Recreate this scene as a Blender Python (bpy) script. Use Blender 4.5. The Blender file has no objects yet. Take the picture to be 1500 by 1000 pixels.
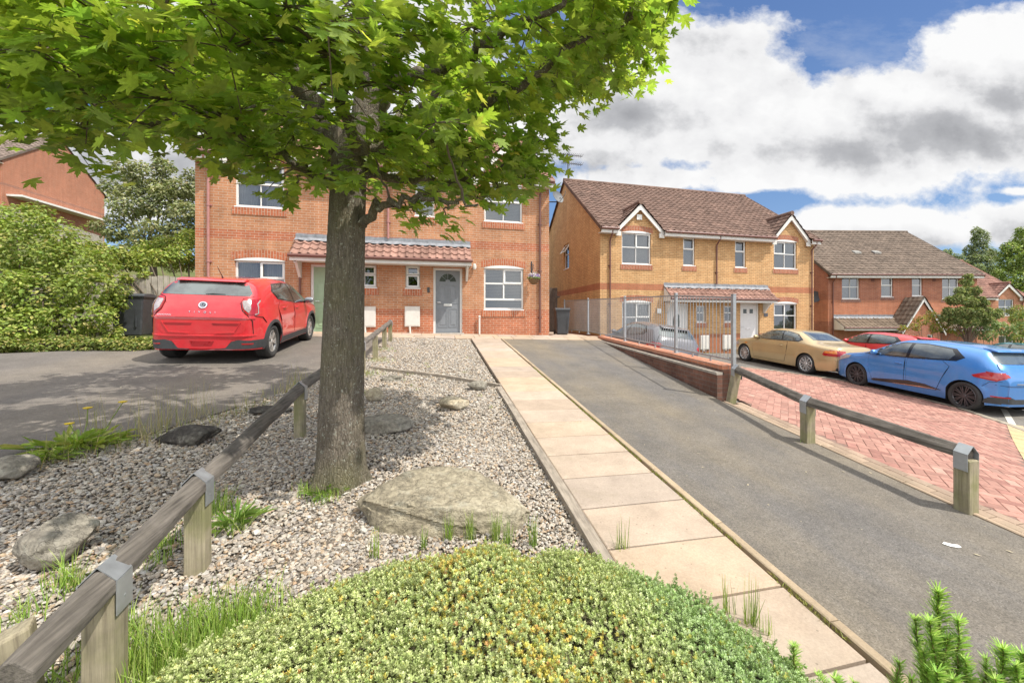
import bpy, bmesh, math, random
import numpy as np
from mathutils import Vector, Matrix
from mathutils.geometry import delaunay_2d_cdt

random.seed(7)
RNG = np.random.default_rng(11)
scene = bpy.context.scene
COL = scene.collection
R = math.radians
EYE = 1.7
C15, S15 = math.cos(R(15)), math.sin(R(15))

def lerp(a, b, t):
    return a + (b - a) * t

def sstep(a, b, x):
    t = np.clip((np.asarray(x, float) - a) / (b - a), 0, 1)
    return t * t * (3 - 2 * t)

# ---------------------------------------------------------------- terrain
def edge_x(y):
    return np.interp(y, [0, 2.45, 5.7, 13.9, 20], [4.2, 4.25, 4.45, 5.36, 5.5])

def Hc(x, y):
    y2 = np.where(y > 14, 14 + .02 * (y - 14), np.maximum(y, -3))
    return .084 * y2 - .027 * np.clip(x, -9, 9)

def HR(x, y):
    y2 = np.clip(y, -2, 18)
    return -.6 + .05 * y2 - .062 * np.clip(x - 12, 0, 16)

def H(x, y):
    x = np.asarray(x, float); y = np.asarray(y, float)
    w = np.interp(y, [5.6, 8.5], [6.0, 1.0])
    t = sstep(0, 1, (x - edge_x(y) - .25) / w)
    z = lerp(Hc(x, y), HR(x, y), t)
    z = z + 6.1 * sstep(9, 28, -x) * sstep(13, 36, y)
    return z

def h(x, y):
    return float(H(x, y))

# ---------------------------------------------------------------- object helpers
def link(o, parent=None):
    COL.objects.link(o)
    if parent is not None:
        o.parent = parent
    return o

def tag(o, label=None, cat=None, group=None, kind=None):
    if label: o['label'] = label
    if cat: o['category'] = cat
    if group: o['group'] = group
    if kind: o['kind'] = kind
    return o

def empty(name, loc=(0, 0, 0), rz=0.0):
    o = bpy.data.objects.new(name, None)
    o.empty_display_size = .2
    o.location = loc
    o.rotation_euler = (0, 0, rz)
    return link(o)

def np_mesh(name, V, F, mats, parent=None, col=None, smooth=False, uv=None, fm=None):
    """V (n,3) array, F (m,k) array of equal sized faces, optional per-vertex colour."""
    V = np.asarray(V, np.float32); F = np.asarray(F, np.int32)
    me = bpy.data.meshes.new(name)
    n, m, k = len(V), len(F), F.shape[1]
    me.vertices.add(n); me.vertices.foreach_set('co', V.ravel())
    me.loops.add(m * k); me.loops.foreach_set('vertex_index', F.ravel())
    me.polygons.add(m)
    me.polygons.foreach_set('loop_start', np.arange(0, m * k, k, dtype=np.int32))
    me.polygons.foreach_set('loop_total', np.full(m, k, np.int32))
    me.polygons.foreach_set('use_smooth', np.full(m, smooth))
    if fm is not None:
        me.polygons.foreach_set('material_index', np.asarray(fm, np.int32))
    if col is not None:
        a = me.color_attributes.new('Col', 'FLOAT_COLOR', 'POINT')
        c = np.ones((n, 4), np.float32); c[:, :3] = col
        a.data.foreach_set('color', c.ravel())
    me.update(calc_edges=True)
    for mm in (mats if isinstance(mats, (list, tuple)) else [mats]):
        me.materials.append(mm)
    return link(bpy.data.objects.new(name, me), parent)

class MB:
    """collects shapes, then builds ONE mesh object"""
    def __init__(s):
        s.v = []; s.f = []; s.uv = []; s.m = []; s.c = []
        s.col = (1, 1, 1); s.mi = 0; s.xf = None
    def pt(s, p):
        if s.xf is not None:
            p = s.xf @ Vector(p)
        s.v.append((p[0], p[1], p[2])); s.c.append(s.col)
        return len(s.v) - 1
    def face(s, pts, uv=None):
        ids = [s.pt(p) for p in pts]
        s.f.append(ids); s.m.append(s.mi)
        s.uv.append(uv if uv else [(0, 0)] * len(ids))
    def faces(s, verts, faces):
        b = len(s.v)
        for p in verts: s.pt(p)
        for f in faces:
            s.f.append([b + i for i in f]); s.m.append(s.mi); s.uv.append([(0, 0)] * len(f))
    def box(s, x0, x1, y0, y1, z0, z1):
        V = [(x0, y0, z0), (x1, y0, z0), (x1, y1, z0), (x0, y1, z0), (x0, y0, z1), (x1, y0, z1), (x1, y1, z1), (x0, y1, z1)]
        b = len(s.v)
        for p in V: s.pt(p)
        for f in ((0, 3, 2, 1), (4, 5, 6, 7), (0, 1, 5, 4), (1, 2, 6, 5), (2, 3, 7, 6), (3, 0, 4, 7)):
            s.f.append([b + i for i in f]); s.m.append(s.mi)
            if f in ((0, 1, 5, 4), (2, 3, 7, 6)): s.uv.append([(V[i][0], V[i][2]) for i in f])
            elif f in ((1, 2, 6, 5), (3, 0, 4, 7)): s.uv.append([(V[i][1], V[i][2]) for i in f])
            else: s.uv.append([(V[i][0], V[i][1]) for i in f])
    def hexa(s, P):
        """8 points, bottom 4 then top 4, counter-clockwise from above"""
        s.faces(P, [(0, 3, 2, 1), (4, 5, 6, 7), (0, 1, 5, 4), (1, 2, 6, 5), (2, 3, 7, 6), (3, 0, 4, 7)])
    def bar(s, p0, p1, w, hgt, up=(0, 0, 1)):
        p0, p1 = Vector(p0), Vector(p1)
        d = (p1 - p0).normalized(); sd = d.cross(Vector(up)).normalized(); u = sd.cross(d)
        sd *= w / 2; u *= hgt / 2
        P = [p0 - sd - u, p1 - sd - u, p1 + sd - u, p0 + sd - u, p0 - sd + u, p1 - sd + u, p1 + sd + u, p0 + sd + u]
        P = [P[0], P[3], P[2], P[1], P[4], P[7], P[6], P[5]]
        s.hexa(P)
    def tube(s, pts, rad, n=8, cap=True):
        pts = [Vector(p) for p in pts]
        if not isinstance(rad, (list, tuple)): rad = [rad] * len(pts)
        b = len(s.v); prev = None
        for i, p in enumerate(pts):
            d = (pts[min(i + 1, len(pts) - 1)] - pts[max(i - 1, 0)]).normalized()
            if prev is None:
                a = Vector((0, 0, 1)) if abs(d.z) < .9 else Vector((1, 0, 0))
                x = d.cross(a).normalized()
            else:
                x = (prev - d * prev.dot(d)).normalized()
            prev = x; y = d.cross(x)
            for k in range(n):
                t = 2 * math.pi * k / n
                s.pt(p + (x * math.cos(t) + y * math.sin(t)) * rad[i])
        for i in range(len(pts) - 1):
            for k in range(n):
                k2 = (k + 1) % n
                s.f.append([b + i * n + k, b + i * n + k2, b + (i + 1) * n + k2, b + (i + 1) * n + k])
                s.m.append(s.mi); s.uv.append([(0, 0)] * 4)
        if cap:
            s.f.append([b + k for k in range(n)][::-1]); s.m.append(s.mi); s.uv.append([(0, 0)] * n)
            e = b + (len(pts) - 1) * n
            s.f.append([e + k for k in range(n)]); s.m.append(s.mi); s.uv.append([(0, 0)] * n)
    def lathe(s, prof, n=24, axis='z', center=(0, 0, 0)):
        """prof list of (r, h)"""
        b = len(s.v)
        for r, hh in prof:
            for k in range(n):
                t = 2 * math.pi * k / n
                x, y, z = r * math.cos(t), r * math.sin(t), hh
                if axis == 'y': x, y, z = x, hh, y
                if axis == 'x': x, y, z = hh, x, y
                s.pt((x + center[0], y + center[1], z + center[2]))
        for i in range(len(prof) - 1):
            for k in range(n):
                k2 = (k + 1) % n
                s.f.append([b + i * n + k, b + i * n + k2, b + (i + 1) * n + k2, b + (i + 1) * n + k])
                s.m.append(s.mi); s.uv.append([(0, 0)] * 4)
    def prism(s, poly, fn0, fn1):
        """extrude 2d polygon between two mapping functions"""
        n = len(poly); b = len(s.v)
        for p in poly: s.pt(fn0(*p))
        for p in poly: s.pt(fn1(*p))
        s.f.append(list(range(b, b + n))[::-1]); s.f.append(list(range(b + n, b + 2 * n)))
        s.m += [s.mi] * 2
        s.uv += [[poly[i] for i in range(n)][::-1], list(poly)]
        for i in range(n):
            j = (i + 1) % n
            s.f.append([b + i, b + j, b + n + j, b + n + i]); s.m.append(s.mi); s.uv.append([(0, 0)] * 4)
    def holed(s, u0, u1, z0, z1, holes, y0, y1, back=True, rim=True):
        """panel in the xz plane with rectangular holes, front at y0, back at y1"""
        us = sorted({u0, u1, *[q for hh in holes for q in (hh[0], hh[1])]})
        zs = sorted({z0, z1, *[q for hh in holes for q in (hh[2], hh[3])]})
        us = [u for u in us if u0 <= u <= u1]; zs = [z for z in zs if z0 <= z <= z1]
        def inh(u, z):
            return any(a < u < b_ and c < z < d for a, b_, c, d in holes)
        for i in range(len(us) - 1):
            for j in range(len(zs) - 1):
                a, b_, c, d = us[i], us[i + 1], zs[j], zs[j + 1]
                if inh((a + b_) / 2, (c + d) / 2): continue
                uv = [(a, c), (b_, c), (b_, d), (a, d)]
                s.face([(a, y0, c), (b_, y0, c), (b_, y0, d), (a, y0, d)], uv)
                if back: s.face([(a, y1, d), (b_, y1, d), (b_, y1, c), (a, y1, c)], uv[::-1])
        for a, b_, c, d in holes:
            s.face([(a, y0, c), (a, y0, d), (a, y1, d), (a, y1, c)], [(0, c), (0, d), (y1 - y0, d), (y1 - y0, c)])
            s.face([(b_, y0, d), (b_, y0, c), (b_, y1, c), (b_, y1, d)], [(0, d), (0, c), (y1 - y0, c), (y1 - y0, d)])
            s.face([(a, y0, d), (b_, y0, d), (b_, y1, d), (a, y1, d)], [(a, 0), (b_, 0), (b_, .1), (a, .1)])
            s.face([(b_, y0, c), (a, y0, c), (a, y1, c), (b_, y1, c)], [(b_, 0), (a, 0), (a, .1), (b_, .1)])
        if rim:
            s.face([(u0, y0, z0), (u0, y0, z1), (u0, y1, z1), (u0, y1, z0)][::-1])
            s.face([(u1, y0, z0), (u1, y0, z1), (u1, y1, z1), (u1, y1, z0)])
            s.face([(u0, y0, z1), (u1, y0, z1), (u1, y1, z1), (u0, y1, z1)])
            s.face([(u0, y0, z0), (u1, y0, z0), (u1, y1, z0), (u0, y1, z0)][::-1])
    def build(s, name, mats, parent=None, smooth=False, bevel=0, angle=40, seg=2):
        me = bpy.data.meshes.new(name)
        me.from_pydata(s.v, [], s.f)
        ul = me.uv_layers.new(name='UVMap')
        flat = np.array([q for l in s.uv for p in l for q in p], np.float32)
        ul.data.foreach_set('uv', flat)
        me.polygons.foreach_set('material_index', np.array(s.m, np.int32))
        a = me.color_attributes.new('Col', 'FLOAT_COLOR', 'POINT')
        c = np.ones((len(s.v), 4), np.float32); c[:, :3] = np.array(s.c, np.float32)
        a.data.foreach_set('color', c.ravel())
        for mm in (mats if isinstance(mats, (list, tuple)) else [mats]):
            me.materials.append(mm)
        if smooth:
            me.polygons.foreach_set('use_smooth', np.ones(len(s.f), bool))
            me.update()
            me.set_sharp_from_angle(angle=R(angle))
        me.update()
        o = link(bpy.data.objects.new(name, me), parent)
        if bevel:
            b = o.modifiers.new('bevel', 'BEVEL'); b.width = bevel; b.segments = seg; b.limit_method = 'ANGLE'
        return o

def cdt(poly, holes=(), step=None, n_extra=None):
    """triangulate a polygon with inner grid points; returns verts2d, tris, boundary loop ids"""
    pts = []; edges = []
    def addloop(lp):
        out = []
        for i in range(len(lp)):
            a = Vector(lp[i]); b = Vector(lp[(i + 1) % len(lp)])
            n = 1 if not step else max(1, int(math.ceil((b - a).length / step)))
            for k in range(n): out.append(a.lerp(b, k / n))
        i0 = len(pts); pts.extend(out)
        for i in range(len(out)): edges.append((i0 + i, i0 + (i + 1) % len(out)))
        return list(range(i0, i0 + len(out)))
    loop = addloop(poly)
    for hh in holes: addloop(hh)
    if step:
        xs = [p[0] for p in poly]; ys = [p[1] for p in poly]
        P = np.array(poly)
        gx = np.arange(min(xs) + step * .5, max(xs), step); gy = np.arange(min(ys) + step * .5, max(ys), step)
        for x in gx:
            for y in gy:
                pts.append(Vector((x, y)))
    vo, eo, fo, ov, oe, of = delaunay_2d_cdt(pts, edges, [], 2 if holes else 1, 1e-5)
    if not fo:
        vo, eo, fo, ov, oe, of = delaunay_2d_cdt(pts, edges, [loop], 1, 1e-5)
    return vo, fo

def surf(name, poly, off, m, step=.4, kind='structure', holes=(), skirt=.12):
    vo, fo = cdt(poly, holes, step)
    xs = np.array([v[0] for v in vo]); ys = np.array([v[1] for v in vo])
    zs = H(xs, ys) + off
    mb = MB()
    b = len(mb.v)
    for x, y, z in zip(xs, ys, zs): mb.pt((x, y, z))
    area = sum((vo[f[1]] - vo[f[0]]).cross(vo[f[2]] - vo[f[0]]) for f in fo)
    cnt = {}
    for f in fo:
        f = list(f) if area > 0 else list(f)[::-1]
        mb.f.append(f); mb.m.append(0); mb.uv.append([(xs[i], ys[i]) for i in f])
        for i in range(3):
            e = (f[i], f[(i + 1) % 3]); cnt[e] = 1
    for (a, c) in list(cnt):
        if (c, a) not in cnt:
            i, j = mb.pt((xs[a], ys[a], zs[a] - skirt)), mb.pt((xs[c], ys[c], zs[c] - skirt))
            mb.f.append([c, a, i, j]); mb.m.append(0); mb.uv.append([(0, 0)] * 4)
    o = mb.build(name, m)
    if kind: o['kind'] = kind
    return o

def copy_tree(o, parent=None):
    c = o.copy(); COL.objects.link(c); c.parent = parent
    for ch in list(o.children): copy_tree(ch, c)
    return c

# ---------------------------------------------------------------- materials
MATS = {}
class NT:
    def __init__(s, name):
        s.m = bpy.data.materials.new(name); s.m.use_nodes = True
        s.t = s.m.node_tree; s.t.nodes.clear()
        s.out = s.n('ShaderNodeOutputMaterial')
    def n(s, typ, **kw):
        nd = s.t.nodes.new(typ)
        for k, v in kw.items():
            if k in nd.inputs.keys() if isinstance(k, str) else False: s.set(nd.inputs[k], v)
            elif hasattr(nd, k): setattr(nd, k, v)
        return nd
    def set(s, sock, v):
        if isinstance(v, bpy.types.NodeSocket): s.t.links.new(v, sock)
        elif isinstance(v, (tuple, list)) and len(v) == 3 and sock.type == 'RGBA': sock.default_value = (*v, 1)
        else: sock.default_value = v
    def math(s, op, a, b=None, c=None, clamp=False):
        nd = s.t.nodes.new('ShaderNodeMath'); nd.operation = op; nd.use_clamp = clamp
        for i, v in enumerate((a, b, c)):
            if v is not None: s.set(nd.inputs[i], v)
        return nd.outputs[0]
    def mix(s, fac, a, b, mode='MIX'):
        nd = s.t.nodes.new('ShaderNodeMix'); nd.data_type = 'RGBA'; nd.blend_type = mode
        s.set(nd.inputs[0], fac); s.set(nd.inputs[6], a); s.set(nd.inputs[7], b)
        return nd.outputs[2]
    def noise(s, scale, vec=None, detail=4, rough=.6, out=0):
        nd = s.t.nodes.new('ShaderNodeTexNoise'); nd.inputs['Scale'].default_value = scale
        nd.inputs['Detail'].default_value = detail; nd.inputs['Roughness'].default_value = rough
        if vec is not None: s.t.links.new(vec, nd.inputs['Vector'])
        return nd.outputs[out]
    def ramp(s, v, stops, interp='LINEAR'):
        nd = s.t.nodes.new('ShaderNodeValToRGB'); s.set(nd.inputs[0], v)
        cr = nd.color_ramp; cr.interpolation = interp
        while len(cr.elements) < len(stops): cr.elements.new(.5)
        for e, (p, c) in zip(cr.elements, stops):
            e.position = p; e.color = (*c, 1) if len(c) == 3 else c
        return nd.outputs[0]
    def rng(s, v, a, b, c=0., d=1.):
        nd = s.t.nodes.new('ShaderNodeMapRange'); s.set(nd.inputs[0], v)
        for i, q in enumerate((a, b, c, d)): nd.inputs[i + 1].default_value = q
        return nd.outputs[0]
    def obj(s):
        return s.n('ShaderNodeTexCoord').outputs['Object']
    def uv(s):
        return s.n('ShaderNodeUVMap').outputs[0]
    def attr(s):
        a = s.n('ShaderNodeAttribute'); a.attribute_name = 'Col'; return a.outputs['Color']
    def mapping(s, vec, scale=(1, 1, 1), loc=(0, 0, 0), rot=(0, 0, 0)):
        nd = s.t.nodes.new('ShaderNodeMapping'); s.t.links.new(vec, nd.inputs[0])
        nd.inputs['Scale'].default_value = scale; nd.inputs['Location'].default_value = loc; nd.inputs['Rotation'].default_value = rot
        return nd.outputs[0]
    def bump(s, hgt, strength=.3, dist=.02, normal=None):
        nd = s.t.nodes.new('ShaderNodeBump'); s.set(nd.inputs['Height'], hgt)
        nd.inputs['Strength'].default_value = strength; nd.inputs['Distance'].default_value = dist
        if normal is not None: s.t.links.new(normal, nd.inputs['Normal'])
        return nd.outputs[0]
    def bsdf(s, col, rough=.7, metal=0, normal=None, spec=.5, coat=0, alpha=None):
        nd = s.t.nodes.new('ShaderNodeBsdfPrincipled')
        s.set(nd.inputs['Base Color'], col); s.set(nd.inputs['Roughness'], rough); s.set(nd.inputs['Metallic'], metal)
        s.set(nd.inputs['Specular IOR Level'], spec)
        nd.inputs['Coat Weight'].default_value = coat; nd.inputs['Coat Roughness'].default_value = .03
        if normal is not None: s.t.links.new(normal, nd.inputs['Normal'])
        return nd.outputs[0]
    def done(s, sh):
        s.t.links.new(sh, s.out.inputs[0]); return s.m

def simple(name, col, rough=.6, metal=0, var=.15, scale=8, bump=0, bscale=60, coat=0, spec=.5):
    t = NT(name); o = t.obj()
    n1 = t.noise(scale, o, 6)
    f = t.rng(n1, .3, .7, 1 - var, 1 + var)
    c = t.mix(1., col, f, 'MULTIPLY')
    nr = t.bump(t.noise(bscale, o, 3), bump, .01) if bump else None
    r = t.rng(t.noise(scale * 2, o), .3, .7, max(0, rough - .08), min(1, rough + .08))
    return t.done(t.bsdf(c, r, metal, nr, spec, coat))

def brick_mat(name, c1, c2, mort, bands=(), bc=((.45, .14, .07), (.38, .115, .06)), dirt=.25, ms=.006):
    t = NT(name); uv = t.uv(); o = t.obj()
    sx = t.n('ShaderNodeSeparateXYZ'); t.t.links.new(uv, sx.inputs[0])
    z = sx.outputs[1]
    k = None
    zw = t.math('ADD', z, 0.)
    for a, b in bands:
        q = t.math('MULTIPLY', t.math('GREATER_THAN', zw, a), t.math('LESS_THAN', zw, b))
        k = q if k is None else t.math('MAXIMUM', k, q)
    A = t.mix(k, c1, bc[0]) if k is not None else c1
    B = t.mix(k, c2, bc[1]) if k is not None else c2
    br = t.n('ShaderNodeTexBrick'); t.t.links.new(uv, br.inputs['Vector'])
    br.inputs['Scale'].default_value = 1; br.inputs['Brick Width'].default_value = .225
    br.inputs['Row Height'].default_value = .075; br.inputs['Mortar Size'].default_value = ms
    br.inputs['Mortar Smooth'].default_value = .3; br.inputs['Bias'].default_value = 0
    t.set(br.inputs['Color1'], A); t.set(br.inputs['Color2'], B); t.set(br.inputs['Mortar'], mort)
    n1 = t.rng(t.noise(1.3, o, 6, .65), .3, .7, 1 - dirt, 1 + dirt * .6)
    n2 = t.rng(t.noise(24, o, 4), .3, .7, .86, 1.14)
    st = t.rng(t.noise(1, t.mapping(o, (5, 5, .5)), 4), .35, .7, 1.06, .88)
    c = t.mix(1., br.outputs[0], t.math('MULTIPLY', t.math('MULTIPLY', n1, n2), st), 'MULTIPLY')
    hg = t.math('ADD', t.math('MULTIPLY', t.math('SUBTRACT', 1., br.outputs['Fac']), .6), t.math('MULTIPLY', t.noise(90, o, 3), .3))
    return t.done(t.bsdf(c, .85, 0, t.bump(hg, .5, .012), .3))

def leaf_mat(name, transl=.35, rough=.5, gloss=.35):
    t = NT(name); c = t.attr(); o = t.obj()
    c = t.mix(1., c, t.rng(t.noise(30, o, 3), .3, .7, .8, 1.2), 'MULTIPLY')
    b = t.bsdf(c, rough, 0, None, gloss)
    tr = t.n('ShaderNodeBsdfTranslucent'); t.set(tr.inputs[0], t.mix(1., c, (1.2, 1.25, .6), 'MULTIPLY'))
    mx = t.n('ShaderNodeMixShader'); mx.inputs[0].default_value = transl
    t.t.links.new(b, mx.inputs[1]); t.t.links.new(tr.outputs[0], mx.inputs[2])
    return t.done(mx.outputs[0])

def glass_mat(name, tint=(.55, .6, .62), trans=.6):
    t = NT(name)
    tr = t.n('ShaderNodeBsdfTransparent'); t.set(tr.inputs[0], tint)
    gl = t.n('ShaderNodeBsdfGlossy'); gl.inputs['Roughness'].default_value = .02
    t.set(gl.inputs[0], (.95, .97, 1.))
    lw = t.n('ShaderNodeFresnel'); lw.inputs[0].default_value = 1.52
    f = t.math('ADD', t.math('MULTIPLY', lw.outputs[0], 1.6), .06, clamp=True)
    mx = t.n('ShaderNodeMixShader'); t.t.links.new(f, mx.inputs[0])
    t.t.links.new(tr.outputs[0], mx.inputs[1]); t.t.links.new(gl.outputs[0], mx.inputs[2])
    return t.done(mx.outputs[0])

def asphalt_mat(name, base, tan, amt, speck=.5, tan_scale=.45):
    t = NT(name); o = t.obj()
    fine = t.noise(95, o, 4, .75); mid = t.noise(28, o, 4)
    big = t.noise(tan_scale, t.mapping(o, (1.6, .55, 1)), 6, .62)
    c = t.mix(t.rng(big, .38, .66, 0, amt), base, tan)
    c = t.mix(1., c, t.rng(fine, .3, .7, 1 - speck, 1 + speck), 'MULTIPLY')
    c = t.mix(1., c, t.rng(mid, .3, .7, .86, 1.14), 'MULTIPLY')
    c = t.mix(1., c, t.rng(t.noise(2.2, o, 8, .7), .3, .7, .84, 1.16), 'MULTIPLY')
    sp = t.n('ShaderNodeTexVoronoi'); sp.inputs['Scale'].default_value = 55; t.t.links.new(o, sp.inputs['Vector'])
    wh = t.math('LESS_THAN', sp.outputs['Distance'], .13)
    sc = t.n('ShaderNodeSeparateColor'); t.t.links.new(sp.outputs['Color'], sc.inputs[0])
    wh = t.math('MULTIPLY', wh, t.math('GREATER_THAN', sc.outputs[0], .8))
    c = t.mix(t.math('MULTIPLY', wh, .6), c, (.5, .47, .42))
    ck = t.n('ShaderNodeTexVoronoi'); ck.feature = 'DISTANCE_TO_EDGE'; ck.inputs['Scale'].default_value = .42
    wv = t.n('ShaderNodeVectorMath'); wv.operation = 'MULTIPLY_ADD'; t.t.links.new(t.noise(3., o, 6, .7, 1), wv.inputs[0]); wv.inputs[1].default_value = (.55, .55, .55); t.t.links.new(o, wv.inputs[2])
    t.t.links.new(wv.outputs[0], ck.inputs['Vector'])
    crk = t.math('MULTIPLY', t.math('LESS_THAN', ck.outputs['Distance'], .0035), t.rng(t.noise(.6, o, 3), .5, .62))
    c = t.mix(t.math('MULTIPLY', crk, .6), c, (.04, .038, .034))
    oil = t.rng(t.noise(1.1, t.mapping(o, (1, 1, 1), (4, 9, 0)), 5, .6), .60, .72)
    c = t.mix(t.math('MULTIPLY', oil, .28), c, (.07, .065, .06))
    return t.done(t.bsdf(c, .88, 0, t.bump(t.math('ADD', fine, t.math('MULTIPLY', mid, .5)), .45, .008), .3))

def slab_mat(name):
    t = NT(name); o = t.obj()
    c = t.attr()
    c = t.mix(1., c, t.rng(t.noise(3.2, o, 8, .7), .3, .7, .82, 1.12), 'MULTIPLY')
    c = t.mix(1., c, t.rng(t.noise(70, o, 4, .7), .3, .7, .86, 1.12), 'MULTIPLY')
    st = t.rng(t.noise(1.6, t.mapping(o, (1, 1, 1), (3, 1, 0)), 7, .68), .54, .70)
    c = t.mix(t.math('MULTIPLY', st, .38), c, (.24, .20, .14))
    pl = t.rng(t.noise(.9, t.mapping(o, (1, 1, 1), (8, 2, 0)), 5, .6), .56, .68)
    c = t.mix(t.math('MULTIPLY', pl, .30), c, (.46, .40, .33))
    v = t.n('ShaderNodeTexVoronoi'); v.inputs['Scale'].default_value = 26; t.t.links.new(o, v.inputs['Vector'])
    sc = t.n('ShaderNodeSeparateColor'); t.t.links.new(v.outputs['Color'], sc.inputs[0])
    sp = t.math('MULTIPLY', t.math('LESS_THAN', v.outputs['Distance'], .16), t.math('GREATER_THAN', sc.outputs[1], .86))
    c = t.mix(t.math('MULTIPLY', sp, .5), c, (.13, .11, .08))
    return t.done(t.bsdf(c, .87, 0, t.bump(t.noise(160, o, 4, .7), .45, .006), .25))

def wood_mat(name, c1, c2, green=.0, axis=0):
    t = NT(name); o = t.obj()
    sc = [60, 60, 60]; sc[axis] = 2.2
    g = t.noise(1, t.mapping(o, tuple(sc)), 6, .65)
    c = t.ramp(g, [(.25, c2), (.55, c1), (.8, tuple(min(1, q * 1.25) for q in c1))])
    c = t.mix(1., c, t.rng(t.noise(5, o, 5), .3, .7, .72, 1.2), 'MULTIPLY')
    if green:
        c = t.mix(t.rng(t.noise(4, o, 5), .42, .62, 0, green), c, (.17, .19, .05))
    return t.done(t.bsdf(c, .85, 0, t.bump(g, .6, .01), .25))

def attr_mat(name, rough=.8, var=.2, scale=40, bump=.3, spec=.3, bscale=120):
    t = NT(name); o = t.obj()
    c = t.mix(1., t.attr(), t.rng(t.noise(scale, o, 5), .3, .7, 1 - var, 1 + var), 'MULTIPLY')
    return t.done(t.bsdf(c, rough, 0, t.bump(t.noise(bscale, o, 3), bump, .006) if bump else None, spec))
# ================================================================ camera model used to turn measured points into places
FPX, CX, HZ = 610., 800., 465.
def ray(px, py):
    a = (px - CX) / FPX
    return Vector((a * C15 + S15, C15 - a * S15, (HZ - py) / FPX))
def at(px, py, lift=0.):
    """the ground point seen at a place of the 1500x1000 survey photograph"""
    r = ray(px, py); lo = .3; d = .3
    while d < 90:
        if EYE + r.z * d <= h(r.x * d, r.y * d) + lift: break
        lo = d; d *= 1.04
    hi = d
    for _ in range(30):
        m = (lo + hi) / 2
        if EYE + r.z * m <= h(r.x * m, r.y * m) + lift: hi = m
        else: lo = m
    return Vector((r.x * hi, r.y * hi, EYE + r.z * hi)), hi
def dep(px, py, d):
    r = ray(px, py); return Vector((r.x * d, r.y * d, EYE + r.z * d))
def inpoly(x, y, P):
    c = False; j = len(P) - 1
    for i in range(len(P)):
        if (P[i][1] > y) != (P[j][1] > y) and x < (P[j][0] - P[i][0]) * (y - P[i][1]) / (P[j][1] - P[i][1]) + P[i][0]: c = not c
        j = i
    return c
def inpoly_np(X, Y, P):
    c = np.zeros(len(X), bool); j = len(P) - 1
    for i in range(len(P)):
        xi, yi = P[i][0], P[i][1]; xj, yj = P[j][0], P[j][1]
        c ^= ((yi > Y) != (yj > Y)) & (X < (xj - xi) * (Y - yi) / (yj - yi + 1e-12) + xi)
        j = i
    return c

# ---------------------------------------------------------------- ground sheet
def ground_sheet():
    t = NT('earth'); o = t.obj()
    n = t.noise(.9, o, 7, .65); n2 = t.noise(22, o, 5)
    c = t.ramp(n, [(.32, (.07, .085, .025)), (.5, (.10, .12, .035)), (.66, (.15, .13, .06))])
    c = t.mix(1., c, t.rng(n2, .3, .7, .6, 1.35), 'MULTIPLY')
    m = t.done(t.bsdf(c, .95, 0, t.bump(n2, .6, .05), .2))
    def axis(lo, hi, a, b, fine):
        far1 = -np.geomspace(.01, a - lo, 26)[::-1] + a; far2 = np.geomspace(.01, hi - b, 26) + b
        return np.unique(np.concatenate([far1, np.arange(a, b, fine), far2]))
    xs = axis(-320, 320, -14, 16, .25); ys = axis(-120, 420, -2, 20, .25)
    X, Y = np.meshgrid(xs, ys); Z = H(X, Y) - .09
    V = np.stack([X.ravel(), Y.ravel(), Z.ravel()], 1); nx = len(xs)
    i = np.arange((len(ys) - 1) * nx).reshape(-1, nx)[:, :-1].ravel()
    F = np.stack([i, i + 1, i + nx + 1, i + nx], 1)
    o = np_mesh('ground', V, F, m, smooth=True); o['kind'] = 'structure'
ground_sheet()

TARMAC = asphalt_mat('tarmac', (.132, .122, .113), (.215, .175, .118), .7)
TARMAC_L = asphalt_mat('tarmac_left', (.135, .121, .11), (.19, .162, .128), .6, .38)
TARMAC_C = asphalt_mat('tarmac_car_park', (.15, .14, .13), (.21, .185, .15), .5, .3)

drive_poly = [(2.06, .6), (4.2, .6), (4.25, 2.45), (4.45, 5.7), (5.30, 13.4), (5.34, 13.75), (2.0, 12.86), (2.06, 12.8)]
drive_poly = [(2.06, .2), (4.2, .2), (4.25, 2.45), (4.45, 5.7), (5.28, 12.86), (2.06, 12.86)]
surf('driveway', drive_poly, 0, TARMAC, .35)
left_drive = [(-1.42, 9.1), (-1.36, 12.82), (-5.4, 12.82), (-5.5, 11.1), (-6.5, 10.45), (-7.65, 9.95), (-14, 9.3), (-16, 2), (-6, .8), (-4.3, 3.0), (-3.4, 4.5), (-2.87, 5.08), (-2.17, 6.57), (-1.9, 8)]
surf('neighbour_driveway', left_drive, 0, TARMAC_L, .4)

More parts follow.
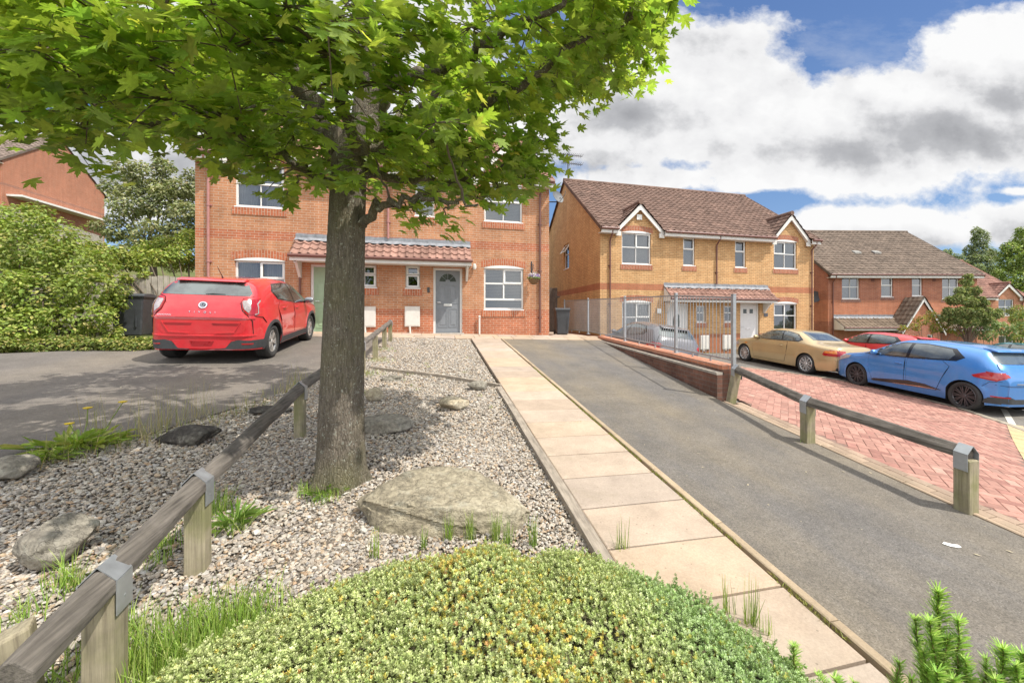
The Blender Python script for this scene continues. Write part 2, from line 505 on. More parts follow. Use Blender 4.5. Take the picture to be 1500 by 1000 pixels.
# ---------------------------------------------------------------- gravel
gravel_poly = [(-6, .8), (-4.3, 3.0), (-3.4, 4.5), (-2.87, 5.08), (-2.17, 6.57), (-1.9, 8), (-1.42, 9.1), (-1.36, 12.82), (1.04, 12.82), (1.04, .0), (-5, .0)]
def gravel():
    t = NT('gravel_bed'); o = t.obj()
    v = t.n('ShaderNodeTexVoronoi'); v.inputs['Scale'].default_value = 34; t.t.links.new(o, v.inputs['Vector'])
    sc = t.n('ShaderNodeSeparateColor'); t.t.links.new(v.outputs['Color'], sc.inputs[0])
    c = t.ramp(sc.outputs[0], [(0, (.17, .145, .12)), (.3, (.30, .25, .20)), (.6, (.42, .36, .29)), (.85, (.5, .46, .4)), (1, (.30, .17, .09))])
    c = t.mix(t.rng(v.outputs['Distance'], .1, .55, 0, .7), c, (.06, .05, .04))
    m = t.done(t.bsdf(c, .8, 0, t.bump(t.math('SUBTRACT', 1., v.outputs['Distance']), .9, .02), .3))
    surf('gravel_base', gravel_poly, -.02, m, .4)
    # real pebbles
    g = (1 + 5 ** .5) / 2
    ico = np.array([(-1, g, 0), (1, g, 0), (-1, -g, 0), (1, -g, 0), (0, -1, g), (0, 1, g), (0, -1, -g), (0, 1, -g), (g, 0, -1), (g, 0, 1), (-g, 0, -1), (-g, 0, 1)], float)
    ico /= np.linalg.norm(ico[0])
    tri = np.array([(0, 11, 5), (0, 5, 1), (0, 1, 7), (0, 7, 10), (0, 10, 11), (1, 5, 9), (5, 11, 4), (11, 10, 2), (10, 7, 6), (7, 1, 8), (3, 9, 4), (3, 4, 2), (3, 2, 6), (3, 6, 8), (3, 8, 9), (4, 9, 5), (2, 4, 11), (6, 2, 10), (8, 6, 7), (9, 8, 1)])
    rng = np.random.default_rng(5)
    N = 400000
    X = rng.uniform(-5.6, 1.04, N); Y = rng.uniform(.3, 12.8, N)
    dist = np.hypot(X, Y)
    keep = inpoly_np(X, Y, [(p[0], p[1]) for p in gravel_poly]) & (rng.random(N) < np.clip(1.25 - dist * .10, .32, 1)) & (X < 1.02)
    X, Y, dist = X[keep], Y[keep], dist[keep]; n = len(X)
    size = rng.lognormal(0, .32, n) * .0070 * (1 + .055 * dist); size = np.clip(size, .004, .022)
    P = ico[None] * (1 + rng.uniform(-.28, .28, (n, 12, 1)))
    P *= (size[:, None] * np.stack([rng.uniform(1, 1.7, n), rng.uniform(.75, 1.15, n), rng.uniform(.45, .8, n)], 1))[:, None, :]
    a = rng.uniform(0, 6.283, n); ca, sa = np.cos(a)[:, None], np.sin(a)[:, None]
    P = np.stack([P[..., 0] * ca - P[..., 1] * sa, P[..., 0] * sa + P[..., 1] * ca, P[..., 2]], 2)
    tl = rng.normal(0, .35, n)[:, None]
    P = np.stack([P[..., 0] * np.cos(tl) - P[..., 2] * np.sin(tl), P[..., 1], P[..., 0] * np.sin(tl) + P[..., 2] * np.cos(tl)], 2)
    Z = H(X, Y) - .014 + size * rng.uniform(.1, .9, n) + .02 * (np.sin(X * 3.1) * np.sin(Y * 2.3 + 1))* .5
    P += np.stack([X, Y, Z], 1)[:, None, :]
    pal = np.array([(.50, .45, .38), (.57, .53, .47), (.46, .385, .305), (.38, .335, .285), (.30, .265, .235), (.46, .35, .24), (.40, .275, .175), (.47, .41, .34), (.40, .375, .35), (.34, .27, .205)])
    pr = np.array([.16, .09, .17, .12, .1, .09, .04, .13, .06, .04])
    c = pal[rng.choice(len(pal), n, p=pr)] * rng.uniform(.7, 1.08, (n, 1))
    F = (tri[None] + (np.arange(n) * 12)[:, None, None]).reshape(-1, 3)
    o = np_mesh('gravel', P.reshape(-1, 3), F, attr_mat('pebble', .6, .22, 90, .15, .4), col=np.repeat(c, 12, 0))
    o['kind'] = 'stuff'; tag(o, 'mixed buff, white and grey pebbles covering the front bed', 'gravel')
gravel()

# ---------------------------------------------------------------- slab path, kerb, apron
SLAB = slab_mat('paving_slab')
def slab(mb, x0, x1, y0, y1, lift=.02, gap=.006, tilt=.003, thick=.09, col=None, sh=0.):
    g = gap; c = .008
    rz = [random.uniform(-tilt, tilt) for _ in range(4)]
    P = [(x0 + g, y0 + g), (x1 - g, y0 + g), (x1 - g + sh, y1 - g), (x0 + g + sh, y1 - g)]
    Q = [(x0 + g + c, y0 + g + c), (x1 - g - c, y0 + g + c), (x1 - g - c + sh, y1 - g - c), (x0 + g + c + sh, y1 - g - c)]
    mb.col = col
    b = len(mb.v)
    for k, p in enumerate(P): mb.pt((p[0], p[1], h(*p) + lift - thick))
    for k, p in enumerate(P): mb.pt((p[0], p[1], h(*p) + lift - c * .7 + rz[k]))
    for k, p in enumerate(Q): mb.pt((p[0], p[1], h(*p) + lift + rz[k]))
    for k in range(4):
        j = (k + 1) % 4
        mb.f.append([b + k, b + j, b + 4 + j, b + 4 + k]); mb.f.append([b + 4 + k, b + 4 + j, b + 8 + j, b + 8 + k])
    mb.f.append([b + 8, b + 9, b + 10, b + 11])
    mb.m += [0] * 9; mb.uv += [[(0, 0)] * 4] * 9
def slab_col():
    v = random.uniform(.88, 1.1); r = random.uniform(-.02, .02)
    return (.435 * v + r, .342 * v, .262 * v - r)
def path():
    surf('path_bed', [(1.0, 1.0), (2.1, 1.0), (2.1, 12.85), (1.0, 12.85)], -.05, simple('joint_sand', (.085, .07, .045), .95), .4)
    mb = MB(); y = 1.0
    while y < 12.8:
        L = .5; slab(mb, 1.075, 1.975, y, min(y + L, 12.84), .02, .0085, .003, .09, slab_col()); y += L
    x = -5.4
    while x < 5.5:
        slab(mb, x, x + .6, 12.86, 13.42, .02, .005, .002, .09, slab_col()); slab(mb, x + .2, x + .8, 13.42, 13.92, .022, .005, .002, .09, slab_col()); x += .6
    y = 13.95
    while y < 20:
        for k in range(2): slab(mb, 4.05 + .6 * k, 4.65 + .6 * k, y, y + .6, .02, .005, .002, .09, slab_col())
        y += .6
    o = mb.build('path', SLAB); o['kind'] = 'structure'
    mb = MB(); y = .8
    while y < 12.8:
        v = random.uniform(.85, 1.1); slab(mb, 1.99, 2.055, y, min(y + .915, 12.84), .03, .003, .002, .12, (.40 * v, .31 * v, .21 * v)); y += .915
    o = mb.build('path_kerb', SLAB); o['kind'] = 'structure'
    mb = MB(); y = .2
    while y < 5.3:
        x = float(edge_x(y)); v = random.uniform(.85, 1.1)
        slab(mb, x, x + .06, y, y + .91, .012, .003, .002, .1, (.38 * v, .285 * v, .205 * v), float(edge_x(y + .91)) - x); y += .915
    o = mb.build('drive_kerb', SLAB); o['kind'] = 'structure'
path()

# ---------------------------------------------------------------- herringbone block paving
PV = [at(1085, 537)[0], at(1150, 545)[0], at(1230, 557)[0], at(1320, 577)[0], at(1400, 597)[0], at(1475, 622)[0]]
PVR = [at(1475, 622)[0], at(1486, 645)[0], at(1499, 672)[0]]
print('PV', [tuple(round(q, 2) for q in p) for p in PV + PVR])
pave_poly = [(edge_x(y) + .30, y) for y in np.arange(.2, 5.7, .5)] + [(4.95, 6.2), (5.25, 8.0)] + [(p.x, p.y) for p in PV] + [(p.x, p.y) for p in PVR[1:]] + [(PVR[-1].x + (PVR[-1].x - PVR[0].x) * 1.6, PVR[-1].y + (PVR[-1].y - PVR[0].y) * 1.6), (7, .2)]
def paving():
    surf('car_park', [(edge_x(y) + .12, y) for y in (-2, .5, 2.45, 5.6)] + [(4.95, 6.4), (5.75, 14), (5.9, 15.6), (18, 15.7), (40, 12), (40, -2)], -.035, TARMAC_C, .5)
    surf('paving_joints', pave_poly, -.0045, simple('joint_sand_pink', (.19, .12, .095), .95, 0, .2, 20), .3)
    mb = MB(); w = .1; a = R(45); ca, sa = math.cos(a), math.sin(a)
    def block(x0, x1, y0, y1):
        cx, cy = (x0 + x1) / 2, (y0 + y1) / 2
        X, Y = 7 + cx * ca - cy * sa, 4 + cx * sa + cy * ca
        if not inpoly(X, Y, pave_poly): return
        v = random.uniform(.78, 1.16); q = random.random()
        base = (.36, .195, .155) if q < .75 else ((.31, .155, .125) if q < .9 else (.385, .225, .18))
        mb.col = tuple(k * v for k in base)
        g, c = .0015, .004
        P = [(x0 + g, y0 + g), (x1 - g, y0 + g), (x1 - g, y1 - g), (x0 + g, y1 - g)]
        Q = [(x0 + g + c, y0 + g + c), (x1 - g - c, y0 + g + c), (x1 - g - c, y1 - g - c), (x0 + g + c, y1 - g - c)]
        z = h(X, Y); dz = random.uniform(-.002, .002); b = len(mb.v)
        gx, gy = (h(X + .1, Y) - z) / .1, (h(X, Y + .1) - z) / .1
        for S, l in ((P, -.005), (Q, 0)):
            for p in S:
                x, y = 7 + p[0] * ca - p[1] * sa, 4 + p[0] * sa + p[1] * ca
                mb.pt((x, y, z + gx * (x - X) + gy * (y - Y) + l + dz))
        for k in range(4):
            j = (k + 1) % 4; mb.f.append([b + k, b + j, b + 4 + j, b + 4 + k])
        mb.f.append([b + 4, b + 5, b + 6, b + 7]); mb.m += [0] * 5; mb.uv += [[(0, 0)] * 4] * 5
    for i in range(-110, 111):
        for j in range(-60, 61):
            x = i + 4 * j
            if abs(x) < 110:
                block(x * w, (x + 2) * w, i * w, (i + 1) * w)
                block((x + 3) * w, (x + 4) * w, i * w, (i + 2) * w)
    o = mb.build('block_paving', attr_mat('paver', .85, .16, 14, .4, .25, 160)); o['kind'] = 'structure'
    mb = MB(); y = .2                                     # buff border course beside the drive kerb
    while y < 5.4:
        x = float(edge_x(y)) + .068; v = random.uniform(.8, 1.1)
        s_ = float(edge_x(y + .21)) + .068 - x; slab(mb, x, x + .11, y, y + .21, .006, .002, .001, .06, (.37 * v, .275 * v, .20 * v), s_)
        slab(mb, x + .115 + s_ * .5, x + .225 + s_ * .5, y + .1, y + .31, .004, .002, .001, .06, (.35 * v, .255 * v, .19 * v), s_); y += .213
    for k in range(90):                                   # buff border beside the car bays
        for p0, p1 in ((PVR[0], PVR[2]),):
            d = (p1 - p0); d.z = 0; d.normalize(); q = p0 + d * (k * .105 - .1)
            v = random.uniform(.85, 1.1); nx, ny = -d.y, d.x
            if k > 40: break
            c = (.52 * v, .40 * v, .22 * v); mb.col = c
            P = []
            for uu, vv in ((0, 0), (.1, 0), (.1, .21), (0, .21)):
                x, y = q.x + d.x * uu + nx * vv, q.y + d.y * uu + ny * vv; P.append((x, y, h(x, y) + .006))
            if (P[1][0] - P[0][0]) * (P[2][1] - P[0][1]) - (P[1][1] - P[0][1]) * (P[2][0] - P[0][0]) < 0: P = P[::-1]
            mb.face(P)
    o = mb.build('paving_border', SLAB); o['kind'] = 'structure'
    # concrete channel between the blocks and the parking bays, and a painted bay line
    mb = MB()
    L = [PV[0], PV[1], PV[2], PV[3], PV[4], PV[5], at(1500, 632)[0]]
    for p, q in zip(L[:-1], L[1:]):
        d = (q - p); d.z = 0; d.normalize(); n = Vector((-d.y, d.x, 0)) * .11
        m = 6
        for k in range(m):
            a_, b_ = p.lerp(q, k / m + .004), p.lerp(q, (k + 1) / m - .004)
            v = random.uniform(.9, 1.1); mb.col = (.30 * v, .26 * v, .2 * v)
            P = [a_, b_, b_ + n, a_ + n]; P = [(w_.x, w_.y, h(w_.x, w_.y) + .012) for w_ in P]
            mb.face(P)
    o = mb.build('channel_kerb', SLAB); o['kind'] = 'structure'
    mb = MB()
    mb.col = (.6, .58, .52)
    p, q = at(1470, 597)[0], at(1497, 640)[0]
    d = (q - p); d.z = 0; d.normalize(); n = Vector((-d.y, d.x, 0)) * .05
    for k in range(8):
        a_, b_ = p.lerp(q, k / 8), p.lerp(q, (k + 1) / 8)
        mb.face([(w_.x, w_.y, h(w_.x, w_.y) - .028) for w_ in (a_ - n, b_ - n, b_ + n, a_ + n)])
    o = mb.build('bay_line', SLAB); o['kind'] = 'structure'
paving()

# worn paint fleck and leaf litter on the drive
def flecks():
    mb = MB()
    c, d = at(1393, 798)
    m = simple('worn_paint', (.75, .74, .7), .7)
    P = [(-.055, -.012), (-.02, -.03), (.03, -.028), (.055, -.01), (.05, .02), (.01, .012), (-.03, .02)]
    a = R(-35)
    mb.face([(c.x + p[0] * math.cos(a) - p[1] * math.sin(a), c.y + p[0] * math.sin(a) + p[1] * math.cos(a), h(c.x + p[0] * math.cos(a) - p[1] * math.sin(a), c.y + p[0] * math.sin(a) + p[1] * math.cos(a)) + .005) for p in P])
    o = mb.build('paint_fleck', m); o['kind'] = 'structure'
    mb = MB()
    rng = random.Random(4)
    for k in range(70):
        x, y = rng.uniform(-5, -2.3), rng.uniform(4.5, 9.5)
        if not inpoly(x, y, left_drive): continue
        s = rng.uniform(.012, .03); a = rng.uniform(0, 6.3); v = rng.uniform(.7, 1.2)
        mb.col = (.5 * v, .46 * v, .36 * v)
        mb.face([(x + s * r * math.cos(a + t), y + s * r * math.sin(a + t), h(x, y) + .006) for t, r in ((0, 1.3), (1.6, .5), (3.1, 1.2), (4.7, .45))])
    for k in range(60):
        x, y = rng.uniform(2.2, 4.2), rng.uniform(1.2, 8)
        s = rng.uniform(.006, .018); a = rng.uniform(0, 6.3); v = rng.uniform(.7, 1.2)
        mb.col = (.42 * v, .36 * v, .25 * v)
        mb.face([(x + s * r * math.cos(a + t), y + s * r * math.sin(a + t), h(x, y) + .006) for t, r in ((0, 1.3), (1.6, .5), (3.1, 1.2), (4.7, .45))])
    o = mb.build('leaf_litter', attr_mat('litter', .8)); tag(o, 'tiny dry leaves and seeds scattered on the tarmac', 'leaf litter', kind='stuff')
flecks()
# ================================================================ houses
UPVC = simple('white_upvc', (.74, .74, .72), .35, 0, .05, 3)
WHITE_WOOD = simple('white_board', (.70, .68, .64), .55, 0, .1, 4)
GLASS = glass_mat('window_glass')
BLIND = simple('blind_slats', (.52, .53, .54), .6, 0, .05)
CURT = simple('curtain_cloth', (.50, .49, .50), .8, 0, .15, 6)
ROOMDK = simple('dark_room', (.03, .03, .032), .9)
BROWN = simple('brown_pipe', (.165, .075, .06), .4, 0, .12)
PINKPIPE = simple('faded_pipe', (.40, .19, .17), .5, 0, .12)
LEAD = simple('lead_flashing', (.22, .23, .25), .6, .0, .35, 7, .3, 20)
GREYMET = simple('galvanised', (.38, .40, .42), .42, .6, .15, 12)
DARKMET = simple('dark_metal', (.05, .05, .055), .5, .5)
BOXW = simple('meter_box', (.66, .63, .58), .5, 0, .07)
def soldier_mat(name, c1, c2, mort):
    return brick_mat(name, c1, c2, mort, dirt=.15)

def tile_roof(name, o, ud, vd, wu, wv, mat, parent, pan=.30, exp=.30, base=(.2, .12, .09), amp=.020, clip=None, lift=.0):
    o, ud, vd = Vector(o), Vector(ud).normalized(), Vector(vd).normalized()
    nn = ud.cross(vd)
    npan = max(1, round(wu / pan)); pan = wu / npan; nc = max(1, round(wv / exp)); exp = wv / nc
    S = 8
    us = np.arange(npan * S + 1) / S * pan
    ph = np.arange(npan * S + 1) % S / S
    prof = np.where(ph < .5, np.sin(ph * 2 * np.pi) * 1.0, -.35 * np.sin((ph - .5) * 2 * np.pi)) * amp
    rows = []; cols = []
    rng = np.random.default_rng(int(abs(o.x * 13 + o.y * 7) + wu * 100) + 1)
    tc = rng.uniform(.82, 1.15, (nc, npan + 1))
    for j in range(nc):
        jit = rng.normal(0, .0025, npan + 1)[np.minimum((np.arange(len(us)) // S), npan)]
        for vv, hh in ((j * exp, .034), ((j + 1) * exp, .004)):
            rows.append(np.outer(us, ud) + np.outer(np.full(len(us), vv), vd) + np.outer(prof + hh + jit + lift, nn))
            k = np.minimum(np.arange(len(us)) // S, npan - 1)
            cols.append(np.outer(tc[j][k], base))
    V = np.concatenate(rows) + np.array(o); Cc = np.concatenate(cols); n = len(us)
    i = np.arange((len(rows) - 1) * n).reshape(-1, n)[:, :-1].ravel()
    F = np.stack([i, i + 1, i + n + 1, i + n], 1)
    if clip is not None:
        cen = V[F].mean(1); F = F[clip(cen)]
    # closed underside
    b = len(V)
    U = np.array([list(o + ud * a + vd * c - nn * .03) for a, c in ((0, 0), (wu, 0), (wu, wv), (0, wv))])
    if clip is None:
        V = np.concatenate([V, U]); Cc = np.concatenate([Cc, np.tile(np.array(base) * .5, (4, 1))])
        F = np.concatenate([F, [[b, b + 3, b + 2, b + 1]]])
    return np_mesh(name, V, F, mat, parent, col=Cc)
TILE = attr_mat('roof_tile', .85, .3, 2.5, .35, .25, 60)

PANES = {'22': [(0, .49, 0, .53), (.51, 1, 0, .53), (0, .49, .56, 1), (.51, 1, .56, 1)],
         '32': [(0, 1, 0, .20), (0, .48, .25, .62), (.52, 1, .25, .62), (0, .48, .66, 1), (.52, 1, .66, 1)],
         '12': [(0, 1, 0, .57), (0, 1, .61, 1)],
         '12s': [(0, 1, 0, .56), (0, 1, .63, 1)],
         '21': [(0, .485, 0, 1), (.515, 1, 0, 1)],
         'g': [(0, .49, 0, .52), (.53, 1, 0, .52), (0, .49, .55, 1), (.53, 1, .55, 1)]}
def window(parent, u0, u1, z0, z1, lay='22', opens=(), fill='blind', y=.075, xf=None, ajar=None):
    b = .055
    U0, U1, Z0, Z1 = u0 + b, u1 - b, z0 + b, z1 - b
    P = [(lerp(U0, U1, a), lerp(U0, U1, c), lerp(Z0, Z1, d), lerp(Z0, Z1, e)) for a, c, d, e in PANES[lay]]
    mb = MB(); mb.xf = xf
    mb.holed(u0, u1, z0, z1, P, y, y + .06)
    mb.box(u0 - .02, u1 + .02, y - .10, y, z0 - .035, z0 - .002)
    for k in opens:
        a, c, d, e = P[k]
        mb.holed(a - .03, c + .03, d - .03, e + .03, [(a + .028, c - .028, d + .028, e - .028)], y - .022, y - .001)
    fr = mb.build('window', UPVC, parent, bevel=.006, seg=1)
    mb = MB(); mb.xf = xf
    for k, (a, c, d, e) in enumerate(P):
        mb.face([(a - .01, y + .03, d - .01), (c + .01, y + .03, d - .01), (c + .01, y + .03, e + .01), (a - .01, y + .03, e + .01)])
    mb.build('pane', GLASS, fr)
    if ajar is not None:
        a, c, d, e = P[ajar]
        m2 = MB(); ang = R(34)
        q = (xf or Matrix()) @ Matrix.Translation((0, y - .03, e)) @ Matrix.Rotation(-ang, 4, 'X') @ Matrix.Translation((0, 0, -e))
        m2.xf = q; m2.holed(a - .03, c + .03, d - .03, e + .03, [(a + .03, c - .03, d + .03, e - .03)], 0, .035)
        sash = m2.build('open_sash', UPVC, fr)
        m2.face  # sash glass
        m3 = MB(); m3.xf = q; m3.face([(a, .02, d), (c, .02, d), (c, .02, e), (a, .02, e)]); m3.build('sash_pane', GLASS, fr)
    mb = MB(); mb.xf = xf; yb = y + .13
    if fill == 'blind':
        z = z1 - .03
        while z > z0 + .02:
            mb.face([(u0 + .03, yb, z), (u1 - .03, yb, z), (u1 - .03, yb + .03, z - .038), (u0 + .03, yb + .03, z - .038)]); z -= .05
        mb.build('blind', BLIND, fr)
    elif fill == 'curtain':
        n = 40
        for s0, s1 in ((u0 + .02, u0 + .40 * (u1 - u0)), (u1 - .42 * (u1 - u0), u1 - .02)):
            for k in range(n):
                a, c = lerp(s0, s1, k / n), lerp(s0, s1, (k + 1) / n)
                ya, yc = yb + .03 * math.sin(k * 1.3), yb + .03 * math.sin((k + 1) * 1.3)
                mb.face([(a, ya, z0), (c, yc, z0), (c, yc, z1), (a, ya, z1)])
        mb.build('curtain', CURT, fr)
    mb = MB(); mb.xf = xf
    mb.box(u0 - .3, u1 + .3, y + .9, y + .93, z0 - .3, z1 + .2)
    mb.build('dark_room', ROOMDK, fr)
    return fr

def arch(parent, u0, u1, z, mat, hgt=.225, rise=.09, name='brick_arch', infill=True):
    mb = MB(); n = 20; e = .09
    pts = []
    for k in range(n):
        t0, t1 = k / n, (k + 1) / n
        def cv(t): return rise * (1 - (2 * t - 1) ** 2)
        a, c = lerp(u0 - e, u1 + e, t0), lerp(u0 - e, u1 + e, t1)
        P = [(a, -.006, z + cv(t0)), (c, -.006, z + cv(t1)), (c, -.006, z + cv(t1) + hgt), (a, -.006, z + cv(t0) + hgt)]
        mb.face(P, [(0, a), (0, c), (hgt, c), (hgt, a)])
    mb.build(name, mat, parent)
    if infill:
        mb = MB()
        for k in range(n):
            t0, t1 = k / n, (k + 1) / n
            a, c = lerp(u0, u1, t0), lerp(u0, u1, t1)
            z0 = rise * (1 - (2 * t0 - 1) ** 2); z1 = rise * (1 - (2 * t1 - 1) ** 2)
            mb.face([(a, -.004, z - .01), (c, -.004, z - .01), (c, -.004, z + z1 + .004), (a, -.004, z + z0 + .004)])
        mb.build('arched_head', UPVC, parent)

def sill(parent, u0, u1, z, mat, hgt=.21):
    mb = MB()
    x0, x1, y0 = u0 - .07, u1 + .07, -.022
    mb.face([(x0, y0, z - hgt), (x1, y0, z - hgt), (x1, y0, z), (x0, y0, z)], [(0, x0), (0, x1), (hgt, x1), (hgt, x0)])
    mb.face([(x0, y0, z), (x1, y0, z), (x1, .07, z), (x0, .07, z)], [(0, x0), (0, x1), (.09, x1), (.09, x0)])
    mb.face([(x0, 0, z - hgt), (x1, 0, z - hgt), (x1, y0, z - hgt), (x0, y0, z - hgt)])
    mb.face([(x0, 0, z - hgt), (x0, y0, z - hgt), (x0, y0, z), (x0, 0, z)]); mb.face([(x1, 0, z), (x1, y0, z), (x1, y0, z - hgt), (x1, 0, z - hgt)])
    mb.build('brick_sill', mat, parent)

def door(parent, u0, u1, z1, leafmat, kind, y=.09):
    mb = MB(); fw = .07
    mb.holed(u0, u1, 0, z1, [(u0 + fw, u1 - fw, .03, z1 - fw)], y - .01, y + .08)
    fr = mb.build('door_frame', UPVC, parent, bevel=.006, seg=1)
    a, c, d, e = u0 + fw, u1 - fw, .035, z1 - fw - .005
    w = c - a
    mb = MB(); holes = []
    if kind in ('fan', 'plain'):
        mb.box(a, c, y + .02, y + .065, d, e)
        for x0, x1, q0, q1 in ((.12, .44, .10, .38), (.56, .88, .10, .38), (.12, .44, .48, .76), (.56, .88, .48, .76)):
            X0, X1, Q0, Q1 = a + w * x0, a + w * x1, d + (e - d) * q0, d + (e - d) * q1
            mb.holed(X0 - .025, X1 + .025, Q0 - .025, Q1 + .025, [(X0, X1, Q0, Q1)], y + .008, y + .021, back=False)
            mb.box(X0 + .05, X1 - .05, y + .010, y + .021, Q0 + .05, Q1 - .05)
    else:
        mb.box(a, c, y + .02, y + .065, d, e)
    leaf = mb.build('door', leafmat, parent, bevel=.004, seg=1)
    gm = MB()
    if kind == 'fan':
        cx, cz, r = (a + c) / 2, d + (e - d) * .82, w * .34
        for k in range(4):
            t0, t1 = math.pi * (k + .06) / 4, math.pi * (k + .94) / 4
            P = [(cx + .09 * r / .3 * math.cos(t), y + .014, cz + .09 * r / .3 * math.sin(t)) for t in (t1, t0)]
            P = [(cx + q * math.cos(t), y + .012, cz + q * math.sin(t)) for q, t in ((.3 * r, t1), (.3 * r, t0), (r, t0), (r, (t0 + t1) / 2), (r, t1))]
            gm.face(P)
    elif kind == 'oval':
        cx, cz = (a + c) / 2, d + (e - d) * .62
        P = []
        for k in range(24):
            t = 2 * math.pi * k / 24; zz = math.sin(t)
            P.append((cx + .17 * math.cos(t), y + .014, cz + (.42 if zz > 0 else .40) * zz))
        gm.face(P)
    elif kind == 'two':
        for q in (.2, .58): gm.box(a + w * q, a + w * (q + .2), y + .012, y + .02, d + (e - d) * .80, d + (e - d) * .90)
    if gm.v: gm.build('door_pane', simple('door_glass', (.05, .06, .055), .08, 0, .4, 20), leaf)
    hm = MB(); hm.box((a + c) / 2 - .13, (a + c) / 2 + .13, y - .002, y + .02, d + (e - d) * .43, d + (e - d) * .465)
    hm.build('letter_plate', simple('chrome_plate', (.7, .7, .68), .3, .4), leaf, bevel=.003)
    hm = MB(); hm.tube([(a + .06, y, 1.02), (a + .06, y - .035, 1.02), (a + .17, y - .035, 1.02)], .011, 8)
    hm.build('door_handle', simple('chrome_handle', (.7, .7, .68), .25, .8), leaf)
    sm = MB(); sm.box(u0 - .05, u1 + .05, -.12, y + .08, -.02, .03)
    sm.build('door_step', simple('threshold', (.45, .42, .38), .8), parent)
    return leaf

def canopy(parent, u0, u1, ztop, zbot, out, tbase, brackets=()):
    slope = Vector((0, out, ztop - zbot)); L = slope.length
    tile_roof('canopy_roof', (u0, -out, zbot), (1, 0, 0), slope, u1 - u0, L, TILE, parent, .225, .27, tbase, .040)
    mb = MB(); n = 40
    for k in range(n):
        a, c = lerp(u0 - .01, u1 + .01, k / n), lerp(u0 - .01, u1 + .01, (k + 1) / n)
        j0, j1 = .015 * math.sin(k * 1.7), .015 * math.sin((k + 1) * 1.7)
        mb.face([(a, -.16, ztop - .052 + j0), (c, -.16, ztop - .052 + j1), (c, -.012, ztop + .055), (a, -.012, ztop + .055)])
        mb.face([(a, -.012, ztop + .055), (c, -.012, ztop + .055), (c, -.010, ztop + .17 + j1 * .5), (a, -.010, ztop + .17 + j0 * .5)])
    mb.build('lead_flashing', LEAD, parent)
    mb = MB()
    mb.box(u0, u1, -out + .03, -out + .055, zbot - .17, zbot - .01)
    mb.box(u0, u1, -out + .055, -.002, zbot - .15, zbot - .13)
    for x0 in (u0, u1 - .025):
        mb.prism([(-out + .06, zbot - .15), (0, zbot - .15), (0, ztop - .03), (-out + .06, zbot + .02)], lambda p, q, x=x0: (x, p, q), lambda p, q, x=x0: (x + .025, p, q))
    mb.build('canopy_fascia', WHITE_WOOD, parent)
    mb = MB(); mb.tube([(u0 - .03, -out - .02, zbot - .02), (u1 + .03, -out - .02, zbot - .02)], .05, 10)
    mb.build('canopy_gutter', BROWN, parent, smooth=True)
    for x in brackets:
        mb = MB(); mb.box(x - .04, x + .04, -out + .12, -.001, zbot - .23, zbot - .15)
        mb.prism([(-out + .2, zbot - .23), (-.01, zbot - .23), (-.01, zbot - .62), (-.07, zbot - .62)], lambda p, q, x=x: (x - .035, p, q), lambda p, q, x=x: (x + .035, p, q))
        mb.build('canopy_bracket', WHITE_WOOD, parent)

def pipe(parent, u, ztop, zbot, m, r=.034, from_gutter=True):
    mb = MB()
    P = [(u, -.33, ztop), (u, -.30, ztop - .12), (u, -.075, ztop - .32), (u, -.06, ztop - .42), (u, -.06, zbot)] if from_gutter else [(u, -.06, ztop), (u, -.06, zbot)]
    mb.tube(P, r, 10)
    z = zbot + .5
    while z < ztop - .5:
        mb.tube([(u, -.06, z), (u, -.06, z + .05)], r * 1.35, 10); mb.box(u - .07, u + .07, -.03, -.001, z + .005, z + .045); z += 1.6
    mb.build('downpipe', m, parent, smooth=True)

EAVE, SLOPE, HALF = 5.39, .6875, 4.8
def shell(root, W, m, holes, ghole=None, gable_m=None, open_sides=True):
    D = 2 * HALF
    mb = MB(); mb.holed(0, W, -1.2, EAVE, holes, 0, .3, back=False, rim=False)
    zr = EAVE + SLOPE * HALF
    def gable(x, flip):
        hs = []
        if ghole: pass
        P = [(0, -1.2), (D, -1.2), (D, EAVE), (HALF, zr), (0, EAVE)]
        hl = [[(ghole[0], ghole[2]), (ghole[1], ghole[2]), (ghole[1], ghole[3]), (ghole[0], ghole[3])]] if (ghole and not flip) else []
        vo, fo = cdt(P, hl)
        for f in fo:
            q = [vo[i] for i in f]
            if hl and ghole[0] < sum(p[0] for p in q) / 3 < ghole[1] and ghole[2] < sum(p[1] for p in q) / 3 < ghole[3]: continue
            pts = [(x, p[0], p[1]) for p in q]
            mb.face(pts, [(p[0], p[1]) for p in q])
        if hl:
            a, c, d, e = ghole
            for p, q in (((a, d), (a, e)), ((c, d), (c, e)), ((a, d), (c, d)), ((a, e), (c, e))):
                mb.face([(x, p[0], p[1]), (x, q[0], q[1]), (x + .2, q[0], q[1]), (x + .2, p[0], p[1])], [(0, p[1]), (0, q[1]), (.1, q[1]), (.1, p[1])])
    gable(0, False); gable(W, True)
    mb.face([(W, D, -1.2), (0, D, -1.2), (0, D, EAVE), (W, D, EAVE)], [(0, -1.2), (W, -1.2), (W, EAVE), (0, EAVE)])
    return mb.build('wall', m, root)

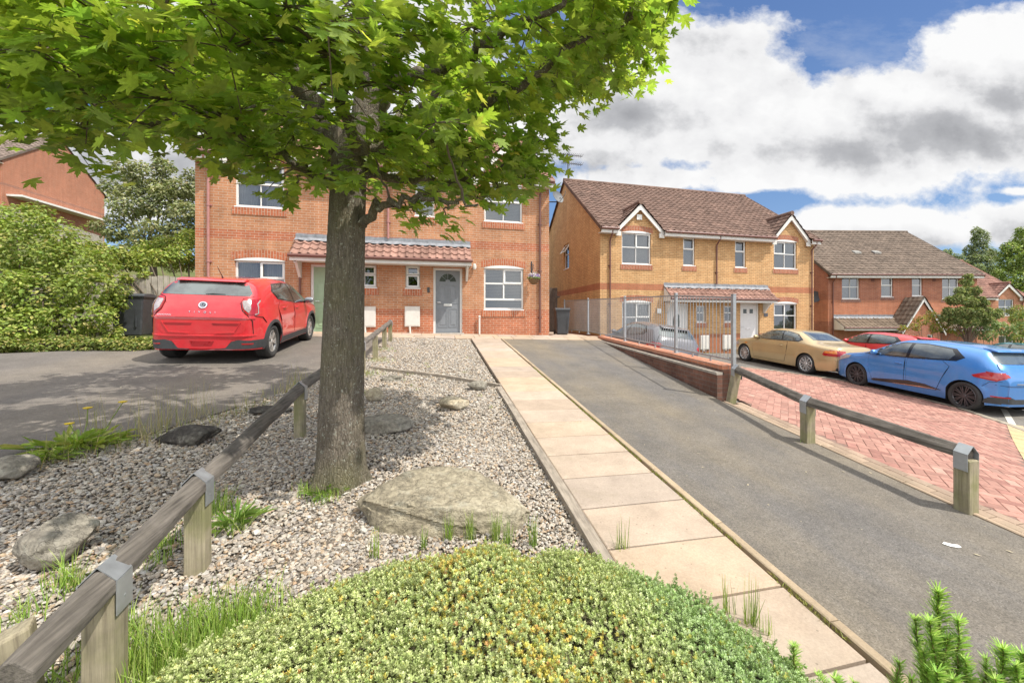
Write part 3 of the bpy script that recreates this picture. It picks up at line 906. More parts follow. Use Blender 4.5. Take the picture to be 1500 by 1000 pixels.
def roof(root, W, tbase, verge=.10, gabs=()):
    out = .36; zr = EAVE + SLOPE * HALF
    v = Vector((0, HALF + out, SLOPE * (HALF + out))); L = v.length
    r = tile_roof('roof', (-verge, -out, EAVE - SLOPE * out + .02), (1, 0, 0), v, W + 2 * verge, L, TILE, root, .30, .31, tbase, .032, clip=(lambda c: ~np.any([(np.abs(c[:, 0] - (a + b) / 2) < (b - a) / 2 + .12) & (c[:, 2] < 5.25 + (ap - 5.25) / ((b - a) / 2) * ((b - a) / 2 - np.abs(c[:, 0] - (a + b) / 2)) + .05) for a, b, ap in gabs], axis=0)) if gabs else None)
    v2 = Vector((0, -(HALF + out), SLOPE * (HALF + out)))
    tile_roof('rear_roof', (W + verge, 2 * HALF + out, EAVE - SLOPE * out + .02), (-1, 0, 0), v2, W + 2 * verge, L, TILE, root, .6, .6, tbase, .01)
    mb = MB(); n = int((W + .2) / .45)
    for k in range(n):
        a, c = lerp(-verge, W + verge, k / n), lerp(-verge, W + verge, (k + 1) / n)
        v_ = random.uniform(.8, 1.15); mb.col = tuple(q * v_ for q in tbase)
        mb.tube([(a + .004, HALF, zr + .0), (c - .004, HALF, zr + .0)], .115, 12)
    mb.build('ridge', TILE, r)
    for x0, x1 in ((-verge - .012, -verge + .02), (W + verge - .02, W + verge + .012)):
        mb = MB()
        for sgn in (0,):
            y0, y1 = (-out, HALF) if sgn == 0 else (2 * HALF + out, HALF)
            z0 = EAVE - SLOPE * out
            mb.hexa([(x0, y0, z0 - .13), (x1, y0, z0 - .13), (x1, y1, zr - .13), (x0, y1, zr - .13), (x0, y0, z0 + .05), (x1, y0, z0 + .05), (x1, y1, zr + .05), (x0, y1, zr + .05)])
        mb.col = tuple(q * .8 for q in tbase); mb.c = [mb.col] * len(mb.v)
        mb.build('verge', TILE, r)
    return r

def gablet(root, u0, u1, apex, wallm, tbase, zb=5.25):
    c = (u0 + u1) / 2; hw = (u1 - u0) / 2; sl = (apex - zb) / hw
    mb = MB()
    mb.face([(u0 + .12, -.003, EAVE - .3), (u1 - .12, -.003, EAVE - .3), (u1 - .12, -.003, zb + sl * .12), (c, -.003, apex), (u0 + .12, -.003, zb + sl * .12)],
            [(u0 + .12, EAVE - .3), (u1 - .12, EAVE - .3), (u1 - .12, zb + sl * .12), (c, apex), (u0 + .12, zb + sl * .12)])
    mb.build('gablet_wall', wallm, root)
    L = math.hypot(hw + .2, sl * (hw + .2)); dep_ = 2.0
    lo = zb - sl * .2
    o1 = tile_roof('gablet_roof', (u0 - .2, dep_, lo + .09), (0, -1, 0), (hw + .2, 0, sl * (hw + .2)), dep_ + .2, L, TILE, root, .30, .29, tbase, .022)
    tile_roof('gablet_roof', (u1 + .2, -.2, lo + .09), (0, 1, 0), (-(hw + .2), 0, sl * (hw + .2)), dep_ + .2, L, TILE, root, .30, .29, tbase, .022)
    mb = MB(); mb.col = tbase
    for k in range(5): mb.tube([(c, -.21 + k * .44, apex + .11), (c, .225 + k * .44, apex + .11)], .105, 12)
    mb.build('ridge', TILE, o1)
    mb = MB(); t = .17
    for s in (-1, 1):
        e = c + s * (hw + .16)
        ze = zb - sl * .16
        P = [(e, ze - t * .9), (c, apex - t * 1.25), (c, apex + .03), (e, ze + .04)]
        mb.prism(P, lambda p, q: (p, -.17, q), lambda p, q: (p, -.14, q))
        # box end
        mb.box(min(e, e - s * .24), max(e, e - s * .24), -.175, -.135, ze - t * .9 - .06, ze - .02)
    mb.prism([(c - .09, apex - .24), (c + .09, apex - .24), (c, apex - .02)], lambda p, q: (p, -.18, q), lambda p, q: (p, -.172, q))
    # soffit boards
    for s in (-1, 1):
        e = c + s * (hw + .16); ze = zb - sl * .16
        mb.face([(e, -.14, ze - .12), (c, -.14, apex - .1), (c, 0, apex - .1), (e, 0, ze - .12)])
    mb.build('bargeboard', WHITE_WOOD, root)

def eaves(root, spans, gutter_m=None):
    z0 = EAVE - SLOPE * .36
    mb = MB()
    for a, c in spans:
        mb.box(a, c, -.33, -.305, z0 - .20, z0 + .01); mb.box(a, c, -.305, .0, z0 - .19, z0 - .17)
    mb.build('fascia', WHITE_WOOD, root)
    mb = MB()
    for a, c in spans: mb.tube([(a, -.385, z0 - .02), (c, -.385, z0 - .02)], .055, 10)
    mb.build('gutter', gutter_m or BROWN, root, smooth=True)

def meter_box(root, u0, u1, z0, z1):
    mb = MB(); mb.box(u0, u1, -.05, .0, z0, z1); mb.box(u0 + .03, u1 - .03, -.058, -.049, z0 + .03, z1 - .03)
    mb.box(u1 - .08, u1 - .05, -.062, -.057, (z0 + z1) / 2 - .03, (z0 + z1) / 2 + .03)
    b = mb.build('meter_box', BOXW, root, bevel=.006, seg=1)
    mb = MB(); c = u0 + .15; mb.tube([(c, -.03, z0 + .01), (c + .02, -.035, -.05)], .03, 8)
    mb.build('gas_pipe', BOXW, b, smooth=True)

# ---------------------------------------------------------------- the orange brick pair in the middle
MORT = (.50, .42, .33)
RED1, RED2 = (.46, .155, .075), (.39, .125, .06)
def house_one():
    root = empty('semi_detached_house', (-6.53, 13.92, 1.17))
    tag(root, 'orange brick house pair with a grey front door and pink tiled canopy, behind the maple', 'house')
    m = brick_mat('orange_brick', (.50, .238, .122), (.43, .19, .092), MORT, [(-3, .80), (2.80, 3.06)], (RED1, RED2))
    sm = soldier_mat('red_soldier', RED1, RED2, MORT)
    tb = (.30, .165, .125)
    W = 10.37
    wins = [(.96, 2.25, .80, 2.19, '32'), (8.12, 9.46, .80, 2.19, '32'), (4.36, 4.78, 1.47, 2.17, '12s'), (5.64, 6.08, 1.47, 2.19, '12s'),
            (.97, 2.23, 3.75, 5.0, '22'), (8.13, 9.42, 3.75, 5.0, '22'), (3.85, 4.45, 3.78, 5.0, '12'), (5.92, 6.52, 3.78, 5.0, '12')]
    doors = [(2.92, 3.84, 2.14), (6.49, 7.41, 2.14)]
    shell(root, W, m, [w[:4] for w in wins] + [(a, c, -1.2, z) for a, c, z in doors])
    for k, (a, c, d, e, l) in enumerate(wins):
        fill = 'curtain' if k in (0, 4) else ('none' if k in (2, 3) else 'blind')
        window(root, a, c, d, e, l, (4,) if l == '32' else ((3,) if l == '22' else ((1,) if l == '12' else (0, 1))), fill)
        sill(root, a, c, d - .03, sm)
        if l in ('32', '22') and d < 3: arch(root, a, c, e, sm)
        if l == '22': arch(root, a, c, e, sm, infill=True)
    GREY = simple('grey_door_paint', (.20, .215, .235), .35, 0, .06)
    GREEN = simple('green_door_paint', (.30, .42, .27), .45, 0, .06)
    door(root, 2.92, 3.84, 2.14, GREEN, 'plain'); door(root, 6.49, 7.41, 2.14, GREY, 'fan')
    canopy(root, 2.54, 7.66, 2.87, 2.33, .62, (.29, .170, .135), (2.66, 7.55))
    roof(root, W, tb, gabs=((.75, 2.55, 6.2), (7.85, 9.7, 6.2)))
    gablet(root, .75, 2.55, 6.2, m, tb); gablet(root, 7.85, 9.7, 6.2, m, tb)
    eaves(root, [(-.08, .62), (2.68, 7.72), (9.83, W + .08)])
    pipe(root, .34, 5.05, .0, PINKPIPE); pipe(root, 5.13, 5.05, 3.0, PINKPIPE); pipe(root, 10.03, 5.05, 0, BROWN)
    mb = MB(); mb.tube([(2.66, -.56, 2.2), (2.66, -.06, 1.95), (2.66, -.06, 0)], .03, 8); mb.build('canopy_downpipe', BROWN, root, smooth=True)
    meter_box(root, 4.30, 4.76, .24, .87); meter_box(root, 5.62, 6.08, .25, .88)
    mb = MB(); mb.tube([(7.96, -.09, -.02), (7.96, -.09, .56)], .03, 10); mb.lathe([(.04, .54), (.045, .57), (.0, .6)], 10, 'z', (7.96, -.09, 0))
    mb.build('waste_pipe', BOXW, root, smooth=True)
    mb = MB(); mb.box(6.30, 6.38, -.03, 0, 1.33, 1.5); mb.build('doorbell', simple('bell_dark', (.06, .06, .06), .3), root, bevel=.01)
    mb = MB(); mb.lathe([(.0, 2.30), (.05, 2.28), (.06, 2.20), (.05, 2.12), (0, 2.10)], 12, 'z', (7.80, -.10, 0)); mb.box(7.77, 7.83, -.07, 0, 2.22, 2.26)
    mb.build('wall_light', BOXW, root, smooth=True)
    mb = MB()                                             # iron basket bracket
    mb.box(9.72, 9.76, -.012, 0, 1.95, 2.45); mb.tube([(9.74, -.02, 2.30), (9.74, -.16, 2.34), (9.74, -.30, 2.30), (9.74, -.33, 2.24)], .009, 6)
    mb.tube([(9.74, -.02, 2.05), (9.74, -.12, 2.16), (9.74, -.24, 2.31)], .008, 6)
    mb.build('basket_bracket', DARKMET, root)
    mb = MB(); mb.xf = Matrix.Translation((W + .26, -.22, 4.68)) @ Matrix.Rotation(R(28), 4, 'Z') @ Matrix.Rotation(R(68), 4, 'X')
    mb.lathe([(0, -.05), (.10, -.042), (.19, -.020), (.235, .004), (.24, -.004), (.19, -.032), (.10, -.055), (0, -.064)], 24)
    mb.tube([(0, -.20, 0), (0, -.12, .3), (0, -.02, .36)], .012, 6)
    d = mb.build('satellite_dish', simple('dish_grey', (.13, .135, .14), .6), root, smooth=True)
    mb = MB(); mb.tube([(W, .05, 4.55), (W + .25, 0, 4.55), (W + .36, -.16, 4.66)], .02, 8); mb.build('dish_arm', DARKMET, d)
    return root
house_one()

# hanging basket: a thing of its own
def hanging_basket():
    c = Vector((-6.53 + 9.74, 13.92 - .33, 1.17 + 1.83))
    root = empty('hanging_basket', c)
    tag(root, 'hanging basket of purple and white flowers beside the ground floor window', 'hanging basket')
    mb = MB(); mb.lathe([(.02, -.20), (.10, -.17), (.165, -.08), (.19, .0)], 16); mb.build('basket', simple('coir_liner', (.20, .12, .06), .95, 0, .3, 30, .5), root, smooth=True)
    mb = MB()
    for k in range(3):
        t = k * 2.094; mb.tube([(.18 * math.cos(t), .18 * math.sin(t), 0), (0, 0, .40)], .004, 5)
    mb.build('chain', DARKMET, root)
    rng = np.random.default_rng(3)
    for nm, cols, n, sz in (('flowers', [(.32, .22, .52), (.62, .58, .66), (.40, .30, .60), (.65, .62, .6)], 150, .034), ('foliage', [(.10, .16, .04), (.16, .22, .06), (.30, .28, .08)], 170, .035)):
        mb = MB()
        for k in range(n):
            d = Vector(rng.normal(0, 1, 3)).normalized(); r = rng.uniform(.14, .235)
            if nm == 'foliage': d.z = -abs(d.z) * .5 + .2
            p = Vector((d.x * r, d.y * r, .05 + abs(d.z) * r * .75 if nm == 'flowers' else d.z * r)); mb.col = cols[rng.integers(len(cols))]
            u = d.orthogonal().normalized(); v = d.cross(u)
            mb.face([tuple(p + (u * math.cos(t) + v * math.sin(t)) * sz * (1 if q % 2 else .6) + d * rng.uniform(0, .01)) for q, t in enumerate(np.arange(8) * .785)])
        mb.build(nm, leaf_mat('basket_' + nm, .25), root)
hanging_basket()

# ---------------------------------------------------------------- yellow brick pair
def house_two():
    root = empty('semi_detached_house', (6.67, 16.2, .25))
    tag(root, 'yellow brick house pair with white gablets and brown tiled roof beyond the railings', 'house')
    m = brick_mat('buff_brick', (.64, .40, .195), (.54, .31, .138), (.29, .185, .10), [(-3, .72), (2.62, 2.90)], ((.45, .17, .09), (.39, .145, .075)), .14, .008)
    sm = soldier_mat('red_soldier_two', (.40, .145, .075), (.34, .115, .06), MORT)
    tb = (.165, .105, .082); W = 11.15
    wins = [(.99, 2.36, 3.73, 5.06, '22', (3,)), (3.94, 4.54, 3.75, 5.0, '12', (1,)), (6.64, 7.23, 3.75, 5.0, '12', (1,)), (8.80, 10.14, 3.77, 5.06, '22', (2,)),
            (1.0, 2.36, .74, 2.1, 'g', (3,)), (4.63, 5.08, 1.24, 1.98, '12s', ()), (6.08, 6.52, 1.24, 1.98, '12s', ()), (8.80, 10.14, .86, 2.12, '22', (2,))]
    doors = [(3.12, 4.22, 2.08), (6.92, 7.98, 2.12)]
    shell(root, W, m, [w[:4] for w in wins] + [(a, c, -1.2, z) for a, c, z in doors], (4.15, 5.05, 4.0, 5.30))
    for k, (a, c, d, e, l, op) in enumerate(wins):
        window(root, a, c, d, e, l, op, 'blind' if l != '12s' else 'none'); sill(root, a, c, d - .03, sm)
        if l in ('22', 'g'): arch(root, a, c, e, sm)
    gx = Matrix.Rotation(R(-90), 4, 'Z')
    window(root, -5.05, -4.15, 4.0, 5.30, '12', (), 'none', xf=gx, ajar=1)
    WD = simple('white_door', (.66, .65, .64), .35, 0, .05)
    door(root, 3.12, 4.22, 2.08, WD, 'oval'); door(root, 6.92, 7.98, 2.12, WD, 'two')
    canopy(root, 2.98, 8.45, 2.80, 2.28, .62, (.29, .17, .135), (8.2, 3.1))
    roof(root, W, tb, gabs=((.80, 2.75, 6.24), (8.72, 10.62, 6.28)))
    gablet(root, .80, 2.75, 6.24, m, tb); gablet(root, 8.72, 10.62, 6.28, m, tb)
    eaves(root, [(-.08, .70), (2.86, 8.62), (10.72, W + .08)])
    pipe(root, .43, 5.05, -.1, BROWN); pipe(root, 5.62, 5.05, 2.95, BROWN); pipe(root, 10.98, 5.05, -.1, BROWN)
    meter_box(root, 4.80, 5.26, .02, .66); meter_box(root, 5.95, 6.4, .02, .66)
    mb = MB(); mb.box(1.66, 1.90, -.07, -.003, 5.62, 5.84); mb.box(1.72, 1.84, -.08, -.069, 5.68, 5.78); mb.build('alarm_box', UPVC, root, bevel=.015)
    mb = MB(); mb.box(2.62, 2.84, -.08, 0, 1.62, 1.84); mb.build('wall_lamp', UPVC, root, bevel=.03)
    mb = MB(); mb.box(8.22, 8.44, -.02, 0, 1.5, 1.66); mb.build('house_plaque', simple('plaque_slate', (.08, .08, .09), .5), root, bevel=.004)
    zr = EAVE + SLOPE * HALF
    mb = MB(); mb.tube([(.15, HALF, zr), (.15, HALF, zr + 1.45)], .03, 6)
    for zz, L in ((zr + 1.4, 1.0), (zr + .95, 1.0)):
        mb.tube([(-.15, HALF, zz), (L, HALF + .1, zz)], .02, 5)
        for k in range(11):
            x = -.1 + k * .105; mb.tube([(x, HALF - .22, zz), (x, HALF + .28, zz), (x, HALF + .281, zz + .14)], .011, 4); 
        mb.tube([(.22, HALF, zz - .2), (.22, HALF, zz + .2)], .012, 4)
    mb.build('television_aerial', simple('aerial', (.10, .10, .11), .5, .4), root)
    return root
house_two()

# ---------------------------------------------------------------- red brick house with dark roof on the right
def small_porch(root, c, m, tb, zb=2.0, apex=3.75, hw=1.12, out=1.1):
    mb = MB(); mb.holed(c - hw + .1, c + hw - .1, -1.2, zb, [(c - .62, c - .3, .9, 1.65), (c + .3, c + .62, .9, 1.65)], -out, -out + .2, back=False, rim=False)
    sl = (apex - zb) / hw
    mb.face([(c - hw + .1, -out, zb), (c + hw - .1, -out, zb), (c, -out, apex - sl * .1)], [(c - hw + .1, zb), (c + hw - .1, zb), (c, apex - .1)])
    for s in (-1, 1):
        x = c + s * (hw - .1); mb.face([(x, -out, -1.2), (x, 0, -1.2), (x, 0, zb), (x, -out, zb)], [(0, -1.2), (out, -1.2), (out, zb), (0, zb)])
    w = mb.build('porch_wall', m, root)
    for s in (-.46, .46):
        window(root, c + s - .16, c + s + .16, .9, 1.65, '12s', (), 'none', y=-out + .05)
    L = math.hypot(hw + .2, sl * (hw + .2)); lo = zb - sl * .2
    o1 = tile_roof('porch_roof', (c - hw - .2, .0, lo + .06), (0, -1, 0), (hw + .2, 0, sl * (hw + .2)), out + .15, L, TILE, root, .3, .3, tb, .024)
    tile_roof('porch_roof', (c + hw + .2, -out - .15, lo + .06), (0, 1, 0), (-(hw + .2), 0, sl * (hw + .2)), out + .15, L, TILE, root, .3, .3, tb, .024)
    mb = MB(); t = .15
    for s in (-1, 1):
        e = c + s * (hw + .16); ze = zb - sl * .16
        mb.prism([(e, ze - t), (c, apex - t * 1.4), (c, apex + .02), (e, ze + .03)], lambda p, q: (p, -out - .12, q), lambda p, q: (p, -out - .09, q))
    mb.build('bargeboard', WHITE_WOOD, root)

def house_three():
    o = dep(1213, 465, 24.6)
    root = empty('terraced_house', (o.x, o.y, -.92), R(-13.2))
    tag(root, 'red brick house with dark roof and steep gabled porch beyond the parked cars', 'house')
    m = brick_mat('red_brick', (.40, .15, .085), (.32, .11, .065), (.36, .29, .23), [(2.4, 3.65)], ((.52, .20, .105), (.46, .165, .085)), .2)
    sm = soldier_mat('dark_soldier', (.22, .09, .07), (.18, .075, .06), MORT)
    tb = (.155, .118, .092); W = 9.1
    wins = [(.84, 1.9, 3.72, 5.02, '22', ()), (3.22, 3.95, 3.85, 5.0, '12', (1,)), (5.1, 5.75, 3.9, 5.0, '12', ()), (6.95, 8.0, 3.72, 5.02, '22', ())]
    shell(root, W, m, [w[:4] for w in wins])
    for a, c, d, e, l, op in wins:
        window(root, a, c, d, e, l, op, 'blind'); sill(root, a, c, d - .03, sm, .16)
    r = roof(root, W, tb); eaves(root, [(-.08, W + .08)])
    mb = MB(); mb.col = (.3, .29, .27)
    for u, y in ((3.05, 2.0), (4.35, 2.0)):
        z = EAVE + SLOPE * y + .06; mb.hexa([(u, y - .22, z - .15), (u + .42, y - .22, z - .15), (u + .42, y + .1, z + .06), (u, y + .1, z + .06), (u, y - .22, z - .04), (u + .42, y - .22, z - .04), (u + .42, y + .1, z + .10), (u, y + .1, z + .10)])
    mb.build('vent_tile', TILE, r)
    pipe(root, .26, 5.05, -.2, BROWN)
    # lean-to canopy then the gabled porch
    canopy(root, .30, 4.0, 2.62, 2.05, .95, (.20, .155, .115))
    canopy(root, 5.4, 9.0, 2.62, 2.05, .95, (.20, .155, .115))
    small_porch(root, 4.68, m, (.17, .13, .10))
    mb = MB()
    for u, z in ((2.6, 4.75), (6.35, 4.78)): mb.box(u, u + .2, -.012, 0, z, z + .2)
    mb.build('air_brick', simple('air_brick', (.15, .06, .045), .8), root)
    mb = MB(); mb.xf = Matrix.Translation((-.22, .9, 3.9)) @ Matrix.Rotation(R(-30), 4, 'Z') @ Matrix.Rotation(R(75), 4, 'X')
    mb.lathe([(0, -.05), (.12, -.042), (.26, -.015), (.36, .012), (.365, .004), (.26, -.027), (.12, -.055), (0, -.064)], 24)
    mb.build('satellite_dish', DARKMET, root, smooth=True)
house_three()

def house_four():
    o = dep(1474, 465, 33.)
    a = R(-12); W = 11.
    ox, oy = o.x - 9.45 * math.cos(a), o.y - 9.45 * math.sin(a)
    root = empty('terraced_house', (ox, oy, -1.85), a)
    tag(root, 'distant orange brick house with red-brown roof and one gablet behind the clipped pine', 'house')
    m = brick_mat('orange_brick_far', (.48, .20, .11), (.40, .155, .08), MORT, [(2.5, 2.8)], (RED1, RED2), .15)
    tb = (.25, .135, .105)
    wins = [(6.9, 7.6, 3.75, 4.95, '12', ()), (8.8, 10.1, 3.7, 5.0, '22', ()), (8.8, 10.1, .8, 2.1, '22', ())]
    shell(root, W, m, [w[:4] for w in wins])
    for q in wins: window(root, *q[:5], (), 'blind')
    roof(root, W, tb, gabs=((8.5, 10.5, 6.2),)); gablet(root, 8.5, 10.5, 6.2, m, tb); eaves(root, [(-.08, 8.4), (10.6, W + .08)])
    pipe(root, 10.75, 5.05, 0, BROWN)
house_four()

def house_five():
    root = empty('detached_house', (-40.6, 39.0, 7.8))
    tag(root, 'orange brick house showing a plain gable end at far left above a board fence', 'house')
    m = brick_mat('orange_brick_left', (.43, .145, .075), (.37, .12, .06), MORT, [(3.45, 3.62)], ((.30, .11, .07), (.26, .095, .06)), .12)
    W = 10.6
    wins = [(8.3, 9.6, 3.7, 5.0, '22', ())]
    shell(root, W, m, [w[:4] for w in wins]); window(root, *wins[0][:5], (), 'blind')
    roof(root, W, (.19, .145, .12)); eaves(root, [(-.08, W + .08)])
    mb = MB(); mb.box(W, W + .9, .3, 8.8, 2.72, 2.86); mb.build('lean_to_roof', WHITE_WOOD, root)
house_five()
# ================================================================ cars (x forward, y left, z up)
def paint(name, col, metal=.25, rough=.32):
    t = NT(name); o = t.obj()
    c = t.mix(1., col, t.rng(t.noise(2.5, o, 4), .3, .7, .94, 1.06), 'MULTIPLY')
    dust = t.math('MULTIPLY', t.rng(t.noise(6, o, 6), .4, .75, 0, 1), .06)
    c = t.mix(dust, c, (.4, .36, .3))
    return t.done(t.bsdf(c, rough, metal, None, .5, 1.))
def car_glass(name, tint=(.045, .055, .05)):
    t = NT(name); o = t.obj()
    c = t.mix(t.rng(t.noise(2.2, o, 3), .42, .6), tint, tuple(q * 2.6 for q in tint))
    b = t.bsdf(c, .25)
    g = t.n('ShaderNodeBsdfGlossy'); g.inputs['Roughness'].default_value = .015; t.set(g.inputs[0], (.95, .98, 1))
    f = t.n('ShaderNodeFresnel'); f.inputs[0].default_value = 1.5
    mx = t.n('ShaderNodeMixShader'); t.t.links.new(t.math('ADD', t.math('MULTIPLY', f.outputs[0], 1.2), .05, clamp=True), mx.inputs[0])
    t.t.links.new(b, mx.inputs[1]); t.t.links.new(g.outputs[0], mx.inputs[2])
    return t.done(mx.outputs[0])
CGLASS = car_glass('car_glass', (.035, .042, .04))
BLACKG = simple('gloss_black', (.012, .012, .013), .15, 0, .05, coat=.5)
PLAST = simple('black_plastic', (.045, .047, .05), .6, 0, .2, 20, .1, 200)
GAPM = simple('panel_gap', (.008, .008, .008), .9)
TYRE = simple('tyre_rubber', (.035, .034, .033), .85, 0, .25, 14, .3, 90)
CHROME = simple('chrome', (.75, .76, .78), .12, .95, .03)
LAMPR = simple('red_lens', (.38, .012, .015), .12, 0, .12, 30, coat=1.)
LAMPW = simple('clear_lens', (.42, .37, .38), .2, .2, .3, 40, coat=.6)
LAMPA = simple('amber_lens', (.70, .22, .03), .15, 0, .1, 30, coat=1.)
UNDER = simple('underbody', (.015, .015, .015), .9)

class Car:
    def __init__(s, name, top, W, wb, R_, belt=.95, tum=.30, base=.19, plan=6., p=6., rarch=None, zshould=.62, rear_up=.0):
        T = np.array(top, float)
        # rounded profile: dense resample and light smoothing along the arc
        d = np.r_[0, np.cumsum(np.hypot(*np.diff(T, axis=0).T))]
        q = np.linspace(0, d[-1], 700); X = np.interp(q, d, T[:, 0]); Z = np.interp(q, d, T[:, 1])
        k = np.hanning(31); k /= k.sum()
        Xp = np.pad(X, 15, 'edge'); Zp = np.pad(Z, 15, 'edge')
        s.X = np.maximum.accumulate(np.convolve(Xp, k, 'valid') + np.arange(len(X)) * 1e-6); s.Z = np.convolve(Zp, k, 'valid')
        s.x0, s.x1 = s.X[0], s.X[-1]; s.W = W; s.wb = wb; s.R = R_; s.belt = belt; s.tum = tum; s.base = base; s.pl = plan; s.p = p
        s.ra = rarch or R_ * 1.16; s.zs = zshould; s.rear_up = rear_up
        s.name = name
    def zt(s, x): return np.interp(x, s.X, s.Z)
    def zb0(s, x):
        return s.base + s.rear_up * sstep(.55, 0, x - s.x0) + .03 * sstep(.5, 0, s.x1 - x)
    def zb(s, x):
        b = s.zb0(x)
        for xw in (-s.wb / 2, s.wb / 2):
            q = s.ra ** 2 - (x - xw) ** 2
            b = np.where(q > 0, np.maximum(b, s.R + np.sqrt(np.maximum(q, 0)) * 1.0), b)
        return np.minimum(b, s.zt(x) - .02)
    def wl(s, x, z):
        xm = (s.x0 + s.x1) / 2; hl = (s.x1 - s.x0) / 2
        e = np.clip(np.abs(x - xm) / (hl * 1.012), 0, .995)
        P = (1 - e ** s.pl) ** (1 / s.pl)
        P = np.maximum(P, .70)
        w = s.W / 2 * P
        w = w * (1 - .06 * np.clip((.55 - z) / .4, 0, 1) ** 2) - .018 * np.clip((z - .70) / .3, 0, 1) ** 2
        w = w + .009 * np.exp(-((z - .80) / .09) ** 2)          # shoulder crease
        w = w - s.tum * np.clip(z - s.belt, 0, None)
        for xw in (-s.wb / 2, s.wb / 2):                          # flared arches
            r = np.hypot(x - xw, z - s.R); w = w + .022 * np.exp(-((r - s.ra) / .09) ** 2) * (z < s.belt)
        return w
    def zk(s, x): return np.minimum(s.zs, s.zt(x) - .16)
    def w(s, x, z):
        zt, zk = s.zt(x), s.zk(x)
        t = np.clip((z - zk) / np.maximum(zt - zk, 1e-4), 0, 1)
        return s.wl(x, z) * (1 - t ** s.p) ** (1 / s.p)
    def inside(s, x, y, z):
        return (x >= s.x0) & (x <= s.x1) & (z <= s.zt(x)) & (np.abs(y) <= s.w(x, z))
    def side_y(s, x, z): return s.w(x, np.minimum(z, s.zt(x) - .004))
    def end_x(s, y, z, rear=True):
        y, z = np.asarray(y, float), np.asarray(z, float)
        a = np.full(y.shape, s.x0 - .02 if rear else s.x1 + .02); st = .01 if rear else -.01
        hit = np.zeros(y.shape, bool)
        for _ in range(240):
            ins = s.inside(a, y, z) & ~hit; hit |= ins
            if hit.all(): break
            a = np.where(hit, a, a + st)
        lo, hi = a - st, a.copy()
        for _ in range(16):
            m = (lo + hi) / 2; ins = s.inside(m, y, z); hi = np.where(ins, m, hi); lo = np.where(ins, lo, m)
        return hi
    def body(s, mat, root):
        xs = np.unique(np.r_[np.linspace(s.x0, s.x0 + .5, 45), np.linspace(s.x0 + .5, s.x1 - .4, 90), np.linspace(s.x1 - .4, s.x1, 34),
                             *[np.linspace(xw - s.ra, xw + s.ra, 40) for xw in (-s.wb / 2, s.wb / 2)]])
        nl, nu = 12, 22
        rings = []
        for x in xs:
            zt, zb, zk = float(s.zt(x)), float(s.zb(x)), float(s.zk(x))
            pts = []
            if zb < zk - .01:
                zz = np.linspace(zb, zk, nl)
            else:
                zz = np.full(nl, zb)
            for z in zz: pts.append((float(s.w(x, z)), z))
            z0 = max(zk, zb)
            t0 = ((z0 - zk) / (zt - zk)) if zt > zk else 0
            a0 = math.asin(min(1, max(0, t0)) ** (s.p / 2))
            for a in np.linspace(a0, math.pi / 2, nu + 1)[1:]:
                sz = math.sin(a) ** (2 / s.p); z = zk + (zt - zk) * sz
                y = float(s.wl(x, z)) * max(0., math.cos(a)) ** (2 / s.p) if a < math.pi / 2 - 1e-6 else 0.
                pts.append((y, z))
            # flatten the roof: extra rows between the last corner and the centre
            rings.append(pts)
        n = len(rings[0]); V = []
        for x, pts in zip(xs, rings):
            yl, zl = pts[-2]; zc = pts[-1][1]
            full = pts[:-1] + [(yl * (1 - k / 6), zc - (zc - zl) * (1 - k / 6) ** 2.5) for k in range(1, 7)]
            V.append([(x, y, z) for y, z in full] + [(x, -y, z) for y, z in full[-2::-1]])
        m = len(V[0]); V = np.array(V)
        ns = len(xs); idx = np.arange(ns * m).reshape(ns, m)
        a = idx[:-1, :-1].ravel(); b = idx[:-1, 1:].ravel(); c = idx[1:, 1:].ravel(); d = idx[1:, :-1].ravel()
        F = np.stack([a, d, c, b], 1)
        und = np.stack([idx[:-1, 0], idx[:-1, -1], idx[1:, -1], idx[1:, 0]], 1)
        fm = np.r_[np.zeros(len(F)), np.ones(len(und))]
        F = np.concatenate([F, und])
        for e, r in ((0, False), (ns - 1, True)):
            q = idx[e]; cp = np.stack([q[:m // 2], q[1:m // 2 + 1], q[::-1][1:m // 2 + 1], q[::-1][:m // 2]], 1)
            F = np.concatenate([F, cp if not r else cp[:, ::-1]]); fm = np.r_[fm, np.zeros(len(cp))]
        o = np_mesh('body', V.reshape(-1, 3), F, [mat, UNDER], root, smooth=True, fm=fm)
        o.data.set_sharp_from_angle(angle=R(48))
        return o
    # overlays lying on the body surface
    def over(s, mode, poly, off=.004, step=.06):
        vo, fo = cdt(poly, (), step)
        A = np.array([[v[0], v[1]] for v in vo])
        ar = sum((vo[f[1]] - vo[f[0]]).cross(vo[f[2]] - vo[f[0]]) for f in fo)
        fo = [list(f) if ar > 0 else list(f)[::-1] for f in fo]
        if mode in ('L', 'R'):
            y = s.side_y(A[:, 0], A[:, 1]) + off
            sg = 1 if mode == 'L' else -1
            P = np.stack([A[:, 0], sg * y, A[:, 1]], 1); P2 = P.copy(); P2[:, 1] -= sg * (off + .012)
            flip = mode == 'L'
        else:
            x = s.end_x(A[:, 0], A[:, 1], mode == 'rear')
            sg = -1 if mode == 'rear' else 1
            # push outwards along an estimated normal
            e = .01
            dz = (s.end_x(A[:, 0], A[:, 1] + e, mode == 'rear') - s.end_x(A[:, 0], A[:, 1] - e, mode == 'rear')) / (2 * e)
            dz = np.clip(dz, -3, 3)
            nl = np.sqrt(1 + dz ** 2)
            P = np.stack([x + sg * off / nl, A[:, 0], A[:, 1] - sg * dz * off / nl], 1)
            P2 = P.copy(); P2[:, 0] -= sg * (off * nl + .012); flip = mode == 'rear'
        n = len(P); V = np.concatenate([P, P2]); F = []
        cnt = {(f[i], f[(i + 1) % 3]) for f in fo for i in range(3)}
        T = [f if not flip else f[::-1] for f in fo]
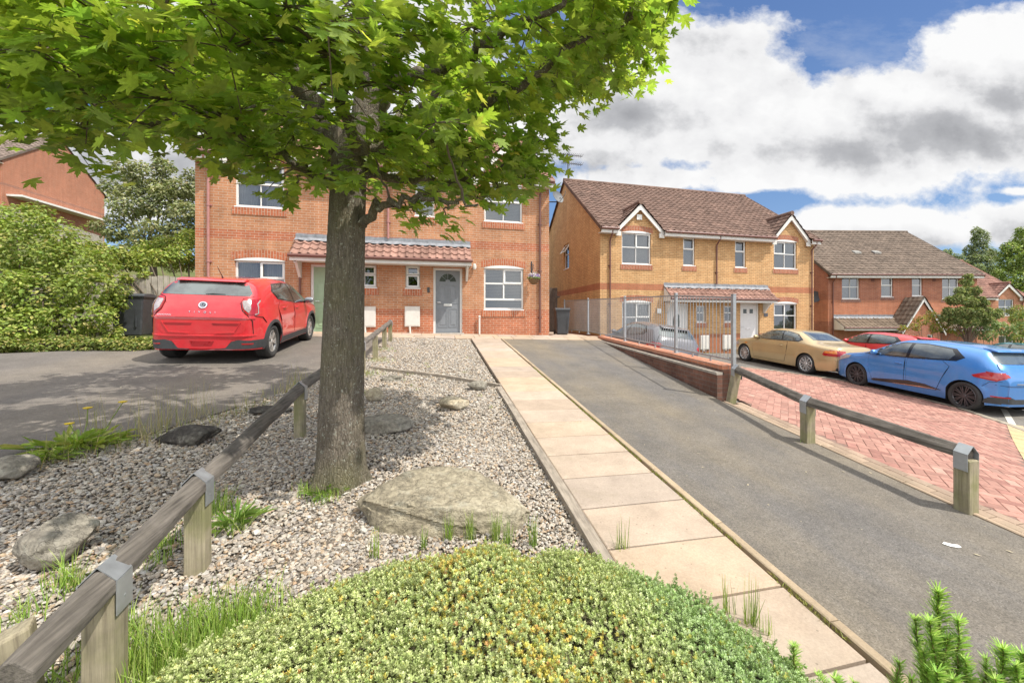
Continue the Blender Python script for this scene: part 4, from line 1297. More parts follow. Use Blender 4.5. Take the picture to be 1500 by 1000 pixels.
        E = [(a, b) for a, b in cnt if (b, a) not in cnt]
        return V, T, [([b, a, a + n, b + n] if not flip else [a, b, b + n, a + n]) for a, b in E]
    def part(s, name, mode, poly, mat, root, off=.004, step=.06):
        V, T, Q = s.over(mode, poly, off, step)
        mb = MB(); mb.faces([tuple(v) for v in V], T + Q)
        return mb.build(name, mat, root, smooth=True, angle=35)
    def strip(s, pts, w):
        """thin closed outline polygon along an open polyline"""
        L = [Vector(p) for p in pts]; A, B = [], []
        for i, p in enumerate(L):
            d = (L[min(i + 1, len(L) - 1)] - L[max(0, i - 1)]).normalized(); n = Vector((-d.y, d.x)) * w / 2
            A.append(tuple(p + n)); B.append(tuple(p - n))
        return A + B[::-1]
    def arc(s, xw, r, a0, a1, n=18):
        return [(xw + r * math.cos(t), s.R + r * math.sin(t)) for t in np.linspace(a0, a1, n)]

def wheel_proto(name, Rt, Rr, spokes, rimmat, wid=.205, style='bar'):
    """rim with its tyre as a child; outer face towards -y"""
    mb = MB()
    mb.lathe([(Rr * .96, -.02), (Rr, -.012), (Rr, -.004), (Rr * .93, .012), (Rr * .88, .08), (Rr * .88, wid - .03)], 36, 'y')
    mb.lathe([(0, -.008), (Rr * .16, -.008), (Rr * .2, .004), (Rr * .22, .05), (Rr * .3, .07)], 24, 'y')
    for k in range(spokes):
        t = 2 * math.pi * k / spokes
        for dt, w in (((0, .062),) if style == 'bar' else ((-.16, .034), (.16, .034)) if style == 'twin' else ((-.11, .018), (.11, .018))):
            c0, s0, c1, s1 = math.cos(t + dt * .4), math.sin(t + dt * .4), math.cos(t + dt), math.sin(t + dt)
            a = Vector((Rr * .14 * c0, .0, Rr * .14 * s0)); b = Vector((Rr * .93 * c1, .0, Rr * .93 * s1))
            d = (b - a).normalized(); n = Vector((-d.z, 0, d.x)) * w / 2
            P = [a - n * .9, a + n * .9, b + n * 1.1, b - n * 1.1]
            y0, y1 = [.0, .0, -.006, -.006], [.03, .03, .028, .028]
            mb.hexa([(q.x, y1[i], q.z) for i, q in enumerate(P)] + [(q.x, y0[i], q.z) for i, q in enumerate(P)])
    mb.mi = 1
    mb.lathe([(0, .075), (Rr * .9, .075), (Rr * .9, .08), (0, .08)], 24, 'y')
    mb.lathe([(Rr * .3, .05), (Rr * .66, .05), (Rr * .68, .06), (Rr * .3, .07)], 24, 'y')
    rim = mb.build('wheel', [rimmat, simple('brake_dark', (.06, .055, .05), .6, .3)], None, smooth=True, angle=30)
    mb = MB(); S = Rt - Rr
    prof = [(Rr * .97, -.004), (Rr + S * .18, -.026), (Rr + S * .55, -.034), (Rr + S * .85, -.022), (Rt - .004, .004)]
    for q in range(5):
        y0 = .008 + q * (wid - .03) / 5; y1 = y0 + (wid - .03) / 5
        prof += [(Rt, y0 + .004), (Rt, y1 - .006), (Rt - .007, y1 - .004), (Rt - .007, y1 + .001)]
    prof += [(Rt - .004, wid - .012), (Rr + S * .5, wid + .015), (Rr * .9, wid)]
    mb.lathe(prof, 44, 'y'); ty = mb.build('tyre', TYRE, rim, smooth=True, angle=50)
    return rim

def put_wheels(c, proto, root, y_in=.0):
    for k, (sx, sy) in enumerate(((-1, -1), (1, -1), (-1, 1), (1, 1))):
        w = proto if k == 0 else copy_tree(proto)
        w.parent = root
        yo = c.W / 2 - .035 - y_in
        w.location = (sx * c.wb / 2, sy * yo, c.R)
        w.rotation_euler = (0, random.uniform(0, 6), 0 if sy < 0 else math.pi)
    mb = MB(); mb.box(c.x0 + .25, c.x1 - .25, -c.W / 2 + .30, c.W / 2 - .30, c.base + .02, .55)
    mb.build('underbody', UNDER, root)

def text_mesh(name, txt, size, mat, parent, mat4, ext=.004, space=1.):
    cu = bpy.data.curves.new(name, 'FONT'); cu.body = txt; cu.size = size; cu.extrude = ext; cu.space_character = space
    cu.align_x = 'CENTER'; cu.align_y = 'CENTER'
    o = bpy.data.objects.new(name, cu); COL.objects.link(o)
    dg = bpy.context.evaluated_depsgraph_get()
    me = bpy.data.meshes.new_from_object(o.evaluated_get(dg))
    COL.objects.unlink(o); bpy.data.objects.remove(o)
    me.materials.clear(); me.materials.append(mat); me.name = name
    q = link(bpy.data.objects.new(name, me), parent); q.matrix_local = mat4
    return q
def rear_frame(c, y, z, lift=.006):
    """matrix placing flat art on the tail, reading from behind"""
    x = float(c.end_x(np.array([y]), np.array([z]))[0]); xu = float(c.end_x(np.array([y]), np.array([z + .04]))[0]); xd = float(c.end_x(np.array([y]), np.array([z - .04]))[0])
    up = Vector((xu - xd, 0, .08)).normalized(); right = Vector((0, -1, 0)); n = right.cross(up)
    M = Matrix((right, up, n)).transposed().to_4x4(); M.translation = Vector((x, y, z)) + n * lift
    return M

def door_set(c, doors, matp, root, handles):
    for mode in 'LR':
        for poly in doors:
            cx = sum(p[0] for p in poly) / len(poly); cz = sum(p[1] for p in poly) / len(poly)
            gp = [(cx + (p[0] - cx) * 1.0 + (.007 if p[0] > cx else -.007), p[1] + (.004 if p[1] > cz else -.007)) for p in poly]
            c.part('door_gap', mode, gp, GAPM, root, .0022, .04)
            d = c.part('door', mode, poly, matp, root, .0055, .035)
            hx = [hd for hd in handles if min(p[0] for p in poly) < hd[0] < max(p[0] for p in poly)]
            for x, z in hx:
                y = float(c.side_y(np.array([x]), np.array([z]))[0]); sg = 1 if mode == 'L' else -1
                mb = MB(); mb.tube([(x - .10, sg * (y + .004), z - .004), (x - .085, sg * (y + .034), z), (x + .06, sg * (y + .036), z + .004), (x + .085, sg * (y + .004), z + .004)], [.012, .015, .015, .012], 8)
                mb.build('door_handle', matp, d, smooth=True)

def mirrors(c, x, z, mat, root, s=1.):
    for mode in (1, -1):
        y = float(c.side_y(np.array([x]), np.array([z]))[0])
        mb = MB(); P = []
        for k in range(7):
            t = k / 6; r = .085 * s * (1 - (2 * t - 1) ** 4 * .45)
            P.append(((x - .02 - .05 * t * (1 if True else 0)), mode * (y + .03 + .19 * t), z + .03 + .01 * t, r))
        mb.tube([p[:3] for p in P], [p[3] * .85 for p in P], 12)
        o = mb.build('door_mirror', mat, root, smooth=True)
        mb = MB(); mb.tube([(x + .01, mode * (y - .02), z - .03), (x - .01, mode * (y + .07), z + .0)], .025, 6); mb.build('mirror_arm', PLAST, o)

def cladding(c, root, w=.055, sill=True, mat=None):
    mat = mat or PLAST
    for mode in 'LR':
        for xw in (-c.wb / 2, c.wb / 2):
            a0 = math.asin(max(-1, min(1, (c.base + .02 - c.R) / (c.ra + w))))
            poly = c.arc(xw, c.ra + w, a0, math.pi - a0, 26) + c.arc(xw, c.ra + .003, math.pi - a0, a0, 26)
            c.part('arch_trim', mode, poly, mat, root, .012, .08)
        if sill:
            e = c.ra + w * .6
            c.part('sill_trim', mode, [(-c.wb / 2 + e, c.base + .015), (c.wb / 2 - e, c.base + .015), (c.wb / 2 - e, c.base + .14), (-c.wb / 2 + e, c.base + .14)], mat, root, .012, .1)

# ---------------------------------------------------------------- red crossover on the left drive
def red_crossover(loc, rz, scale):
    root = empty('parked_car', loc, rz); root.scale = (scale,) * 3
    tag(root, 'bright red crossover seen from behind, parked on the left driveway beside the black bin', 'car')
    P = paint('red_paint', (.62, .020, .030), .0, .3)
    c = Car('crossover', [(-2.03, .42), (-2.045, .60), (-2.04, .82), (-2.01, .98), (-1.97, 1.10), (-1.93, 1.20), (-1.90, 1.235), (-1.66, 1.49), (-1.60, 1.525), (-1.2, 1.565), (-.4, 1.59), (.2, 1.56), (.45, 1.51), (1.10, 1.11), (1.25, 1.06), (1.8, .98), (2.05, .85), (2.13, .7), (2.16, .45)],
            1.80, 2.60, .335, belt=1.05, tum=.30, base=.23, plan=7.5, p=6.5, rear_up=.03, rarch=.385, zshould=.66)
    c.body(P, root)
    cladding(c, root, .06)
    # glass
    c.part('rear_window', 'rear', [(-.68, 1.245), (.68, 1.245), (.70, 1.29), (.58, 1.485), (-.58, 1.485), (-.70, 1.29)], CGLASS, root, .006, .07)
    for m in 'LR':
        s_ = c.part('window_surround', m, [(-1.10, 1.33), (-.92, 1.16), (.0, 1.055), (1.04, 1.02), (.52, 1.42), (.30, 1.475), (-.2, 1.50), (-.86, 1.475)], BLACKG, root, .004, .07)
        c.part('side_window', m, [(-1.02, 1.32), (-.88, 1.18), (-.06, 1.085), (-.06, 1.475), (-.84, 1.455)], CGLASS, root, .007, .07)
        c.part('side_window', m, [(.02, 1.08), (.92, 1.05), (.47, 1.40), (.28, 1.45), (.02, 1.475)], CGLASS, root, .007, .07)
    c.part('windscreen', 'front', [(-.66, 1.16), (.66, 1.16), (.56, 1.46), (-.56, 1.46)], CGLASS, root, .006, .08)
    door_set(c, [[(-.80, .40), (-.05, .40), (-.05, 1.04), (-.86, 1.12), (-1.0, 1.0), (-.86, .72)], [(.0, .40), (.86, .40), (.93, .7), (.93, 1.0), (.0, 1.035)]], P, root, [(-.66, .985), (.16, .95)])
    # tail lamps: each wraps the corner
    for sg, m in ((1, 'L'), (-1, 'R')):
        lamp = c.part('tail_light', 'rear', [(sg * q[0], q[1]) for q in [(.585, 1.14), (.60, 1.18), (.80, 1.19), (.80, .90), (.70, .915), (.625, 1.0)]], LAMPR, root, .016, .035)
        c.part('lamp_lens', 'rear', [(sg * q[0], q[1]) for q in [(.605, 1.135), (.615, 1.16), (.72, 1.165), (.745, 1.02), (.72, .945), (.645, 1.01)]], LAMPW, lamp, .022, .035)
        c.part('lamp_side', m, [(-1.965, .91), (-1.90, .905), (-1.84, .93), (-1.815, 1.10), (-1.70, 1.175), (-1.76, 1.19), (-1.92, 1.185), (-1.965, 1.1)], LAMPR, lamp, .014, .035)
        c.part('lamp_edge', m, c.strip([(-1.93, .915), (-1.862, .935), (-1.835, 1.105), (-1.73, 1.17)], .018), LAMPW, lamp, .018, .03)
    # tailgate crease, recess and lower bumper
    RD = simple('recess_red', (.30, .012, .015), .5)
    c.part('bumper_crease', 'rear', c.strip([(-.80, .845), (-.5, .862), (.5, .862), (.80, .845)], .022), P, root, .018, .05)
    rec = c.part('plate_recess', 'rear', [(-.58, .56), (.58, .56), (.70, .67), (.60, .77), (-.60, .77), (-.70, .67)], P, root, .004, .06)
    for s in (-1, 1):
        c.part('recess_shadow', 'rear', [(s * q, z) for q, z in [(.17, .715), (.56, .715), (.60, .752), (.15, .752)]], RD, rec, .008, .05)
        c.part('bumper_facet', 'rear', c.strip([(s * .60, .775), (s * .50, .585), (s * .2, .57)], .012), P, rec, .016, .04)
    c.part('bumper_step', 'rear', c.strip([(-.81, .53), (-.5, .52), (.5, .52), (.81, .53)], .022), P, root, .022, .05)
    lower = []
    for s in (-1, 1):
        q = [(.845, .43), (.845, .285), (.20, .275), (.20, .285), (.36, .30), (.46, .42), (.56, .45)]
        c.part('lower_bumper', 'rear', [(s * a, z) for a, z in q], PLAST, root, .014, .05)
        m = 'L' if s > 0 else 'R'
        c.part('bumper_corner', m, [(-1.97, .285), (-1.66, .285), (-1.66, .42), (-1.74, .44), (-1.97, .44)], PLAST, root, .013, .05)
        c.part('reflector', 'rear', [(s * .62, .365), (s * .80, .36), (s * .80, .385), (s * .62, .39)], LAMPR, root, .019, .05)
    c.part('bumper_centre', 'rear', [(-.36, .29), (.36, .29), (.46, .44), (-.46, .44)], P, root, .012, .05)
    c.part('fog_light', 'rear', [(-.15, .345), (.15, .345), (.19, .43), (-.19, .43)], simple('fog_red', (.34, .015, .02), .3), root, .018, .05)
    for s in (-1, 1):
        c.part('tailgate_gap', 'rear', [(s * q[0], q[1]) for q in c.strip([(.735, 1.235), (.60, 1.20), (.575, 1.13), (.615, .985), (.70, .90), (.765, .80), (.775, .56)], .007)], GAPM, root, .0065, .04)
        c.part('bumper_gap', 'L' if s > 0 else 'R', c.strip([(-1.93, .885), (-1.74, .86), (-1.62, .74)], .008), GAPM, root, .003, .05)
        c.part('bonnet_gap', 'L' if s > 0 else 'R', c.strip([(1.0, 1.0), (1.5, .93), (1.95, .83)], .008), GAPM, root, .003, .06)
    # spoiler, wiper, aerial
    mb = MB(); mb.prism([(-1.72, 1.500), (-1.62, 1.495), (-1.40, 1.555), (-1.56, 1.552), (-1.69, 1.524)], lambda p, q: (p, -.54, q), lambda p, q: (p, .54, q))
    mb.build('roof_spoiler', P, root, bevel=.02, smooth=True)
    mb = MB(); xw = float(c.end_x(np.array([0.]), np.array([1.28]))[0])
    mb.tube([(xw - .02, .0, 1.262), (xw - .02, -.1, 1.275), (xw - .015, -.30, 1.268)], .011, 6); mb.build('rear_wiper', PLAST, root)
    mb = MB(); mb.tube([(-1.25, 0, 1.56), (-1.28, 0, 1.60), (-1.46, .0, 1.78)], [.016, .008, .004], 6); mb.build('roof_aerial', PLAST, root)
    mirrors(c, .80, 1.05, CHROME if False else simple('mirror_grey', (.22, .24, .27), .15, .3, coat=1.), root)
    # emblem and lettering
    M = rear_frame(c, 0, 1.07, .008)
    mb = MB(); mb.lathe([(.0, .004), (.042, .004), (.046, .010), (.060, .010), (.065, 0)], 28); e = mb.build('emblem', CHROME, root, smooth=True); e.matrix_local = M @ Matrix.Diagonal((1.1, 1, 1, 1))
    mb = MB(); mb.lathe([(0, .012), (.037, .012), (.04, .004)], 24); d = mb.build('emblem_centre', simple('emblem_dark', (.04, .05, .07), .2), e)
    mb = MB()
    for s in (-1, 1):
        mb.tube([(s * .008, .0, .016), (s * .022, .018, .016), (s * .03, .002, .016), (s * .012, -.02, .016), (0, -.03, .016)], .005, 5)
    mb.build('emblem_wings', CHROME, d)
    text_mesh('lettering', 'TIVOLI', .048, CHROME, root, rear_frame(c, 0, .945, .006), .004, 3.2)
    text_mesh('lettering', 'XLV', .06, CHROME, root, rear_frame(c, 0.0, .625, .02), .003, 2.4) if False else None
    text_mesh('small_badge', 'SSANGYONG', .034, CHROME, root, rear_frame(c, .56, .888, .012), .003)
    text_mesh('small_badge', 'ELX', .034, CHROME, root, rear_frame(c, -.58, .888, .012), .003) if False else None
    put_wheels(c, wheel_proto('wheel', .335, .225, 5, simple('alloy_silver', (.52, .50, .48), .3, .55), .21, 'twin'), root)
    return root

# ---------------------------------------------------------------- hatchbacks
HATCH_TOP = [(-1.93, .42), (-1.945, .60), (-1.93, .78), (-1.88, .93), (-1.83, 1.02), (-1.79, 1.06), (-1.50, 1.335), (-1.43, 1.375), (-1.0, 1.43), (-.3, 1.455), (.2, 1.42), (.42, 1.36), (1.15, 1.0), (1.32, .955), (1.8, .87), (2.0, .76), (2.09, .62), (2.12, .42)]
def hatchback(loc, rz, scale, label, col, rimcol, name='parked_car', detail=True, metal=.3, tall=0., group=None):
    root = empty(name, loc, rz); root.scale = (scale,) * 3
    tag(root, label, 'car', group)
    P = paint('hatch_paint', col, metal, .3)
    top = [(x, z + tall * float(sstep(.6, 1.3, z))) for x, z in HATCH_TOP]
    c = Car('hatch', top, 1.74, 2.59, .315, belt=.97, tum=.33, base=.17, plan=6, p=6., rear_up=.06, rarch=.352, zshould=.60)
    c.body(P, root)
    t = tall
    c.part('rear_window', 'rear', [(-.56, 1.085 + t), (.56, 1.085 + t), (.62, 1.15 + t), (.50, 1.32 + t), (-.50, 1.32 + t), (-.62, 1.15 + t)], CGLASS, root, .006, .07)
    for m in 'LR':
        c.part('window_surround', m, [(-1.22, 1.15 + t), (-1.08, 1.055 + t * .5), (-.1, .985), (.92, .945), (1.12, .935), (.42, 1.30 + t), (.15, 1.352 + t), (-.35, 1.372 + t), (-.98, 1.325 + t)], BLACKG, root, .004, .07)
        c.part('side_window', m, [(-1.02, 1.19 + t), (-.94, 1.075 + t * .5), (-.08, 1.01), (-.08, 1.345 + t), (-.40, 1.348 + t), (-.90, 1.30 + t)], CGLASS, root, .007, .07)
        c.part('side_window', m, [(.0, 1.005), (.84, .975), (.40, 1.28 + t), (.14, 1.33 + t), (.0, 1.342 + t)], CGLASS, root, .007, .07)
    c.part('windscreen', 'front', [(-.62, 1.06 + t * .3), (.62, 1.06 + t * .3), (.53, 1.33 + t), (-.53, 1.33 + t)], CGLASS, root, .006, .08)
    door_set(c, [[(-.74, .32), (-.06, .30), (-.06, .965), (-.82, 1.02), (-.98, .92), (-.86, .66)], [(.0, .30), (.82, .28), (.95, .62), (.95, .915), (.0, .96)]], P, root, [(.14, .83)])
    for sg, m in ((1, 'L'), (-1, 'R')):
        lamp = c.part('tail_light', m, [(-1.90, .80), (-1.80, .735), (-1.46, .775), (-1.42, .815), (-1.62, .90), (-1.86, .92)], LAMPR, root, .012, .04)
        c.part('lamp_rear', 'rear', [(sg * q, z) for q, z in [(.80, .80), (.80, .915), (.60, .885), (.56, .83)]], LAMPR, lamp, .012, .04)
        c.part('lamp_lens', m, [(-1.82, .765), (-1.56, .79), (-1.56, .815), (-1.82, .80)], LAMPW if not detail else simple('lens_pink', (.5, .12, .12), .15, coat=1.), lamp, .016, .04)
        head = c.part('headlight', m, [(1.55, .76), (1.98, .62), (2.04, .70), (1.72, .83), (1.50, .84)], LAMPW, root, .010, .05)
        if detail:
            c.part('side_moulding', m, [(-.86, .345), (.78, .255), (.86, .27), (.78, .315), (-.1, .43), (-.5, .42)], BLACKG, root, .014, .06)
            c.part('moulding_accent', m, [(-.80, .345), (.16, .292), (.30, .292), (-.42, .345)], simple('copper_trim', (.62, .36, .24), .25, .6), root, .019, .06)
    for m in 'LR':
        c.part('bumper_gap', m, c.strip([(-1.86, .735), (-1.70, .705), (-1.60, .60)], .008), GAPM, root, .003, .05)
        c.part('tailgate_gap', m, c.strip([(-1.70, 1.10 + t), (-1.79, .98), (-1.86, .93)], .008), GAPM, root, .003, .05)
        c.part('wing_gap', m, c.strip([(1.12, .93), (1.45, .86), (1.5, .84)], .008), GAPM, root, .003, .05)
        c.part('fuel_flap', m, c.strip([(-1.32, .92), (-1.16, .92), (-1.16, .80), (-1.32, .80), (-1.32, .915)], .006), GAPM, root, .003, .05) if m == 'R' else None
    c.part('bumper_gap', 'rear', c.strip([(-.80, .66), (-.5, .645), (.5, .645), (.80, .66)], .008), GAPM, root, .005, .06)
    c.part('lower_bumper', 'rear', [(-.80, .28), (.80, .28), (.80, .38), (.60, .44), (.45, .38), (-.45, .38), (-.60, .44), (-.80, .38)], PLAST, root, .014, .05)
    for m in 'LR':
        c.part('bumper_corner', m, [(-1.86, .26), (-1.62, .255), (-1.66, .35), (-1.86, .41)], PLAST, root, .013, .05)
    for s in (-1, 1): c.part('reflector', 'rear', [(s * .58, .40), (s * .78, .40), (s * .78, .425), (s * .58, .425)], LAMPR, root, .02, .05)
    mb = MB(); mb.prism([(-1.62, 1.325 + t), (-1.46, 1.325 + t), (-1.32, 1.388 + t), (-1.48, 1.388 + t), (-1.60, 1.352 + t)], lambda p, q: (p, -.48, q), lambda p, q: (p, .48, q))
    mb.build('roof_spoiler', P, root, bevel=.02, smooth=True)
    mb = MB(); xw = float(c.end_x(np.array([0.]), np.array([1.12 + t]))[0]); mb.tube([(xw - .02, .02, 1.10 + t), (xw - .0, -.12, 1.125 + t), (xw - .0, -.30, 1.12 + t)], .01, 6); mb.build('rear_wiper', PLAST, root)
    mirrors(c, .78, .985, P, root, .95)
    if detail:
        M = rear_frame(c, 0, .90, .012)
        mb = MB()
        for q in range(4):
            pts = [(0, .085), (.05, 0), (0, -.085), (-.05, 0)]; a, b = pts[q], pts[(q + 1) % 4]
            mb.bar((a[0], a[1], .006), (b[0], b[1], .006), .022, .012)
        e = mb.build('diamond_emblem', CHROME, root); e.matrix_local = M
        text_mesh('lettering', 'CLIO', .06, CHROME, root, rear_frame(c, 0, .765, .006), .004, 1.3)
        c.part('boot_strip', 'rear', c.strip([(-.42, .70), (.42, .70)], .02), CHROME, root, .01, .06)
    put_wheels(c, wheel_proto('wheel', .315, .232, 10 if detail else 7, rimcol, .2, 'bar' if not detail else 'thin'), root)
    return root

def coupe(loc, rz, scale):
    root = empty('parked_car', loc, rz); root.scale = (scale,) * 3
    tag(root, 'gold beige two-door coupe with silver multi-spoke wheels, parked in front of the yellow brick house', 'car')
    P = paint('gold_paint', (.50, .37, .19), .35, .32)
    c = Car('coupe', [(-2.36, .40), (-2.375, .60), (-2.36, .78), (-2.30, .93), (-2.22, .965), (-1.75, 1.00), (-1.58, 1.02), (-1.48, 1.05), (-.86, 1.315), (-.70, 1.345), (-.3, 1.37), (.1, 1.36), (.38, 1.31), (1.10, .965), (1.25, .92), (1.85, .82), (2.03, .70), (2.09, .55), (2.10, .38)],
            1.76, 2.725, .315, belt=.93, tum=.36, base=.17, plan=6.5, p=6, rear_up=.07, rarch=.35, zshould=.58)
    c.body(P, root)
    c.part('rear_window', 'rear', [(-.62, 1.075), (.62, 1.075), (.52, 1.30), (-.52, 1.30)], CGLASS, root, .006, .07)
    for m in 'LR':
        c.part('window_surround', m, [(-1.15, 1.06), (-1.02, .985), (-.3, .96), (.88, .93), (1.0, .935), (.42, 1.245), (.12, 1.29), (-.40, 1.30), (-.86, 1.235)], BLACKG, root, .004, .07)
        c.part('side_window', m, [(-1.06, 1.06), (-.98, 1.005), (-.40, .98), (-.30, 1.27), (-.50, 1.265), (-.84, 1.205)], CGLASS, root, .007, .06)
        c.part('side_window', m, [(-.34, .98), (.80, .955), (.38, 1.225), (.10, 1.265), (-.25, 1.272)], CGLASS, root, .007, .06)
        c.part('rubbing_strip', m, c.strip([(-.96, .56), (.92, .53)], .045), P, root, .012, .06)
        c.part('rubbing_strip', m, c.strip([(-2.28, .56), (-1.76, .56)], .04), P, root, .012, .06)
    c.part('windscreen', 'front', [(-.64, 1.0), (.64, 1.0), (.54, 1.28), (-.54, 1.28)], CGLASS, root, .006, .08)
    door_set(c, [[(-.52, .28), (.86, .26), (.95, .60), (.92, .90), (-.36, .945), (-.62, .93), (-.58, .5)]], P, root, [(-.34, .80)])
    for sg, m in ((1, 'L'), (-1, 'R')):
        lamp = c.part('tail_light', m, [(-2.31, .66), (-1.98, .66), (-1.93, .69), (-1.99, .80), (-2.28, .85)], LAMPR, root, .012, .04)
        c.part('indicator', m, [(-2.30, .745), (-1.99, .74), (-2.0, .80), (-2.28, .845)], LAMPA, lamp, .016, .04)
        c.part('lamp_rear', 'rear', [(sg * q, z) for q, z in [(.80, .67), (.80, .84), (.46, .83), (.46, .68)]], LAMPR, lamp, .012, .04)
        c.part('headlight', m, [(1.72, .60), (2.0, .58), (2.02, .68), (1.74, .72)], LAMPW, root, .01, .05)
        c.part('side_light', m, [(1.20, .70), (1.32, .695), (1.32, .73), (1.20, .735)], LAMPA, root, .012, .05)
    c.part('bumper_strip', 'rear', c.strip([(-.80, .56), (.80, .56)], .04), P, root, .014, .06)
    c.part('boot_gap', 'rear', c.strip([(-.64, .935), (-.64, .63), (.64, .63), (.64, .935)], .010), GAPM, root, .005, .05)
    c.part('plate_recess', 'rear', [(-.27, .70), (.27, .70), (.27, .82), (-.27, .82)], simple('recess_gold', (.42, .33, .17), .5), root, .01, .06)
    c.part('rear_skirt', 'rear', [(-.70, .245), (.70, .245), (.70, .32), (-.70, .32)], PLAST, root, .010, .05)
    mb = MB()
    for y in (.5, .58): mb.tube([(-2.30, y, .26), (-2.42, y, .26)], .03, 10)
    mb.build('exhaust', CHROME, root)
    mirrors(c, .74, .95, P, root, .9)
    put_wheels(c, wheel_proto('wheel', .315, .238, 10, simple('alloy_bright', (.62, .62, .62), .25, .6), .21, 'thin'), root)
    return root

def on_ground(x, y, dx=1.3):
    """height and pitch for a car heading +Y"""
    z0, z1 = h(x, y - dx), h(x, y + dx)
    return (z0 + z1) / 2, math.atan2(z1 - z0, 2 * dx)
def place(root, x, y, off=0., yaw=0.):
    z, p = on_ground(x, y)
    zl, zr = h(x - .75, y), h(x + .75, y)
    roll = math.atan2(zr - zl, 1.5)
    M = Matrix.Rotation(R(90) + yaw, 4, 'Z') @ Matrix.Rotation(-p, 4, 'Y') @ Matrix.Rotation(-roll, 4, 'X')
    s = root.scale.copy()
    root.matrix_world = Matrix.Translation((x, y, (z * 2 + zl + zr) / 4 + off)) @ M @ Matrix.Diagonal((*s, 1))

o = red_crossover((0, 0, 0), 0, 1.0); place(o, -4.05, 10.9, .0)
DARKRIM = simple('alloy_dark', (.085, .08, .085), .35, .5)
o = hatchback((0, 0, 0), 0, .98, 'bright blue five-door hatchback with dark alloy wheels, nearest of the cars by the block paving', (.06, .235, .60), DARKRIM); place(o, 12.0, 7.6, -.035, R(-4.5))
o = coupe((0, 0, 0), 0, 1.0); place(o, 12.3, 12.1, -.035)
o = hatchback((0, 0, 0), 0, 1.0, 'red hatchback half hidden behind the gold coupe and the blue hatchback', (.60, .03, .035), simple('alloy_mid', (.4, .4, .41), .3, .5), detail=False, metal=0.); place(o, 16.9, 12.4, -.035)
o = hatchback((0, 0, 0), 0, 1.0, 'silver grey hatchback parked below the brick wall, seen through the railings', (.13, .13, .145), simple('alloy_mid2', (.4, .4, .41), .3, .5), detail=False, tall=.04, metal=0.); place(o, 6.95, 12.9, -.035)
o = hatchback((0, 0, 0), 0, 1.0, 'teal car barely showing at the right edge beyond the blue hatchback', (.05, .22, .27), simple('alloy_mid3', (.4, .4, .41), .3, .5), detail=False); place(o, 21.3, 10.6, -.035)
# ================================================================ plants
def unit(v):
    return v / np.maximum(np.linalg.norm(v, axis=-1, keepdims=True), 1e-9)

def leaf_cloud(name, P, Nrm, size, tmpl, tris, cols, mat, parent=None, axis=None, rng=RNG, jit=.35, kind=None):
    """many leaves in one mesh: P centres, Nrm leaf normals, axis tip directions"""
    n = len(P); Nrm = unit(Nrm + rng.normal(0, jit, (n, 3)))
    if axis is None: axis = rng.normal(0, 1, (n, 3))
    A = unit(axis - (axis * Nrm).sum(1, keepdims=True) * Nrm); B = np.cross(Nrm, A)
    T = np.asarray(tmpl, float)                    # (k,3): across, along, up
    V = P[:, None] + size[:, None, None] * (B[:, None] * T[None, :, :1] + A[:, None] * T[None, :, 1:2] + Nrm[:, None] * T[None, :, 2:3] * rng.uniform(-.6, 2.6, (n, 1, 1)))
    k = len(T); F = (np.asarray(tris)[None] + (np.arange(n) * k)[:, None, None]).reshape(-1, len(tris[0]))
    o = np_mesh(name, V.reshape(-1, 3), F, mat, parent, col=np.repeat(cols, k, 0))
    if kind: o['kind'] = kind
    return o
# templates
def maple_template():
    half = [(0, .66), (11, .43), (17, .47), (26, .27), (38, .47), (50, .62), (58, .44), (66, .45), (78, .25), (92, .40), (104, .48), (116, .34), (150, .27)]
    pts = [(0, .0)]
    L = [(math.sin(R(a)) * r, math.cos(R(a)) * r) for a, r in half]
    M = [(-x, y) for x, y in L[1:]][::-1]
    ring = L + [(0, -.30)] + M
    allp = pts + ring
    T = [(x, y + .3, -.16 * (x * x + y * y) + .10 * abs(x)) for x, y in allp]
    n = len(ring)
    return T, [(0, 1 + (i + 1) % n, 1 + i) for i in range(n)]
MAPLE_T, MAPLE_F = maple_template()
OVAL_T = [(0, 0, 0), (.26, .3, .05), (.22, .7, .03), (0, 1, -.06), (-.22, .7, .03), (-.26, .3, .05)]
OVAL_F = [(0, 1, 2, 3), (0, 3, 4, 5)]
NEED_T = [(-.05, 0, 0), (.05, 0, 0), (.035, .7, 0), (0, 1, -.05)]
NEED_F = [(0, 1, 2, 3)]
BARK_LEAF = leaf_mat('maple_leaf', .6, .38, .5)
SHRUB_LEAF = leaf_mat('shrub_leaf', .3, .5, .35)
NEEDLE = leaf_mat('needle_leaf', .2, .55, .3)

def pick(pal, n, rng, w=None, var=.18):
    pal = np.array(pal); i = rng.choice(len(pal), n, p=w)
    return pal[i] * rng.uniform(1 - var, 1 + var, (n, 1)) * (1 + rng.normal(0, .05, (n, 3)))

